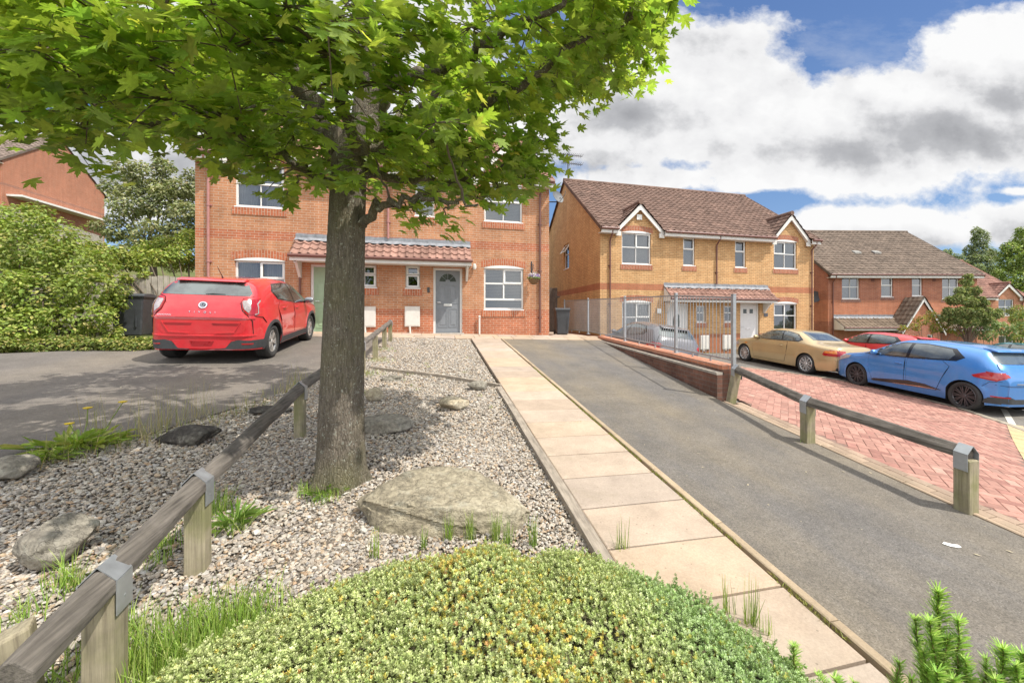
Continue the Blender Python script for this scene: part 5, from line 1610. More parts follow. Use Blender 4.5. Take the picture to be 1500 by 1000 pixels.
def bark_mat(name, c1, c2, lichen=.5, sc=1.):
    t = NT(name); o = t.obj()
    g = t.noise(1, t.mapping(o, (26 * sc, 26 * sc, 4.5 * sc)), 6, .7)
    v = t.n('ShaderNodeTexVoronoi'); v.feature = 'DISTANCE_TO_EDGE'; v.inputs['Scale'].default_value = 1
    wv = t.noise(3.5, o, 4, .6, 1)
    mp = t.mapping(o, (34 * sc, 34 * sc, 7 * sc)); ad = t.n('ShaderNodeVectorMath'); t.t.links.new(mp, ad.inputs[0]); t.t.links.new(wv, ad.inputs[1])
    t.t.links.new(ad.outputs[0], v.inputs['Vector'])
    crack = t.rng(v.outputs['Distance'], 0, .16)
    c = t.ramp(g, [(.3, c2), (.6, c1), (.8, tuple(q * 1.3 for q in c1))])
    c = t.mix(t.math('MULTIPLY', t.math('SUBTRACT', 1., crack), .28), c, tuple(q * .4 for q in c2))
    l1 = t.rng(t.noise(13 * sc, o, 6, .7), .60, .67); l2 = t.rng(t.noise(42 * sc, o, 4, .6), .62, .68)
    c = t.mix(t.math('MULTIPLY', t.math('MAXIMUM', t.math('MULTIPLY', l1, .8), l2), lichen), c, (.46, .47, .40))
    c = t.mix(t.math('MULTIPLY', t.rng(t.noise(2.2, o, 4), .45, .65), .3), c, (.20, .19, .07))
    zz = t.n('ShaderNodeSeparateXYZ'); t.t.links.new(o, zz.inputs[0])
    ms = t.math('MULTIPLY', t.rng(t.math('ADD', zz.outputs[2], t.math('MULTIPLY', t.noise(7, o, 4), .5)), .62, .28), .18)
    c = t.mix(ms, c, (.15, .17, .045))
    hh = t.math('ADD', t.math('MULTIPLY', crack, .25), g)
    return t.done(t.bsdf(c, .92, 0, t.bump(hh, .9, .03), .2))

def limb(mb, pts, r0, r1, n=10, wob=.02, sub=5, rng=random):
    P = [Vector(p) for p in pts]; out = []; m = len(P)
    for i in range(m - 1):
        p0, p1, p2, p3 = P[max(i - 1, 0)], P[i], P[i + 1], P[min(i + 2, m - 1)]
        for k in range(sub):
            t = k / sub
            q = .5 * ((2 * p1) + (-p0 + p2) * t + (2 * p0 - 5 * p1 + 4 * p2 - p3) * t * t + (-p0 + 3 * p1 - 3 * p2 + p3) * t ** 3)
            out.append(q)
    out.append(P[-1]); N = len(out)
    out = [q + Vector((rng.gauss(0, wob), rng.gauss(0, wob), rng.gauss(0, wob))) * (0 if i in (0, N - 1) else 1) for i, q in enumerate(out)]
    mb.tube(out, [lerp(r0, r1, (i / (N - 1)) ** .85) for i in range(N)], n)
    return out

def maple_tree():
    bx, by = -.775, 3.79
    base = Vector((bx, by, h(bx, by)))
    root = empty('maple_tree', base); tag(root, 'large maple with pale blotched trunk and spreading green leaves over the gravel bed', 'tree')
    D = 3.5
    rng = np.random.default_rng(21); rd = random.Random(5)
    L = lambda p: Vector(p) - base
    # trunk: ring by ring with flare, fluting and knots
    cen = [(496, 712, .205), (497, 690, .190), (498, 660, .182), (499, 600, .172), (502, 500, .158), (505, 400, .146), (508, 320, .138), (510, 270, .136), (514, 232, .142), (522, 205, .130)]
    nn = 40; V = []; ns = 0
    C = [L(dep(px, py, 3.46 + .0 * k)) for k, (px, py, r) in enumerate(cen)]
    zs = [c.z for c in C]; fine = np.linspace(zs[0] - .10, zs[-1], 70)
    for z in fine:
        x = np.interp(z, zs, [c.x for c in C]); y = np.interp(z, zs, [c.y for c in C]); r = np.interp(z, zs, [q[2] for q in cen])
        for k in range(nn):
            t = 2 * math.pi * k / nn
            fl = math.exp(-max(0, z - zs[0]) / .12)
            rr = r * (1 + .035 * math.sin(3 * t + z * .8) + .02 * math.sin(7 * t + 1.3 * z) + fl * (.20 * math.sin(5 * t + 1) + .09 * math.sin(3 * t + 2) + .10) + rng.normal(0, .006))
            V.append((x + rr * math.cos(t), y + rr * math.sin(t), z))
    ns = len(fine); idx = np.arange(ns * nn).reshape(ns, nn)
    F = np.stack([idx[:-1].ravel(), np.roll(idx[:-1], -1, 1).ravel(), np.roll(idx[1:], -1, 1).ravel(), idx[1:].ravel()], 1)
    BK = bark_mat('maple_bark', (.225, .19, .15), (.11, .09, .072), 1., 1.9)
    np_mesh('trunk', V, F, BK, root, smooth=True)
    mb = MB()
    Q = lambda px, py, d: L(dep(px, py, d))
    main = {}
    main['lead'] = limb(mb, [Q(520, 235, 3.46), Q(540, 175, 3.5), Q(560, 100, 3.55), Q(574, 40, 3.6), Q(590, -60, 3.7), Q(600, -200, 3.8), Q(590, -380, 3.9)], .150, .03, 16)
    main['lead2'] = limb(mb, [Q(540, 170, 3.5), Q(534, 90, 3.42), Q(532, 30, 3.4), Q(528, -60, 3.3), Q(515, -220, 3.2)], .105, .03, 14)
    main['left'] = limb(mb, [Q(512, 235, 3.46), Q(488, 205, 3.42), Q(462, 172, 3.36), Q(438, 120, 3.25), Q(405, 72, 3.1), Q(350, 30, 2.95), Q(260, -20, 2.8), Q(160, -80, 2.7)], .105, .022, 14)
    main['left2'] = limb(mb, [Q(455, 150, 3.34), Q(410, 105, 3.4), Q(330, 92, 3.5), Q(240, 95, 3.5), Q(150, 100, 3.4), Q(60, 95, 3.3)], .05, .012, 10)
    main['left3'] = limb(mb, [Q(462, 172, 3.36), Q(400, 160, 3.2), Q(330, 165, 3.1), Q(250, 178, 3.0), Q(170, 182, 2.9), Q(90, 190, 2.9)], .035, .008, 8)
    main['lowleft'] = limb(mb, [Q(500, 275, 3.4), Q(470, 262, 3.25), Q(440, 245, 3.12), Q(405, 222, 3.0), Q(360, 205, 2.9)], .055, .012, 10)
    main['lowright'] = limb(mb, [Q(530, 330, 3.4), Q(548, 306, 3.32), Q(575, 294, 3.25), Q(612, 291, 3.2), Q(660, 296, 3.2), Q(700, 300, 3.2)], .042, .008, 10)
    main['right'] = limb(mb, [Q(535, 225, 3.46), Q(600, 205, 3.45), Q(660, 187, 3.4), Q(713, 153, 3.4), Q(783, 110, 3.35), Q(840, 68, 3.3), Q(920, 25, 3.25), Q(985, -5, 3.2)], .058, .010, 10)
    main['right2'] = limb(mb, [Q(555, 120, 3.5), Q(600, 112, 3.4), Q(652, 95, 3.2), Q(720, 55, 3.05), Q(790, 18, 2.9), Q(860, -30, 2.8)], .06, .014, 10)
    main['right3'] = limb(mb, [Q(528, 250, 3.46), Q(580, 260, 3.6), Q(640, 266, 3.8), Q(700, 255, 3.9), Q(760, 235, 4.0)], .045, .008, 9)
    main['front'] = limb(mb, [Q(520, 215, 3.3), Q(500, 150, 2.9), Q(490, 70, 2.5), Q(470, -60, 2.2)], .05, .012, 9)
    main['back'] = limb(mb, [Q(525, 220, 3.6), Q(480, 170, 4.2), Q(400, 130, 4.9), Q(330, 110, 5.4)], .06, .012, 9)
    main['back2'] = limb(mb, [Q(540, 200, 3.6), Q(620, 150, 4.3), Q(690, 110, 4.9), Q(750, 90, 5.4)], .06, .012, 9)
    mb.build('limbs', BK, root, smooth=True, angle=70)
    # leaf bunches (place seen, distance, size) then the high crown
    B = [(40, 175, 3.0, .48), (130, 165, 2.75, .45), (235, 145, 2.6, .48), (300, 205, 2.9, .22), (345, 165, 2.8, .36), (392, 232, 3.0, .27), (432, 246, 3.0, .26), (420, 285, 3.3, .12), (210, 80, 2.4, .55), (60, 75, 2.4, .55), (330, 70, 2.35, .45), (100, 205, 3.2, .25), (225, 195, 3.2, .24),
         (-90, 120, 2.8, .7), (-120, 20, 2.6, .8), (100, -10, 2.15, .55), (250, -15, 2.0, .5), (420, 10, 2.25, .45), (450, 100, 2.5, .28), (470, 175, 2.9, .26), (505, 130, 2.7, .2), (20, 120, 3.6, .6), (160, 120, 3.6, .6), (290, 120, 3.8, .6), (250, 180, 4.0, .4),
         (600, 50, 2.7, .42), (560, 20, 2.6, .3), (575, 130, 3.0, .24), (545, 225, 3.05, .22), (610, 195, 3.2, .4), (680, 235, 3.5, .42), (630, 285, 3.4, .24), (585, 300, 3.3, .16), (650, 318, 3.3, .11), (755, 225, 3.8, .38), (730, 275, 3.8, .22), (735, 120, 3.3, .42), (815, 125, 3.5, .30), (850, 55, 3.3, .38),
         (925, 25, 3.2, .28), (955, 55, 3.4, .20), (780, 30, 3.0, .42), (690, 40, 2.85, .42), (700, 175, 3.3, .36), (790, 180, 3.7, .24), (880, -30, 3.0, .45), (985, -5, 3.3, .2), (670, 130, 4.2, .5), (760, 150, 4.5, .45), (620, 240, 4.2, .4), (820, 80, 4.2, .42), (560, 175, 4.4, .4),
         (450, 60, 2.6, .24), (500, 100, 2.7, .22), (560, 80, 2.8, .25), (430, 200, 3.0, .2), (530, 55, 2.5, .25), (490, 252, 3.1, .10), (545, 195, 3.0, .15), (600, 140, 2.8, .28), (470, 130, 2.6, .22), (590, 250, 3.7, .32), (660, 210, 4.0, .45), (730, 250, 4.1, .40), (560, 215, 3.9, .3), (785, 225, 4.1, .30), (700, 290, 3.7, .25), (610, 310, 3.5, .18), (660, 275, 4.2, .35), (770, 265, 4.0, .2), (320, 215, 3.6, .32), (370, 200, 3.7, .4), (440, 215, 3.8, .35), (300, 165, 3.4, .4), (400, 255, 3.5, .22), (345, 130, 3.6, .5), (430, 170, 3.7, .4), (480, 235, 3.9, .28), (130, 60, 3.0, .6), (30, 40, 3.0, .6), (230, 40, 3.0, .6), (380, 60, 3.2, .5), (880, 80, 3.7, .35), (905, 60, 3.9, .3), (720, 150, 3.8, .45), (790, 100, 3.9, .4), (380, 130, 5.0, .6), (300, 90, 5.3, .7), (680, 90, 5.2, .6), (800, 205, 4.0, .22), (500, 60, 5, .6), (520, 265, 3.05, .10), (640, 180, 2.7, .3), (480, 40, 2.1, .35)]
    bun = [(Q(px, py, d), r) for px, py, d, r in B]
    for k in range(58):
        while True:
            d = rng.normal(0, 1, 3); d /= np.linalg.norm(d)
            r = rng.uniform(.55, 1.) ** .5
            p = Vector((-.05 + 2.9 * d[0] * r, .1 + 2.9 * d[1] * r, 4.6 + 2.7 * d[2] * r))
            if p.z > 3.7 and not (p.y + by < 1.3 and p.z < 4.3): break
        bun.append((p, rng.uniform(.38, .62)))
    nodes = [q for v in main.values() for q in v[2:]]
    tw = MB(); PP = []; AX = []; NN = []; SZ = []
    for c, r in bun:
        a = min(nodes, key=lambda q: (q - c).length + max(0, (q.z - c.z)) * .4)
        dist = (a - c).length
        mid = a.lerp(c, .5) + Vector((0, 0, .12 * dist))
        if dist > .15:
            tip = limb(tw, [a, mid, c], min(.022, .008 + .012 * r), .005, 6, .012, 4, rd)
        ntw = max(4, int(9 * r / .4)); per = max(8, int(r * 54))
        for k in range(ntw):
            d = Vector(rng.normal(0, 1, 3)); d.z *= .5; d.normalize()
            e = c + Vector((d.x, d.y, d.z)) * r * rng.uniform(.5, 1.)
            m = c.lerp(e, .5) + Vector((0, 0, .05 * r))
            if d.length and r > .15: tw.tube([c, m, e], [.005, .004, .0025], 4, cap=False)
            for j in range(per // 2):
                t = rng.uniform(.25, 1.1); q = c.lerp(e, t) + Vector(rng.normal(0, .06 + .05 * r, 3))
                PP.append(q); out = Vector((q.x, q.y, 0)).normalized() if Vector((q.x, q.y, 0)).length > .1 else Vector((1, 0, 0))
                AX.append(out * .6 + Vector((d.x, d.y, -.75)) + Vector(rng.normal(0, .35, 3)))
                NN.append(Vector((out.x * .35, out.y * .35, 1.)) + Vector(rng.normal(0, .38, 3)))
                SZ.append(rng.uniform(.085, .165))
    tw.build('twigs', simple('twig_bark', (.13, .10, .075), .9, 0, .2), root, smooth=True)
    n = len(PP); print('maple leaves', n)
    cols = pick([(.26, .365, .07), (.30, .405, .075), (.35, .44, .085), (.215, .315, .065), (.46, .50, .11)], n, rng, [.3, .3, .2, .13, .07])
    leaf_cloud('crown', np.array(PP), np.array(NN), np.array(SZ), MAPLE_T, MAPLE_F, cols, BARK_LEAF, root, np.array(AX), rng, .12)
maple_tree()

def shell_points(blobs, dens, rng, flat=1., inner=.72):
    """points near the surface of a union of ellipsoids with outward normals"""
    P, Nn, cl = [], [], []
    for bi, (c, r) in enumerate(blobs):
        rx, ry, rz = r if isinstance(r, (tuple, list)) else (r, r, r * flat)
        n = int(dens * (rx * ry + rx * rz + ry * rz) * 4.2)
        d = unit(rng.normal(0, 1, (n, 3))); k = rng.uniform(inner, 1.06, (n, 1)) * (1 + .10 * np.sin(d[:, :1] * 9 + bi) * np.sin(d[:, 1:2] * 8 + bi * 2) * np.sin(d[:, 2:] * 7 + bi))
        p = d * k * np.array([rx, ry, rz]); P.append(p + np.array(c)); Nn.append(unit(d / np.array([rx, ry, rz]))); cl.append(np.full(n, bi))
    P, Nn, cl = np.concatenate(P), np.concatenate(Nn), np.concatenate(cl)
    keep = np.ones(len(P), bool)
    for bi, (c, r) in enumerate(blobs):
        rr = np.array(r if isinstance(r, (tuple, list)) else (r, r, r * flat)) * .70
        keep &= ~((((P - np.array(c)) / rr) ** 2).sum(1) < 1) | (cl == bi)
    return P[keep], Nn[keep], cl[keep]

def shrub(name, label, cat, base, blobs, dens, size, pal, w=None, stems=5, split=5, tmpl=(OVAL_T, OVAL_F), mat=None, droop=.2, seed=1, group=None, trunk=None, flat=.85, trunk_r=.1, inner=.6, tcol=(.14, .11, .08)):
    rng = np.random.default_rng(seed); rd = random.Random(seed)
    base = Vector(base)
    root = empty(name, base); tag(root, label, cat, group)
    bl0 = [(Vector(c) - base, r) for c, r in blobs]; bl = []
    for c, r in bl0:
        rv = Vector(r) if isinstance(r, (tuple, list)) else Vector((r, r, r * flat))
        bl.append((c, tuple(rv * .80)))
        for k in range(split):
            d = Vector((rd.gauss(0, 1), rd.gauss(0, 1), rd.gauss(.25, .9))).normalized(); q = rd.uniform(.28, .5)
            bl.append((c + Vector((d.x * rv.x, d.y * rv.y, d.z * rv.z)) * rd.uniform(.62, .95), tuple(rv * q)))
    P, Nn, cl = shell_points([((c.x, c.y, c.z), r) for c, r in bl], dens, rng, flat, inner)
    n = len(P)
    tone = rng.uniform(.82, 1.18, len(bl))
    cols = pick(pal, n, rng, w) * tone[cl][:, None]
    ax = Nn * .8 + rng.normal(0, .7, (n, 3)); ax[:, 2] -= droop
    nr = Nn * .6 + np.array([0, 0, .75])
    leaf_cloud('crown' if trunk else 'foliage', P, nr, rng.uniform(.65, 1.25, n) * size, tmpl[0], tmpl[1], cols, mat or SHRUB_LEAF, root, ax, rng, .4)
    mb = MB()
    tops = [c for c, r in bl0]
    if trunk:
        top = Vector(trunk) - base
        tr = limb(mb, [Vector((0, 0, -.1)), top * .5 + Vector((rd.uniform(-.05, .05), 0, 0)), top], trunk_r, trunk_r * .55, 10, trunk_r * .08, 5, rd)
        for c in tops: limb(mb, [tr[-2], tr[-1].lerp(c, .55) + Vector((0, 0, .1 * min(1, trunk_r * 6))), c], trunk_r * .30, trunk_r * .07, 6, .01, 4, rd)
    else:
        for c in tops:
            b0 = Vector((c.x * .35 + rd.uniform(-.15, .15), c.y * .35 + rd.uniform(-.15, .15), -.08)); 
            limb(mb, [b0, b0.lerp(c, .5) + Vector((rd.uniform(-.1, .1), rd.uniform(-.1, .1), .1)), c], .03 if stems > 3 else .015, .008, 6, .015, 3, rd)
    mb.build('trunk' if trunk else 'stems', simple(name + '_bark', tcol, .9, 0, .25, 20), root, smooth=True)
    return root

GREENS = [(.24, .31, .060), (.29, .37, .075), (.18, .25, .05), (.36, .40, .105), (.42, .39, .13)]
def left_bushes():
    # the tall shrub bank on the left
    b = []
    for px, py, d, r in [(30, 360, 9.3, .85), (-40, 400, 9, 1.), (80, 350, 9.6, .7), (110, 385, 9.4, .7), (60, 430, 8.9, .8), (-10, 450, 8.6, .8), (135, 420, 9.2, .55), (130, 465, 9.0, .5), (90, 475, 8.8, .55), (165, 445, 9.5, .3), (30, 480, 8.4, .5), (-60, 330, 10, .9), (20, 325, 10, .6), (-70, 470, 8.2, .6), (165, 488, 9.2, .22)]:
        b.append((dep(px, py, d), r))
    c = at(60, 500)[0]
    shrub('bush', 'huge leafy light green bush filling the left side above the driveway', 'bush', (c.x, c.y, h(c.x, c.y)), b, 300, .085, GREENS, [.3, .28, .17, .18, .07], seed=3)
    b = []
    for px, py, d, r in [(172, 375, 10.8, .38), (200, 385, 11, .30), (232, 378, 11.4, .30), (262, 372, 11.8, .36), (276, 350, 12.3, .38), (155, 375, 10.6, .4), (240, 360, 12.4, .36), (215, 370, 12.2, .36), (272, 388, 12.2, .28), (210, 402, 11, .14), (184, 408, 10.7, .16)]:
        b.append((dep(px, py, d), r))
    c = at(230, 505)[0]
    shrub('climbing_shrub', 'yellow-green shrub spilling over the paling fence behind the black bin', 'shrub', (c.x - .4, 13.3, h(c.x, 13.3)), b, 460, .085, [(.29, .37, .07), (.35, .41, .09), (.21, .28, .05), (.42, .41, .12)], None, seed=4)
    b = []
    for px, py, d, r in [(215, 262, 19, .95), (190, 300, 18.6, 1.), (245, 300, 19, 1.), (170, 335, 18.5, .8), (225, 345, 18.4, 1.), (265, 340, 18.6, .9), (275, 275, 19.5, .9), (200, 370, 18.2, .8), (245, 375, 18.2, .7), (300, 320, 19, 1.), (165, 275, 19, .5), (240, 245, 19.4, .5)]:
        b.append((dep(px, py, d), r))
    x, y = dep(225, 400, 18.6).x, dep(225, 400, 18.6).y
    shrub('broadleaf_tree', 'dull green round-crowned tree rising between the left fence and the orange brick pair', 'tree', (x, y, h(x, y)), b, 150, .14, [(.24, .265, .12), (.29, .31, .15), (.18, .21, .09), (.36, .36, .20)], None, seed=5, trunk=(x, y, h(x, y) + 2.6), trunk_r=.2, inner=.55)
    # low weeds along the far edge of the left driveway
    b = []
    for px in range(-60, 215, 22):
        p, d = at(px, 513 + (px % 3)); b.append((p + Vector((0, .25, .10)), (.34, .26, .16)))
    c = at(80, 512)[0]
    o = shrub('weed_strip', 'strip of low yellow-green weeds along the far edge of the left driveway', 'weeds', (c.x, c.y + .2, h(c.x, c.y)), b, 900, .06, [(.26, .30, .07), (.19, .25, .05), (.36, .33, .11), (.13, .18, .04)], None, seed=6)
left_bushes()

def right_plants():
    def tr(px, d, blobs, name, label, dens, size, pal, seed, trh, r=.2, g=None, cat='tree', **kw):
        x, y = dep(px, 465, d).x, dep(px, 465, d).y; z = h(x, y)
        shrub(name, label, cat, (x, y, z), [(dep(a, b_, dd), rr) for a, b_, dd, rr in blobs], dens, size, pal, None, seed=seed, trunk=(x, y, z + trh), trunk_r=r, group=g, **kw)
    G2 = [(.20, .25, .12), (.25, .30, .14), (.16, .205, .10), (.31, .34, .18)]
    tr(1440, 62, [(1437, 350, 62, (1.2, 1.2, 1.6)), (1436, 368, 62, (1.5, 1.5, 1.6)), (1440, 388, 61, (2., 2., 1.8)), (1432, 400, 61, (1.7, 1.7, 1.5)), (1450, 402, 61, (1.8, 1.8, 1.6)), (1424, 398, 60, (1.2, 1.2, 1.)), (1445, 372, 62, (1.1, 1.1, 1.2)), (1440, 420, 61, (2.2, 2.2, 2.))], 'tall_tree', 'tall slender grey-green tree above the red-brown roof, second from the right edge', 46, .30, G2, 11, 5, .25)
    tr(1390, 58, [(1388, 376, 58, (1.1, 1.1, .9)), (1396, 382, 58, (1.1, 1.1, .9)), (1402, 390, 58, (1.3, 1.3, 1.)), (1380, 384, 58, (.9, .9, .9)), (1392, 396, 58, (2, 2, 1.2))], 'distant_tree', 'small rounded tree top just clearing the dark roof of the red brick house', 55, .26, G2, 12, 5, .2)
    tr(1490, 46, [(1488, 365, 46, (1.4, 1.4, 1.2)), (1500, 350, 46, (1.2, 1.2, 1.2)), (1480, 385, 46, (1.2, 1.2, 1.1)), (1498, 385, 45, (1.6, 1.6, 1.4)), (1484, 405, 45, (1.4, 1.4, 1.2)), (1500, 412, 44, (1.6, 1.6, 1.4)), (1520, 380, 45, (1.8, 1.8, 1.8)), (1478, 418, 45, (.9, .9, .9)), (1500, 425, 44, (1.3, 1.3, 1.2))], 'broadleaf_tree', 'full bright green tree cut by the right edge of the view', 70, .24, [(.23, .31, .07), (.29, .38, .085), (.17, .24, .055), (.36, .41, .13)], 13, 4, .25)
    # clipped pine with two stems
    N = [(.19, .255, .08), (.24, .30, .095), (.14, .20, .06), (.33, .36, .13), (.38, .37, .15)]
    bl = [(1417, 414, 17.5, .22), (1408, 426, 17.4, .26), (1426, 428, 17.5, .26), (1400, 440, 17.3, .27), (1419, 441, 17.2, .28), (1434, 442, 17.5, .26), (1390, 456, 17.3, .24), (1408, 456, 17.1, .28), (1428, 458, 17.2, .28), (1444, 455, 17.5, .26), (1458, 462, 17.5, .22), (1384, 464, 17.4, .18), (1400, 468, 17.2, .22), (1446, 468, 17.4, .24), (1424, 470, 17.2, .26), (1462, 458, 17.6, .16), (1410, 470, 17.4, .28), (1436, 470, 17.5, .28), (1416, 458, 17.5, .32), (1430, 446, 17.6, .3), (1416, 432, 17.6, .26), (1418, 405, 17.5, .13), (1394, 470, 17.5, .2)]
    tr(1418, 17.6, bl, 'pine_tree', 'cloud-clipped dwarf pine with reddish stems beyond the blue hatchback', 1300, .085, N, 14, 1.15, .075, tmpl=([(q[0] * .75, q[1], q[2]) for q in OVAL_T], OVAL_F), mat=NEEDLE, droop=-.5, tcol=(.17, .10, .07))
    def low(name, label, blobs, dens, size, pal, seed, cat='bush'):
        p = [dep(*q[:3]) for q in blobs]; c = sum(p, Vector()) / len(p); z = h(c.x, c.y)
        shrub(name, label, cat, (c.x, c.y, z), [(a, q[3]) for a, q in zip(p, blobs)], dens, size, pal, None, seed=seed, stems=2)
    low('juniper_bush', 'spreading blue-green juniper mound to the right of the clipped pine', [(1436, 482, 17.8, .30), (1452, 476, 18, .34), (1468, 482, 18, .32), (1480, 488, 18, .3), (1448, 492, 17.6, .3), (1492, 478, 18.4, .26), (1425, 488, 17.8, .25)], 300, .09, [(.24, .32, .13), (.30, .37, .16), (.18, .25, .09)], 15)
    low('flowering_shrub', 'yellow and red tinted shrub in front of the gabled porch, left of the clipped pine', [(1352, 470, 18, .26), (1366, 462, 18.2, .28), (1382, 474, 18, .28), (1340, 478, 17.8, .22), (1372, 480, 17.8, .3), (1395, 482, 17.8, .25), (1322, 480, 17.8, .16), (1408, 486, 17.6, .2)], 300, .075, [(.30, .30, .05), (.38, .33, .05), (.20, .26, .05), (.36, .17, .07), (.15, .21, .04)], 16)
    low('laurel_bush', 'dark green bush at the far right edge behind the teal car', [(1496, 498, 15.5, .3), (1510, 480, 16, .5), (1488, 455, 24, .5), (1498, 468, 20, .5)], 260, .09, [(.12, .18, .04), (.17, .23, .06), (.30, .30, .06)], 17)
right_plants()

# ---------------------------------------------------------------- pale mounded hebe in the foreground
def hebe():
    rng = np.random.default_rng(31)
    cx, cy, rx, ry = .13, 1.22, 1.42, 1.27
    root = empty('hebe_shrub', (cx, cy, h(cx, cy))); tag(root, 'low pale green mounded hebe with yellow tips in the foreground between gravel and path', 'shrub')
    bumps = [(rng.uniform(-1.2, 1.6), rng.uniform(.1, 2.4), rng.uniform(.06, .22), rng.uniform(-.075, .06)) for _ in range(120)]
    def hh(x, y):
        r2 = ((x - cx) / rx) ** 2 + ((y - cy) / ry) ** 2
        z = .40 * np.sqrt(np.clip(1 - r2, 0, 1)) + .07 * np.exp(-(((x - .20) / .35) ** 2 + ((y - 2.05) / .22) ** 2))
        z = z - .09 * np.exp(-(((x - .50) / .10) ** 2 + ((y - 2.1) / .45) ** 2))
        for a, b, s, q in bumps: z = z + q * np.exp(-((x - a) ** 2 + (y - b) ** 2) / (s * s)) * (r2 < 1)
        return np.where(r2 < 1, z, 0), r2
    n = 60000
    a = rng.uniform(0, 2 * np.pi, n); r = np.sqrt(rng.uniform(0, 1, n))
    X, Y = cx + rx * r * np.cos(a), cy + ry * r * np.sin(a)
    keep = (Y > .15); X, Y = X[keep], Y[keep]
    Z, r2 = hh(X, Y); e = .02
    nx = -(hh(X + e, Y)[0] - hh(X - e, Y)[0]) / (2 * e); ny = -(hh(X, Y + e)[0] - hh(X, Y - e)[0]) / (2 * e)
    NR = unit(np.stack([np.clip(nx, -1.6, 1.6), np.clip(ny, -1.6, 1.6), np.ones(len(X))], 1)); m = len(X)
    clump = np.sin(X * 41 + np.sin(Y * 23) * 2) * np.sin(Y * 37 + np.sin(X * 19) * 2)
    depth = rng.normal(0, .014, m) + .016 * (clump < -.3)
    P = np.stack([X, Y, H(X, Y) + Z], 1) - NR * depth[:, None] + rng.normal(0, .004, (m, 3))
    idx = rng.choice(len(P), 900); st, su, sh = [], [], rng.normal(0, .25, (900, 3))
    for q in range(1, 5):
        dv = unit(NR[idx] + sh); st.append(P[idx] + dv * .011 * q * rng.uniform(.8, 1.2, (900, 1))); su.append(dv)
    P = np.concatenate([P] + st); NR = np.concatenate([NR] + su); X = np.concatenate([X] + [X[idx]] * 4); Y = np.concatenate([Y] + [Y[idx]] * 4); m = len(X)
    # whorls of little leaves
    k = 8; up = unit(NR + rng.normal(0, .30, (m, 3)))
    t1 = unit(np.cross(up, rng.normal(0, 1, (m, 3)))); t2 = np.cross(up, t1)
    ang = (np.arange(k) * 2 * np.pi / 4)[None] + (np.arange(k) // 4)[None] * .785 + rng.uniform(0, .4, (m, k))
    tier = (np.arange(k) // 4)[None, :, None]
    rad = t1[:, None] * np.cos(ang)[..., None] + t2[:, None] * np.sin(ang)[..., None]
    lean = np.where(tier == 0, .75, 1.5)
    axis = unit(rad + up[:, None] * lean * rng.uniform(.7, 1.3, (m, k, 1)))
    nr = unit(up[:, None] - rad * .6)
    C0 = P[:, None] + up[:, None] * (tier * .006)
    size = rng.uniform(.0095, .016, (m, 1)) * np.where(np.arange(k) // 4 == 0, 1, .8)[None]
    pal = np.array([(.50, .56, .25), (.57, .62, .30), (.42, .49, .20), (.64, .67, .38), (.34, .42, .15)])
    cc = pal[rng.choice(5, m, p=[.3, .26, .2, .12, .12])]
    band = np.exp(-((X - .38 - .22 * np.sin(Y * 2.2)) / .22) ** 2) * .75 + .12 + .25 * np.exp(-((X + .45) ** 2 + (Y - .8) ** 2) / .02)
    patch = np.sin(X * 14 + 2 * np.sin(Y * 9)) * np.sin(Y * 12 + np.sin(X * 7))
    tip = rng.random(m) < np.clip(band * (.46 + .42 * patch), 0, .8)
    cc = np.where(tip[:, None], np.array([(.56, .50, .12), (.62, .47, .13), (.56, .33, .13), (.52, .53, .15)])[rng.choice(4, m, p=[.4, .28, .08, .24])], cc)
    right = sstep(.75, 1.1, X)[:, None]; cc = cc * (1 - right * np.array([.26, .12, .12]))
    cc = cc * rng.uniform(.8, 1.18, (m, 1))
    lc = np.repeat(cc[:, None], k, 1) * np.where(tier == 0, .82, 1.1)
    T = np.array([(-.0, 0, 0), (.24, .4, .03), (.16, .85, .0), (0, 1, -.02), (-.16, .85, .0), (-.24, .4, .03)])
    A = axis.reshape(-1, 3); N_ = nr.reshape(-1, 3); N_ = unit(N_ - (N_ * A).sum(1, keepdims=True) * A); Bv = np.cross(N_, A); S = size.reshape(-1)
    V = C0.reshape(-1, 3)[:, None] + S[:, None, None] * (Bv[:, None] * T[None, :, :1] + A[:, None] * T[None, :, 1:2] + N_[:, None] * T[None, :, 2:3])
    F = (np.array([(0, 1, 2, 3), (0, 3, 4, 5)])[None] + (np.arange(len(A)) * 6)[:, None, None]).reshape(-1, 4)
    V = V.reshape(-1, 3) - np.array(root.location)
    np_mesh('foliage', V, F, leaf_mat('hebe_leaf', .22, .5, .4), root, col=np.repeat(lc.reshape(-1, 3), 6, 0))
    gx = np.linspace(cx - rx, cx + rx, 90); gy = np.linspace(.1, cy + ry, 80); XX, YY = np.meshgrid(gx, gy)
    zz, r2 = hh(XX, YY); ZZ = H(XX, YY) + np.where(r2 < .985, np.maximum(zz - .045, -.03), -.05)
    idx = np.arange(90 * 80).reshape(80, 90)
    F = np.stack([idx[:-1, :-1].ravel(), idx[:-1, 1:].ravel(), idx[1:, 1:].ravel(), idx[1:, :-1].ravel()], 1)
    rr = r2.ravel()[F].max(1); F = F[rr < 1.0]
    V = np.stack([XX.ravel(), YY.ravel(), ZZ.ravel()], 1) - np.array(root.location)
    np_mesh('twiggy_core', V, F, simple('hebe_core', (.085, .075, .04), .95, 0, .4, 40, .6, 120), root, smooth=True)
hebe()

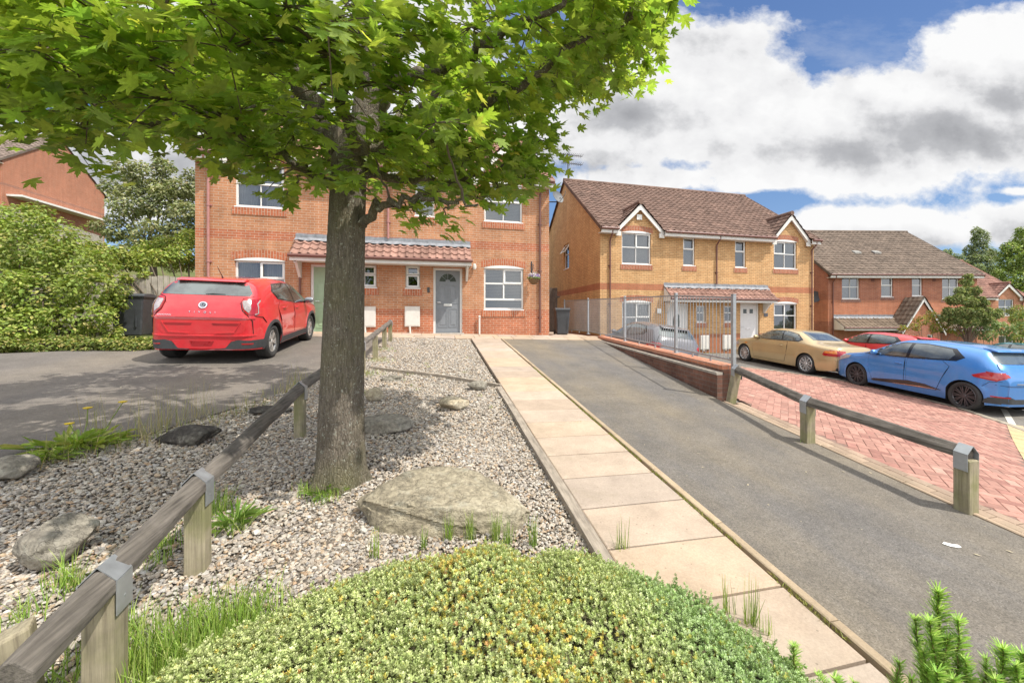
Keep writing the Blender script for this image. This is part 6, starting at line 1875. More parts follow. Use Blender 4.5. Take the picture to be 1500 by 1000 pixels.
# ---------------------------------------------------------------- grasses and weeds
BLADE = leaf_mat('grass_blade', .3, .5, .3)
def blades(P, L, W, lean, cols, rng, curve=.35, seg=4):
    n = len(P); a = rng.uniform(0, 6.283, n); d = np.stack([np.cos(a), np.sin(a), np.zeros(n)], 1)
    side = np.stack([-np.sin(a + rng.normal(0, .6, n)), np.cos(a), np.zeros(n)], 1)
    ln = np.abs(rng.normal(0, lean, n)); V = []
    for k in range(seg + 1):
        t = k / seg
        c = P + d * (L * (ln * t + curve * ln * t * t))[:, None] + np.array([0, 0, 1.]) * (L * t * (1 - .25 * ln * t))[:, None]
        w = (W * (1 - t ** 1.6) + .0004)[:, None] * side
        V += [c - w, c + w]
    V = np.stack(V, 1); q = np.array([(2 * k, 2 * k + 1, 2 * k + 3, 2 * k + 2) for k in range(seg)])
    m = 2 * (seg + 1); F = (q[None] + (np.arange(n) * m)[:, None, None]).reshape(-1, 4)
    return V.reshape(-1, 3), F, np.repeat(cols, m, 0)
def spot(px, py, spread, n, rng):
    p, d = at(px, py); x = p.x + rng.normal(0, spread, n); y = p.y + rng.normal(0, spread, n)
    return np.stack([x, y, H(x, y) - .01], 1)
def grasses():
    rng = np.random.default_rng(41)
    V, F, Cc = [], [], []; b = 0
    def add(P, L, W, lean, pal, curve=.35):
        nonlocal b
        n = len(P); L = rng.uniform(.55, 1.15, n) * L; W_ = np.full(n, W)
        v, f, c = blades(P, L, W_, lean, pick(pal, n, rng), rng, curve); V.append(v); F.append(f + b); Cc.append(c); b += len(v)
    FRESH = [(.24, .36, .06), (.31, .43, .085), (.18, .29, .05), (.40, .48, .15)]
    DRY = [(.42, .36, .18), (.48, .42, .24), (.34, .30, .13), (.26, .30, .09)]
    for px, py, s, n, L in [(200, 985, .10, 260, .20), (260, 960, .10, 300, .20), (320, 930, .10, 280, .17), (370, 900, .07, 160, .13), (250, 1010, .12, 300, .2), (180, 930, .05, 90, .16), (330, 980, .1, 220, .16), (300, 1040, .1, 200, .2)]:
        add(spot(px, py, s, n, rng), L, .0022, .35, FRESH)
    for px, py, s, n, L in [(320, 750, .05, 90, .20), (345, 775, .05, 60, .16), (240, 800, .05, 70, .14), (215, 825, .06, 60, .12), (460, 720, .06, 120, .10), (480, 728, .05, 90, .08), (100, 860, .03, 60, .16), (35, 905, .05, 60, .12), (70, 990, .05, 60, .16), (95, 855, .03, 40, .18)]:
        add(spot(px, py, s, n, rng), L, .0018, .4, FRESH)
    for px, py, n, L in [(548, 812, 26, .13), (657, 790, 40, .14), (690, 788, 46, .15), (725, 790, 50, .15), (745, 795, 40, .13), (782, 800, 46, .16), (912, 808, 26, .17), (1065, 905, 30, .16), (1100, 920, 40, .20), (1122, 935, 20, .13), (620, 800, 20, .10)]:
        add(spot(px, py, .018, n, rng), L * 1.25, .0016, .16, FRESH + [(.14, .2, .08)], .1)
    # dry grasses along the edge of the left driveway
    for k in range(46):
        t = k / 45; px, py = lerp(60, 455, t), np.interp(lerp(60, 455, t), [60, 130, 200, 290, 370, 455], [680, 662, 648, 625, 598, 560])
        add(spot(px, py + rng.uniform(-6, 4), .10, int(rng.uniform(4, 15)), rng), rng.uniform(.10, .26), .0022, .33, DRY + [(.2, .26, .06)])
    for px, py in [(205, 632), (215, 640), (230, 628), (245, 622), (262, 618), (285, 612), (300, 606), (420, 575), (432, 568), (150, 640), (135, 645)]:
        add(spot(px, py, .05, 16, rng), .42, .0014, .22, DRY, .2)
    # moss line between path and kerb
    n = 2600; y = rng.uniform(1.6, 8.5, n); x = 1.982 + rng.normal(0, .010, n); k = (np.sin(y * 5) + np.sin(y * 13 + 1)) > -.9; x, y = x[k], y[k]
    add(np.stack([x, y, H(x, y) + .012], 1), .022, .0022, .8, [(.26, .26, .06), (.33, .31, .10), (.2, .22, .05)])
    # base of posts and edging
    for px, py, s, n, L in [(540, 548, .12, 120, .10), (556, 528, .12, 120, .09), (565, 512, .12, 90, .08), (1180, 648, .04, 20, .05), (600, 548, .05, 20, .05), (845, 620, .02, 14, .05), (540, 575, .08, 60, .07)]:
        add(spot(px, py, s, n, rng), L, .002, .5, FRESH + DRY)
    for k in range(16):
        x = rng.uniform(-1.0, .9); y = rng.uniform(3.2, 11)
        P = np.array([[x, y, h(x, y)]]) + rng.normal(0, .02, (10, 3)) * np.array([1, 1, 0]); add(P, .05, .0016, .5, FRESH)
    o = np_mesh('grass', np.concatenate(V), np.concatenate(F), BLADE, col=np.concatenate(Cc)); tag(o, 'tufts of green and dry grass growing through the gravel and along the edges', 'grass', kind='stuff')
grasses()

def weed(px, py, label, n, L, w, pal, seed, name='weed_clump', spread=.16, lift=.55):
    p, d = at(px, py); rng = np.random.default_rng(seed)
    root = empty(name, p); tag(root, label, 'weed')
    a = rng.uniform(0, 6.283, n); r = rng.uniform(0, spread, n) ** 1.0
    P = np.stack([r * np.cos(a) * 1.3, r * np.sin(a), rng.uniform(0, .06, n)], 1)
    ax = np.stack([np.cos(a), np.sin(a), rng.uniform(.1, 1.2, n) * lift], 1)
    leaf_cloud('leaves', P, np.tile([0, 0, 1.], (n, 1)) - ax * .3, rng.uniform(.6, 1.2, n) * L, [(q[0] * w, q[1], q[2]) for q in OVAL_T], OVAL_F, pick(pal, n, rng), SHRUB_LEAF, root, ax, rng, .3)
    return root, p, rng
LIME = [(.26, .36, .05), (.33, .42, .07), (.2, .29, .04), (.40, .42, .12)]
def weeds():
    r, p, rng = weed(112, 655, 'lime green weed clump with yellow flowers at the edge of the left driveway', 170, .16, .45, LIME, 51, spread=.26)
    mb = MB(); fm = MB()
    for q in ((.02, .1, .34), (.28, .12, .38), (-.12, .1, .2)):
        mb.tube([(q[0] * .4, q[1] * .4, 0), (q[0] * .7, q[1], q[2] * .6), q], .004, 5); fm.lathe([(0, -.006), (.03, 0), (.035, .010), (0, .014)], 10, 'z', q)
    mb.build('flower_stems', simple('weed_stem', (.2, .26, .06), .8), r); fm.build('flowers', simple('yellow_petal', (.75, .52, .02), .6), r)
    weed(70, 675, 'small bright weed clump left of the flowering one by the driveway', 60, .10, .5, LIME, 52, spread=.13)
    weed(480, 722, 'low green weed at the foot of the maple trunk', 70, .07, .35, [(.17, .28, .04), (.24, .34, .06), (.12, .2, .03)], 53, spread=.12)
    weed(345, 770, 'feathery green weed to the right of the second near fence post', 90, .12, .18, [(.14, .25, .04), (.2, .31, .06)], 54, spread=.10, lift=1.6)
weeds()

def needle_shoots():
    """upright rosemary-like shoots at the bottom right"""
    specs = [(1374, 858, 1.55, .034), (1340, 898, 1.6, .026), (1404, 900, 1.5, .028), (1470, 942, 1.45, .036), (1500, 948, 1.45, .036), (1445, 955, 1.5, .022), (1318, 962, 1.55, .024), (1163, 938, 1.7, .024), (1222, 985, 1.65, .026), (1196, 980, 1.65, .02), (1388, 925, 1.5, .030), (1352, 945, 1.5, .03), (1250, 990, 1.6, .02), (1362, 900, 1.5, .03), (1372, 975, 1.45, .032), (1412, 955, 1.48, .026), (1396, 985, 1.45, .03), (1335, 985, 1.5, .024), (1488, 965, 1.42, .03), (1458, 985, 1.42, .028)]
    groups = [('rosemary_shrub', 'bright green needle-leaved shrub with upright shoots at the bottom right corner', [0, 1, 2, 3, 4, 5, 6, 10, 11, 13, 14, 15, 16, 17, 18, 19]), ('rosemary_shrub', 'small needle-leaved sprigs at the lower edge between the hebe and the path kerb', [7, 8, 9, 12])]
    rng = np.random.default_rng(61)
    for nm, lab, ids in groups:
        base = dep(*[(specs[ids[0]][0]), 1180, 1.5]); base.z = h(base.x, base.y)
        root = empty(nm, base); tag(root, lab, 'shrub')
        P, AX, NN, SZ, Cc = [], [], [], [], []; mb = MB()
        for i in ids:
            px, py, d, r = specs[i]; top = dep(px, py, d) - base; bot = dep(px + rng.uniform(-45, 45), py + 230, d) - base
            bot.z = max(bot.z, -.02); pts = limb(mb, [bot, bot.lerp(top, .5) + Vector((rng.normal(0, .012), rng.normal(0, .012), 0)), top - Vector((0, 0, .02))], .0035, .0015, 5, .002, 6)
            L = (top - bot).length; m = int(L * 1500)
            for t in rng.uniform(.05, 1, m):
                q = bot.lerp(top, t); j = min(len(pts) - 2, int(t * (len(pts) - 1))); q = pts[j].lerp(pts[j + 1], t * (len(pts) - 1) - j)
                a = rng.uniform(0, 6.283); dv = np.array([math.cos(a), math.sin(a), rng.uniform(.25, 1.7)])
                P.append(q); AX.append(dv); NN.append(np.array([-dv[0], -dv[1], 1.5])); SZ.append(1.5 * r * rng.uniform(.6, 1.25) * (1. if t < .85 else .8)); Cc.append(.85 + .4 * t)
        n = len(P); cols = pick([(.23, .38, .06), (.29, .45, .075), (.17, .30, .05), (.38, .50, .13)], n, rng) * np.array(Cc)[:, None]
        tm = [(-.06, 0, 0), (.06, 0, 0), (.05, .75, .02), (0, 1, 0)]
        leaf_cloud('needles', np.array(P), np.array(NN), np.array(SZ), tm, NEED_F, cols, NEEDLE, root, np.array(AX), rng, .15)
        mb.build('stems', simple('shoot_stem', (.24, .15, .07), .8), root)
needle_shoots()
# ================================================================ fences, walls, rocks, bins
OAK_TOP = wood_mat('weathered_rail', (.165, .145, .125), (.05, .044, .04), .0, 1)
OAK_POST = wood_mat('mossy_post', (.34, .295, .205), (.17, .14, .10), .5, 2)
PALE = wood_mat('grey_paling', (.40, .36, .30), (.24, .21, .17), .0, 2)

def strap(mb, c, d, w=.115, drop=.17):
    """folded galvanised strap over a rail; d = rail direction"""
    d = Vector(d).normalized(); s = Vector((-d.y, d.x, 0)).normalized(); t = .0035
    hw = w / 2
    def plate(a, b, n):
        a0, a1, b0, b1 = a - d * hw, a + d * hw, b - d * hw, b + d * hw; n = n * t
        mb.hexa([a0, a1, b1, b0, a0 + n, a1 + n, b1 + n, b0 + n])
    return plate, s

def rail_fence(name, label, pts, rails, rail_h=.10, rail_w=.125, posts=None, straps=True, lean=None, post_w=.12, cut=None):
    """low knee-rail fence: squat posts, a rail laid diamond-wise along their tops, galvanised straps"""
    base = Vector(pts[0][0]); base.z = h(base.x, base.y)
    root = empty(name, base); tag(root, label, 'fence')
    for i, (g, top, dirv, has) in enumerate(pts):
        g = Vector(g); t = Vector(top); d = Vector(dirv).normalized(); s = Vector((-d.y, d.x, 0)).normalized()
        w = post_w / 2; b0 = Vector((g.x, g.y, h(g.x, g.y) - .15))
        mb = MB()
        b0l, tl = b0 - base, t - base
        P = [b0l - d * w - s * w, b0l + d * w - s * w, b0l + d * w + s * w, b0l - d * w + s * w, tl - d * w - s * w, tl + d * w - s * w, tl + d * w + s * w, tl - d * w + s * w]
        # V notch that seats the rail
        Q = P[4:]; lowr = Vector((0, 0, -.055))
        mb.hexa(P[:4] + [q + lowr * .2 for q in Q])
        post = mb.build('post', OAK_POST, root, bevel=.008)
        if has:
            m2 = MB(); hw = .05; tk = .004; rz = rail_h
            c = tl
            prof = [(-w - .006, -.10), (-w - .006, rz * .42), (0, rz + .012), (w + .006, rz * .42), (w + .006, -.13)]
            for (a, za), (b, zb) in zip(prof[:-1], prof[1:]):
                A0, A1 = c + s * a - d * hw + Vector((0, 0, za)), c + s * a + d * hw + Vector((0, 0, za))
                B0, B1 = c + s * b - d * hw + Vector((0, 0, zb)), c + s * b + d * hw + Vector((0, 0, zb))
                nrm = (B0 - A0).cross(d).normalized() * tk
                m2.hexa([A0 - nrm, A1 - nrm, B1 - nrm, B0 - nrm, A0, A1, B1, B0])
            for a, z in ((w + .008, -.06), (w + .008, 0.), (-w - .008, -.05)):
                q = c + s * a + Vector((0, 0, z)); m2.lathe([(0, .004), (.007, .003), (.008, 0)], 8, 'x' if abs(s.x) > .7 else 'y', tuple(q))
            m2.build('bracket', GREYMET, post)
    for a, b in rails:
        a, b = Vector(a) - base, Vector(b) - base
        d = (b - a).normalized(); s = Vector((-d.y, d.x, 0)).normalized(); u = s.cross(d) * -1
        if u.z < 0: u = -u
        hw = rail_w / 2
        mb = MB(); n = max(2, int((b - a).length / .25)); ring = []
        prof = [(-hw, -.010), (-hw, rail_h * .42), (-.012, rail_h), (.012, rail_h), (hw, rail_h * .42), (hw, -.010)]
        for k in range(n + 1):
            c = a.lerp(b, k / n) + Vector((random.gauss(0, .003), random.gauss(0, .003), random.gauss(0, .003)))
            ring.append([mb.pt(c + s * p + u * q) for p, q in prof])
        m = len(prof)
        for k in range(n):
            for j in range(m):
                mb.f.append([ring[k][j], ring[k + 1][j], ring[k + 1][(j + 1) % m], ring[k][(j + 1) % m]]); mb.m.append(0); mb.uv.append([(0, 0)] * 4)
        mb.f.append(ring[0]); mb.m.append(0); mb.uv.append([(0, 0)] * m); mb.f.append(ring[-1][::-1]); mb.m.append(0); mb.uv.append([(0, 0)] * m)
        bm_ = mb
        o = mb.build('rail', OAK_TOP, root, bevel=.006)
        bm = bmesh.new(); bm.from_mesh(o.data); bmesh.ops.recalc_face_normals(bm, faces=bm.faces); bm.to_mesh(o.data); bm.free()
    return root

def left_fence():
    T = .50
    def pt(x, y, t=T): return (x, y, h(x, y)), (x, y, h(x, y) + t)
    spec = [(-1.225, 1.99, .47, True), (-1.30, 2.80, .47, True), (-1.38, 4.95, .48, True), (-1.33, 6.6, .48, True), (-1.26, 8.1, .5, True), (-1.22, 9.5, .5, False), (-1.20, 11.0, .5, False), (-1.18, 12.2, .5, True)]
    pts = []
    for i, (x, y, t, s) in enumerate(spec):
        j, k = max(0, i - 1), min(len(spec) - 1, i + 1)
        d = Vector((spec[k][0] - spec[j][0], spec[k][1] - spec[j][1], 0)); g, tp = pt(x, y, t); pts.append((g, tp, d, s))
    tops = [Vector(p[1]) for p in pts]
    start = tops[0] + (tops[0] - tops[1]).normalized() * .42
    R_ = [(start, tops[1]), (tops[1], tops[2]), (tops[2], tops[4]), (tops[4], tops[6]), (tops[6], tops[7] + (tops[7] - tops[6]).normalized() * .1)]
    rail_fence('timber_rail_fence', 'low weathered timber rail with galvanised caps, running past the maple trunk', pts, R_, .078, .108, post_w=.098)
left_fence()
def stump():
    x, y = -1.46, 1.97
    o = MB(); o.hexa([(-.06, -.05, -.2), (.06, -.05, -.2), (.06, .05, -.2), (-.06, .05, -.2), (-.055, -.05, .36), (.06, -.05, .39), (.06, .05, .38), (-.055, .05, .35)])
    q = o.build('timber_post', OAK_POST, bevel=.012); q.location = (x, y, h(x, y)); q.rotation_euler = (.05, -.08, .5)
    tag(q, 'short pale timber post behind the cut rail end at the lower left corner', 'post')
stump()

def right_fence():
    def pt(px, py, t): 
        p = at(px, py)[0]; return (p.x, p.y, h(p.x, p.y)), (p.x, p.y, h(p.x, p.y) + t)
    a, b, c = pt(1068, 588, .46), pt(1183, 647, .45), pt(1415, 748, .45)
    d1 = Vector(b[1]) - Vector(a[1]); d2 = Vector(c[1]) - Vector(b[1])
    at_ = (a[1][0] + .10, a[1][1] - .05, a[1][2] + .03)
    pts = [(a[0], at_, d1, True), (b[0], b[1], d1 + d2, True), (c[0], c[1], d2, True)]
    R_ = [(Vector(at_), Vector(b[1])), (Vector(b[1]), Vector(c[1]) + d2.normalized() * .02)]
    rail_fence('timber_rail_fence', 'low timber rail on three posts between the drive and the pink block paving', pts, R_, .09, .11, post_w=.115)
right_fence()

# ---------------------------------------------------------------- brick retaining wall with railings
def retaining_wall():
    ys = np.linspace(5.95, 13.5, 40)
    def wx(y): return float(edge_x(y)) + .06
    root = empty('retaining_wall', (wx(6), 6., h(4.3, 6.))); tag(root, 'low brick retaining wall with a grey ledge, rising beside the tarmac drive', 'wall'); b0 = root.location.copy()
    def topz(y): return np.interp(y, [5.9, 13.9], [.90, 1.07])
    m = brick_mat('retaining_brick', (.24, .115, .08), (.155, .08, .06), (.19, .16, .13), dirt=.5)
    m2 = brick_mat('coping_brick', (.55, .23, .135), (.47, .185, .105), (.42, .34, .28), dirt=.25)
    def ribbon(mb, xo0, xo1, zf0, zf1, uvf=None):
        for y0, y1 in zip(ys[:-1], ys[1:]):
            P = []
            for y in (y0, y1):
                x = wx(y); P.append([(x + xo0, y, zf0(y)), (x + xo1, y, zf0(y)), (x + xo1, y, zf1(y)), (x + xo0, y, zf1(y))])
            A, B = [[Vector(q) - b0 for q in S] for S in P]
            mb.face([B[0], A[0], A[3], B[3]], [(y1, zf0(y1)), (y0, zf0(y0)), (y0, zf1(y0)), (y1, zf1(y1))])
            mb.face([A[1], B[1], B[2], A[2]], [(y0, zf0(y0)), (y1, zf0(y1)), (y1, zf1(y1)), (y0, zf1(y0))])
            mb.face([A[3], A[2], B[2], B[3]], [(y0, 0), (y0, .22), (y1, .22), (y1, 0)])
        for y, fl in ((ys[0], False), (ys[-1], True)):
            x = wx(y); S = [Vector(q) - b0 for q in ((x + xo0, y, zf0(y)), (x + xo1, y, zf0(y)), (x + xo1, y, zf1(y)), (x + xo0, y, zf1(y)))]
            mb.face(S if not fl else S[::-1], [(xo0, zf0(y)), (xo1, zf0(y)), (xo1, zf1(y)), (xo0, zf1(y))])
    low = lambda y: min(h(wx(y) - .3, y) - .2, topz(y) - .3)
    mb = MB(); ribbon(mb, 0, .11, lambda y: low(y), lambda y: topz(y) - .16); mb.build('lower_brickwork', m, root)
    mb = MB(); ribbon(mb, -.012, .13, lambda y: topz(y) - .157, lambda y: topz(y) - .115); mb.build('ledge', simple('cement_ledge', (.36, .32, .27), .9, 0, .25, 9, .4, 60), root)
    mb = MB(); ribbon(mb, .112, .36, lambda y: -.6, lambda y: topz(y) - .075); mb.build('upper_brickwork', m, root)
    mb = MB(); ribbon(mb, .10, .375, lambda y: topz(y) - .072, lambda y: topz(y)); mb.build('coping', soldier_mat('coping_soldier', (.56, .235, .14), (.47, .19, .11), (.42, .34, .28)), root)
    return wx, topz
WX, TOPZ = retaining_wall()

def railings():
    root = empty('metal_railing', (WX(6) + .3, 5.9, .9)); tag(root, 'galvanised steel railing of thin vertical bars along the brick retaining wall', 'railing'); b0 = root.location.copy()
    posts = [(5.88, .50, 2.06), (7.95, 0, 2.20), (11.2, 0, 2.30), (15.1, 0, 2.42), (18.4, 0, 2.50)]
    def px(y): return WX(min(y, 13.9)) + .27 + (.12 * (y - 13.9) / 4.5 if y > 13.9 else 0)
    def gz(y): return TOPZ(y) if y < 13.6 else h(px(y) - .5, y) + .04
    def tz(y): return float(np.interp(y, [p[0] for p in posts], [p[2] for p in posts]))
    for y, z0, z1 in posts:
        mb = MB(); w = .03 if y < 10 else .027; x = px(y); zz = z0 - .1 if z0 else gz(y) - .02
        mb.box(x - w - b0.x, x + w - b0.x, y - w - b0.y, y + w - b0.y, zz - b0.z, z1 + .02 - b0.z)
        mb.box(x - w - .004 - b0.x, x + w + .004 - b0.x, y - w - .004 - b0.y, y + w + .004 - b0.y, z1 + .02 - b0.z, z1 + .03 - b0.z)
        if not z0: mb.box(x - .06 - b0.x, x + .06 - b0.x, y - .06 - b0.y, y + .06 - b0.y, zz - b0.z, zz + .03 - b0.z)
        mb.build('post', GREYMET, root, bevel=.004)
    for (ya, _, za), (yb, _, zb) in zip(posts[:-1], posts[1:]):
        mb = MB(); a, c = ya + .04, yb - .04
        L = lambda y, z: Vector((px(y), y, z)) - b0
        mb.bar(L(a, tz(a) - .03), L(c, tz(c) - .03), .022, .03); mb.bar(L(a, gz(a) + .09), L(c, gz(c) + .09), .022, .03)
        n = int((c - a) / (.115 if yb < 13 else .10))
        for k in range(1, n):
            y = lerp(a, c, k / n); mb.tube([L(y, gz(y) + .09), L(y, tz(y) - .03)], .0062, 6)
        for k in (.33, .66):
            y = lerp(a, c, k); mb.box(px(y) - .012 - b0.x, px(y) + .012 - b0.x, y - .015 - b0.y, y + .015 - b0.y, gz(y) - b0.z, gz(y) + .09 - b0.z)
        mb.build('railing_panel', GREYMET, root)
railings()

# ---------------------------------------------------------------- timber edgings
def edging(name, label, pts, w, hgt):
    root_p = Vector((pts[0][0], pts[0][1], h(*pts[0])))
    mb = MB(); P = [Vector((x, y, h(x, y))) - root_p for x, y in pts]; n = []
    L = []
    for a, b in zip(P[:-1], P[1:]):
        m = max(1, int((b - a).length / .5))
        for k in range(m): L.append(a.lerp(b, k / m))
    L.append(P[-1]); rings = []
    for i, p in enumerate(L):
        d = (L[min(i + 1, len(L) - 1)] - L[max(i - 1, 0)]).normalized(); s = Vector((-d.y, d.x, 0)).normalized() * w / 2
        q = Vector((root_p.x + p.x, root_p.y + p.y, 0)); z = h(q.x, q.y) - root_p.z
        j = random.gauss(0, .003)
        rings.append([mb.pt((p.x - s.x, p.y - s.y, z - .08)), mb.pt((p.x - s.x, p.y - s.y, z + hgt + j)), mb.pt((p.x + s.x, p.y + s.y, z + hgt + j)), mb.pt((p.x + s.x, p.y + s.y, z - .08))])
    for a, b in zip(rings[:-1], rings[1:]):
        for k in range(3):
            mb.f.append([a[k], b[k], b[k + 1], a[k + 1]]); mb.m.append(0); mb.uv.append([(0, 0)] * 4)
    mb.f.append(rings[0]); mb.f.append(rings[-1][::-1]); mb.m += [0, 0]; mb.uv += [[(0, 0)] * 4] * 2
    bmat = wood_mat(name + '_wood', (.34, .29, .235), (.19, .16, .13), .0, 1)
    o = mb.build(name, bmat, bevel=.005); o.location = root_p
    bm = bmesh.new(); bm.from_mesh(o.data); bmesh.ops.recalc_face_normals(bm, faces=bm.faces); bm.to_mesh(o.data); bm.free()
    tag(o, label, 'edging board')
edging('timber_edging', 'grey timber edging board between the gravel and the slab path', [(1.02, .8), (1.02, 3.5), (1.015, 6.75)], .085, .045)
edging('timber_edging', 'timber board set across the gravel from the rail fence to the path', [(-1.18, 8.45), (.2, 7.6), (1.06, 6.85)], .05, .05)

# ---------------------------------------------------------------- rocks
def rock_mat(name, c1, c2, c3):
    t = NT(name); o = t.obj()
    n1 = t.noise(3.2, o, 9, .68); n2 = t.noise(26, o, 6, .7)
    c = t.ramp(n1, [(.3, c2), (.5, c1), (.7, c3)])
    c = t.mix(1., c, t.rng(n2, .3, .7, .62, 1.3), 'MULTIPLY')
    c = t.mix(t.math('MULTIPLY', t.rng(t.noise(9, o, 5), .56, .66), .35), c, (.42, .41, .34))
    v = t.n('ShaderNodeTexVoronoi'); v.feature = 'DISTANCE_TO_EDGE'; v.inputs['Scale'].default_value = 5
    wn = t.noise(5, o, 4, .6, 1); ad = t.n('ShaderNodeVectorMath'); t.t.links.new(o, ad.inputs[0]); t.t.links.new(wn, ad.inputs[1]); t.t.links.new(ad.outputs[0], v.inputs['Vector'])
    cr = t.rng(v.outputs['Distance'], 0, .035)
    c = t.mix(t.math('MULTIPLY', t.math('SUBTRACT', 1., cr), .35), c, tuple(q * .35 for q in c2))
    hh = t.math('ADD', t.math('ADD', n1, t.math('MULTIPLY', n2, .35)), t.math('MULTIPLY', cr, .12))
    return t.done(t.bsdf(c, .9, 0, t.bump(hh, .8, .04), .25))
from mathutils import noise as mnoise
def rock(name, label, px, py, wpx, hm, depth_m, mat, seed, rot=0., facets=9, sink=.12, sub=4, shift=None, shape=None, hard=.93):
    p, d = at(px, py); wm = wpx * d / FPX
    rd = random.Random(seed)
    bm = bmesh.new(); bmesh.ops.create_icosphere(bm, subdivisions=sub, radius=1.)
    planes = []
    for k in range(facets):
        n = Vector((rd.gauss(0, 1), rd.gauss(0, 1), rd.gauss(0, .8))).normalized(); planes.append((n, rd.uniform(.55, .86)))
    if shape: planes = [(Vector(n).normalized(), q) for n, q in shape] + planes[:3]
    for v in bm.verts:
        q = v.co.copy()
        for n, k in planes:
            e = q.dot(n) - k
            if e > 0: q -= n * e * hard
        s = Vector((seed * 3.1, 0, 0))
        q += q.normalized() * (1. if hard < .95 else .45) * (.10 * mnoise.noise(q * 1.6 + s) + .05 * mnoise.noise(q * 4 + s) + .022 * mnoise.noise(q * 11 + s))
        v.co = q
    for ax, tgt in ((0, wm / 2), (1, depth_m / 2), (2, hm / 2)):
        lo, hi = min(v.co[ax] for v in bm.verts), max(v.co[ax] for v in bm.verts)
        for v in bm.verts: v.co[ax] = ((v.co[ax] - lo) / (hi - lo) * 2 - 1) * tgt
    for v in bm.verts: v.co.z += hm / 2 * (1 - sink * 2)
    me = bpy.data.meshes.new(name); bm.to_mesh(me); bm.free()
    for q in me.polygons: q.use_smooth = True
    me.materials.append(mat)
    o = link(bpy.data.objects.new(name, me))
    x, y = p.x + (shift or (0, 0))[0], p.y + depth_m * .4 + (shift or (0, 0))[1]
    o.location = (x, y, h(x, y) - .01); o.rotation_euler = (math.atan(.08), 0, R(-15) + rot)
    tag(o, label, 'rock'); return o
RBIG = rock_mat('sandstone', (.33, .285, .205), (.20, .175, .13), (.42, .375, .28))
RGREY = rock_mat('grey_stone', (.27, .245, .20), (.15, .13, .11), (.36, .33, .28))
RDARK = rock_mat('dark_stone', (.075, .066, .058), (.03, .027, .025), (.15, .135, .115))
RTAN = rock_mat('tan_stone', (.45, .38, .27), (.30, .25, .17), (.60, .54, .43))
def big_boulder():
    p, d = at(652, 782)
    P = [(-.52, -.02, .13), (-.46, .12, .14), (-.27, -.30, -.04), (.08, -.37, -.05), (.50, -.24, -.04), (.60, -.02, .05), (.52, .16, .02), (-.44, -.10, .20), (-.22, -.20, .205), (.14, -.27, .20), (.30, -.25, .17), (.53, -.13, .12),
         (-.24, .24, .31), (-.05, .30, .335), (.16, .28, .325), (.34, .18, .25), (.3, .36, .02), (-.3, .34, .02)]
    bm = bmesh.new()
    for q in P: bm.verts.new(q)
    bmesh.ops.convex_hull(bm, input=bm.verts)
    for v in [v for v in bm.verts if not v.link_faces]: bm.verts.remove(v)
    bmesh.ops.triangulate(bm, faces=bm.faces)
    for _ in range(5): bmesh.ops.subdivide_edges(bm, edges=bm.edges, cuts=1, use_grid_fill=True)
    for _ in range(2): bmesh.ops.smooth_vert(bm, verts=bm.verts, factor=.5, use_axis_x=True, use_axis_y=True, use_axis_z=True)
    bm.normal_update()
    for v in bm.verts:
        q = v.co
        crack = mnoise.noise(Vector((q.x * 2.2 + q.z * 3, q.z * 16 + q.x * 2, q.y * 2)))
        v.co = q + v.normal * (.020 * mnoise.noise(q * 5) + .012 * mnoise.noise(q * 13) + .006 * mnoise.noise(q * 34) - (.016 if crack > .32 and v.normal.y < -.3 else 0))
    me = bpy.data.meshes.new('boulder'); bm.to_mesh(me); bm.free()
    for q in me.polygons: q.use_smooth = True
    me.set_sharp_from_angle(angle=R(50)); me.materials.append(RBIG)
    o = link(bpy.data.objects.new('boulder', me)); x, y = p.x - .05, p.y + .24
    o.location = (x, y, h(x, y) - .01); o.rotation_euler = (math.atan(.08), 0, R(-15)); o.scale = (1.15, .74, .86)
    tag(o, 'big flat-topped sandstone boulder in front of the maple, largest of the rocks', 'rock')
big_boulder()
if False: rock('boulder', 'big flat-topped sandstone boulder in front of the maple, largest of the rocks', 652, 782, 250, .29, .60, RBIG, 3, R(-4), 4, .12, 6, shape=[((.05, -.25, 1), .34), ((.55, -.1, .8), .46), ((-.35, -.95, .12), .50), ((.30, -.95, .20), .52), ((-1, -.2, .05), .84), ((.95, -.5, .25), .72), ((-.5, .3, .9), .42)], hard=1.)
rock('rock', 'dark grey slab of rock just right of the maple trunk', 566, 634, 76, .17, .34, RGREY, 5, R(5), 6, .12, 4, shape=[((0, 0, 1), .5), ((0, -1, .1), .6)])
rock('rock', 'small tan rock right of the maple near the cross board', 548, 587, 28, .20, .2, RTAN, 7, .3, 7)
rock('rock', 'pale rounded rock in the middle of the gravel by the path', 666, 602, 44, .20, .28, RTAN, 8, .2, 6)
rock('rock', 'small mossy stone lying behind the cross board near the rail fence', 573, 558, 32, .12, .2, RGREY, 9, 0, 6)
rock('rock', 'grey-green stone on the cross board end beside the path', 700, 571, 30, .16, .2, RGREY, 10, .1, 7)
rock('rock', 'dark hollow lump of rock at the driveway edge left of the rail', 262, 653, 86, .19, .30, RDARK, 11, R(6), 5)
rock('rock', 'flat dark rock behind the rail close to the third fence post', 392, 607, 56, .09, .3, RDARK, 12, R(20), 5)
rock('rock', 'dark grey rock cut by the left edge of the view', -4, 708, 52, .20, .3, RGREY, 13, .2, 6)
rock('rock', 'rugged brown-grey rock on the gravel left of the near rail', 60, 836, 92, .26, .30, RGREY, 14, R(-12), 6, .1, 5)

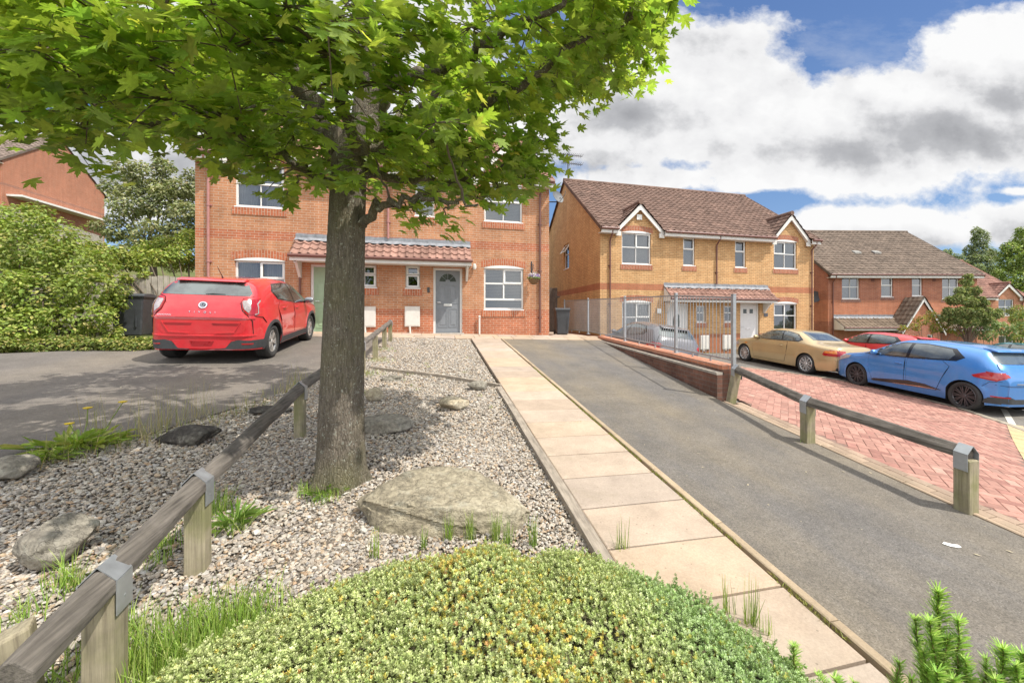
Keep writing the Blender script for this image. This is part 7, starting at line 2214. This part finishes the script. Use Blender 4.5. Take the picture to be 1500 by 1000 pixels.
# ---------------------------------------------------------------- bins
def wheelie_bin(loc, rz, label, w=.58, d=.70, hh=1.07, number=None):
    root = empty('wheelie_bin', loc, rz); tag(root, label, 'bin')
    m = simple('bin_plastic', (.05, .054, .06), .5, 0, .2, 6, .05, 160)
    mb = MB(); a, b = .80, 1.0
    P = [(-w / 2 * a, -d / 2 * a, .04), (w / 2 * a, -d / 2 * a, .04), (w / 2 * a, d / 2 * .9, .04), (-w / 2 * a, d / 2 * .9, .04), (-w / 2, -d / 2, hh - .1), (w / 2, -d / 2, hh - .1), (w / 2, d / 2, hh - .1), (-w / 2, d / 2, hh - .1)]
    mb.hexa(P); body = mb.build('body', m, root, bevel=.03)
    mb = MB(); mb.box(-w / 2 - .015, w / 2 + .015, -d / 2 - .015, d / 2 + .015, hh - .135, hh - .085)
    mb.build('rim', m, body, bevel=.012)
    for k in (-.17, .17):
        mb = MB(); mb.box(k - .012, k + .012, -d / 2 * .92 - .012, -d / 2 * .9, .25, .72); mb.build('rib', m, body)
    mb = MB(); n = 8
    for k in range(n):
        y0, y1 = lerp(-d / 2 - .03, d / 2 + .02, k / n), lerp(-d / 2 - .03, d / 2 + .02, (k + 1) / n)
        f = lambda y: hh - .082 + .06 * math.sin(math.pi * (y + d / 2 + .03) / (d + .05)) ** .6 if 0 < (y + d / 2 + .03) / (d + .05) < 1 else hh - .082
        mb.hexa([(-w / 2 - .025, y0, hh - .10), (w / 2 + .025, y0, hh - .10), (w / 2 + .025, y1, hh - .10), (-w / 2 - .025, y1, hh - .10), (-w / 2 - .01, y0, f(y0) + .005), (w / 2 + .01, y0, f(y0) + .005), (w / 2 + .01, y1, f(y1) + .005), (-w / 2 - .01, y1, f(y1) + .005)])
    mb.build('lid', m, root)
    mb = MB(); mb.tube([(-w / 2 + .08, d / 2 + .09, hh - .12), (w / 2 - .08, d / 2 + .09, hh - .12)], .017, 8)
    for s in (-1, 1): mb.bar((s * (w / 2 - .1), d / 2 - .02, hh - .13), (s * (w / 2 - .1), d / 2 + .1, hh - .11), .03, .03)
    mb.build('handle', m, root)
    for s in (-1, 1):
        mb = MB(); mb.lathe([(0, -.025), (.09, -.025), (.1, -.01), (.1, .015), (.085, .025), (0, .025)], 20, 'x', (s * (w / 2 - .03), d / 2 - .02, .1)); mb.build('wheel', TYRE, root, smooth=True, angle=40)
    if number:
        mb = MB(); c = simple('bin_paint', (.6, .6, .58), .6)
        yy = -d / 2 * .93 - .014
        for x0, x1, z0, z1 in ((-.10, -.02, .72, .735), (-.10, -.02, .79, .805), (-.035, -.02, .72, .805), (.03, .11, .72, .735), (.03, .11, .79, .805), (.03, .045, .72, .805), (.095, .11, .72, .805)): mb.box(x0, x1, yy - .03, yy - .022, z0, z1)
    return root
p = dep(196, 505, 10.1); wheelie_bin((p.x, p.y, h(p.x, p.y)), R(8), 'black wheelie bin standing left of the red crossover in front of the palings', .62)
wheelie_bin((4.55, 14.75, h(4.55, 14.75)), R(-8), 'black wheelie bin at the side passage between the two brick pairs', .52, .6, 1.02)

# ---------------------------------------------------------------- board fences
def paling_fence(label, a, b, zt0, zt1, z0f, bw=.11, gap=.012, name='paling_fence', mat=None, posts=2.4):
    a, b = Vector(a), Vector(b); base = Vector((a.x, a.y, z0f(a.x, a.y)))
    root = empty(name, base); tag(root, label, 'fence')
    d = (b - a); L = d.length; d.normalize(); s = Vector((-d.y, d.x))
    mb = MB(); n = int(L / (bw + gap)); rd = random.Random(3)
    for k in range(n):
        t0 = k * (bw + gap); t = t0 / L; q = a + d * t0; e = q + d * bw; z0 = z0f(q.x, q.y) - .05; zt = lerp(zt0, zt1, t) + rd.uniform(-.015, .015)
        o = rd.uniform(-.004, .004); th = .018
        v = rd.uniform(.85, 1.12)
        P = [(q.x + s.x * o, q.y + s.y * o), (e.x + s.x * o, e.y + s.y * o), (e.x + s.x * (o + th), e.y + s.y * (o + th)), (q.x + s.x * (o + th), q.y + s.y * (o + th))]
        mb.hexa([(x - base.x, y - base.y, z0 - base.z) for x, y in P] + [(x - base.x, y - base.y, zt - base.z) for x, y in P])
    mb.build('boards', mat or PALE, root)
    mb = MB()
    for f in (.25, .8):
        za, zb = lerp(z0f(a.x, a.y), zt0, f) - base.z, lerp(z0f(b.x, b.y), zt1, f) - base.z
        mb.bar((a.x + s.x * .05 - base.x, a.y + s.y * .05 - base.y, za), (b.x + s.x * .05 - base.x, b.y + s.y * .05 - base.y, zb), .04, .08)
    mb.build('rails', mat or PALE, root)
g = lambda x, y: h(x, y)
a = dep(176, 500, 12.1); b = dep(262, 500, 12.9)
b = Vector((-6.6, 13.55, 0)); a = Vector((-10.2, 12.6, 0))
paling_fence('grey vertical paling fence behind the black bin and the red crossover', (a.x, a.y), (b.x, b.y), h(-8, 13) + 1.50, h(-8, 13) + 1.50, g)
paling_fence('raised grey board fence below the far left brick gable', (-28.2, 34.0), (-28.4, 46.0), 9.4, 8.85, g, .15, .02)
g2 = MB()
paling_fence('dark brown side gate boards between the two brick pairs', (4.1, 17.6), (5.35, 17.6), h(4.6, 17.6) + 1.95, h(4.6, 17.6) + 1.95, g, .12, .006, 'side_gate', wood_mat('dark_boards', (.10, .075, .06), (.05, .04, .035), 0, 2))
# ================================================================ camera, sun, sky
cam = bpy.data.cameras.new('camera'); co = link(bpy.data.objects.new('camera', cam))
cam.sensor_width = 36; cam.lens = FPX / 1500 * 36
cam.shift_x = (750 - CX) / 1500; cam.shift_y = (HZ - 500) / 1500
cam.clip_end = 2000; cam.clip_start = .02
co.location = (0, 0, EYE); co.rotation_euler = (R(90), 0, R(-15))
scene.camera = co
SUN = Vector((.80, -.60, 0)).normalized(); EL = R(56)
sd = Vector((SUN.x * math.cos(EL), SUN.y * math.cos(EL), math.sin(EL)))
sl = bpy.data.lights.new('sun', 'SUN'); sl.energy = 2.9; sl.angle = R(.5); sl.color = (1, .95, .86)
so = link(bpy.data.objects.new('sun', sl)); so.rotation_euler = sd.to_track_quat('Z', 'Y').to_euler()
so.location = (20, -15, 30)

def make_world():
    w = bpy.data.worlds.new('World'); scene.world = w; w.use_nodes = True
    nt = w.node_tree; nt.nodes.clear()
    t = NT.__new__(NT); t.t = nt
    out = t.n('ShaderNodeOutputWorld')
    sky = t.n('ShaderNodeTexSky'); sky.sky_type = 'NISHITA'; sky.sun_disc = False
    sky.sun_elevation = EL; sky.sun_rotation = math.atan2(sd.x, sd.y); sky.altitude = 100
    sky.air_density = 1.; sky.dust_density = .6; sky.ozone_density = 2.
    geo = t.n('ShaderNodeTexCoord').outputs['Generated']
    vr = t.n('ShaderNodeVectorRotate'); vr.rotation_type = 'Z_AXIS'; vr.inputs['Angle'].default_value = R(15)
    nt.links.new(geo, vr.inputs['Vector'])
    sx = t.n('ShaderNodeSeparateXYZ'); nt.links.new(vr.outputs[0], sx.inputs[0])
    y = t.math('MAXIMUM', t.math('ABSOLUTE', sx.outputs[1]), .12)
    u = t.math('DIVIDE', sx.outputs[0], y); v = t.math('DIVIDE', sx.outputs[2], y)
    cb = t.n('ShaderNodeCombineXYZ'); nt.links.new(u, cb.inputs[0]); nt.links.new(v, cb.inputs[1]); nt.links.new(sx.outputs[1], cb.inputs[2])
    p = cb.outputs[0]
    def fbm(scale, off=(0, 0, 0), detail=9, rough=.58):
        return t.noise(scale, t.mapping(p, (1, 1.35, .5), off), detail, rough)
    def blobs(L):
        k = None
        for px, py, rx, ry, s in L:
            a = t.math('DIVIDE', t.math('SUBTRACT', u, (px - CX) / FPX), rx / FPX)
            b = t.math('DIVIDE', t.math('SUBTRACT', v, (HZ - py) / FPX), ry / FPX)
            r = t.math('SQRT', t.math('ADD', t.math('MULTIPLY', a, a), t.math('MULTIPLY', b, b)))
            q = t.math('MULTIPLY', t.math('SUBTRACT', 1., r), s)
            k = q if k is None else t.math('SMOOTH_MAX', k, q, .25)
        return k
    mass = blobs([(1000, 130, 210, 118, 1.), (880, 185, 200, 80, 1.), (1180, 185, 260, 75, 1.), (1350, 185, 300, 100, 1.), (1470, 95, 150, 95, 1.), (1240, 252, 220, 32, .8),
                  (930, 262, 140, 24, .7), (1300, 335, 260, 32, .9), (1120, 270, 90, 12, .5), (1480, 330, 140, 40, .9), (1490, 280, 40, 8, .5),
                  (150, 240, 330, 90, 1.), (560, 90, 180, 130, .8), (250, -40, 420, 110, .9), (1150, -260, 600, 130, 1.), (1800, 60, 230, 170, 1.), (-300, 100, 260, 200, 1.), (850, -420, 900, 90, .9), (2300, 250, 400, 150, 1.)])
    n1 = fbm(3.1, (3.3, 1.7, 0)); n2 = fbm(11, (1, 5, 0), 8, .62)
    dens = t.math('ADD', t.math('ADD', mass, t.math('MULTIPLY', t.math('SUBTRACT', n1, .5), 1.5)), t.math('MULTIPLY', t.math('SUBTRACT', n2, .5), .75))
    a = t.rng(dens, -.04, .2); a = t.math('SMOOTHSTEP', a, 0., 1.) if False else a
    wisp = t.rng(t.noise(2.2, t.mapping(p, (1, 2.4, .5), (7, 2, 0)), 10, .66), .5, .78, 0, .45)
    a = t.math('MAXIMUM', a, t.math('MULTIPLY', wisp, t.rng(dens, -.75, -.05)))
    grey = blobs([(1370, 200, 240, 56, 1.), (1230, 215, 150, 40, .9), (1480, 150, 130, 60, .7), (930, 165, 150, 55, .75), (1060, 215, 160, 26, .5), (870, 240, 120, 40, .6),
                  (150, 250, 300, 60, .8), (1350, 352, 200, 22, .7), (1490, 352, 90, 30, .7), (700, 60, 400, 60, .5), (1800, 120, 220, 90, .9), (-300, 150, 260, 90, .9)])
    gs = t.math('ADD', grey, t.math('MULTIPLY', t.math('SUBTRACT', fbm(3.4, (9, 4, 0), 6, .45), .5), .5))
    gs = t.math('ADD', gs, t.math('MULTIPLY', t.math('SUBTRACT', n2, .5), .28))
    # relief: denser towards the sun side reads lighter
    rel = t.math('SUBTRACT', fbm(6, (1.0, 5.0, 0), 6), fbm(6, (1.05, 5.07, 0), 6))
    shade = t.rng(t.math('ADD', gs, t.math('MULTIPLY', rel, -1.8)), -.25, 1.2)
    cc = t.ramp(shade, [(0, (.53, .53, .53)), (.3, (.47, .47, .475)), (.62, (.285, .288, .30)), (1, (.21, .213, .225))])
    blue = t.mix(1., sky.outputs[0], (.07, .07, .072), 'MULTIPLY')
    blue = t.mix(.45, blue, t.ramp(t.rng(v, 0, .75), [(0, (.17, .29, .47)), (.4, (.085, .185, .39)), (1, (.045, .115, .31))]))
    final = t.mix(a, blue, cc)
    back = t.rng(sx.outputs[1], -.05, -.55)            # added bright sky behind the camera, unseen, as fill for the facing walls
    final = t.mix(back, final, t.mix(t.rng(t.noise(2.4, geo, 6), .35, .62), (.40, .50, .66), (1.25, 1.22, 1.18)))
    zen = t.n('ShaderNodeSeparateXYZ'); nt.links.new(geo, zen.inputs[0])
    final = t.mix(t.rng(zen.outputs[2], .62, .85), final, (1.0, 1.0, 1.0))       # added white zenith, above the frame, to raise the ambient light
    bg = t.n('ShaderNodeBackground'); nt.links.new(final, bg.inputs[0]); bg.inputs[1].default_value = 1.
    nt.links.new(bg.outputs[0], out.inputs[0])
make_world()
vs = scene.view_settings
vs.view_transform = 'Standard'; vs.look = 'None'; vs.exposure = .88; vs.gamma = 1
scene.cycles.max_bounces = 8; scene.cycles.transparent_max_bounces = 12
try:
    scene.cycles.use_denoising = True
except Exception: pass
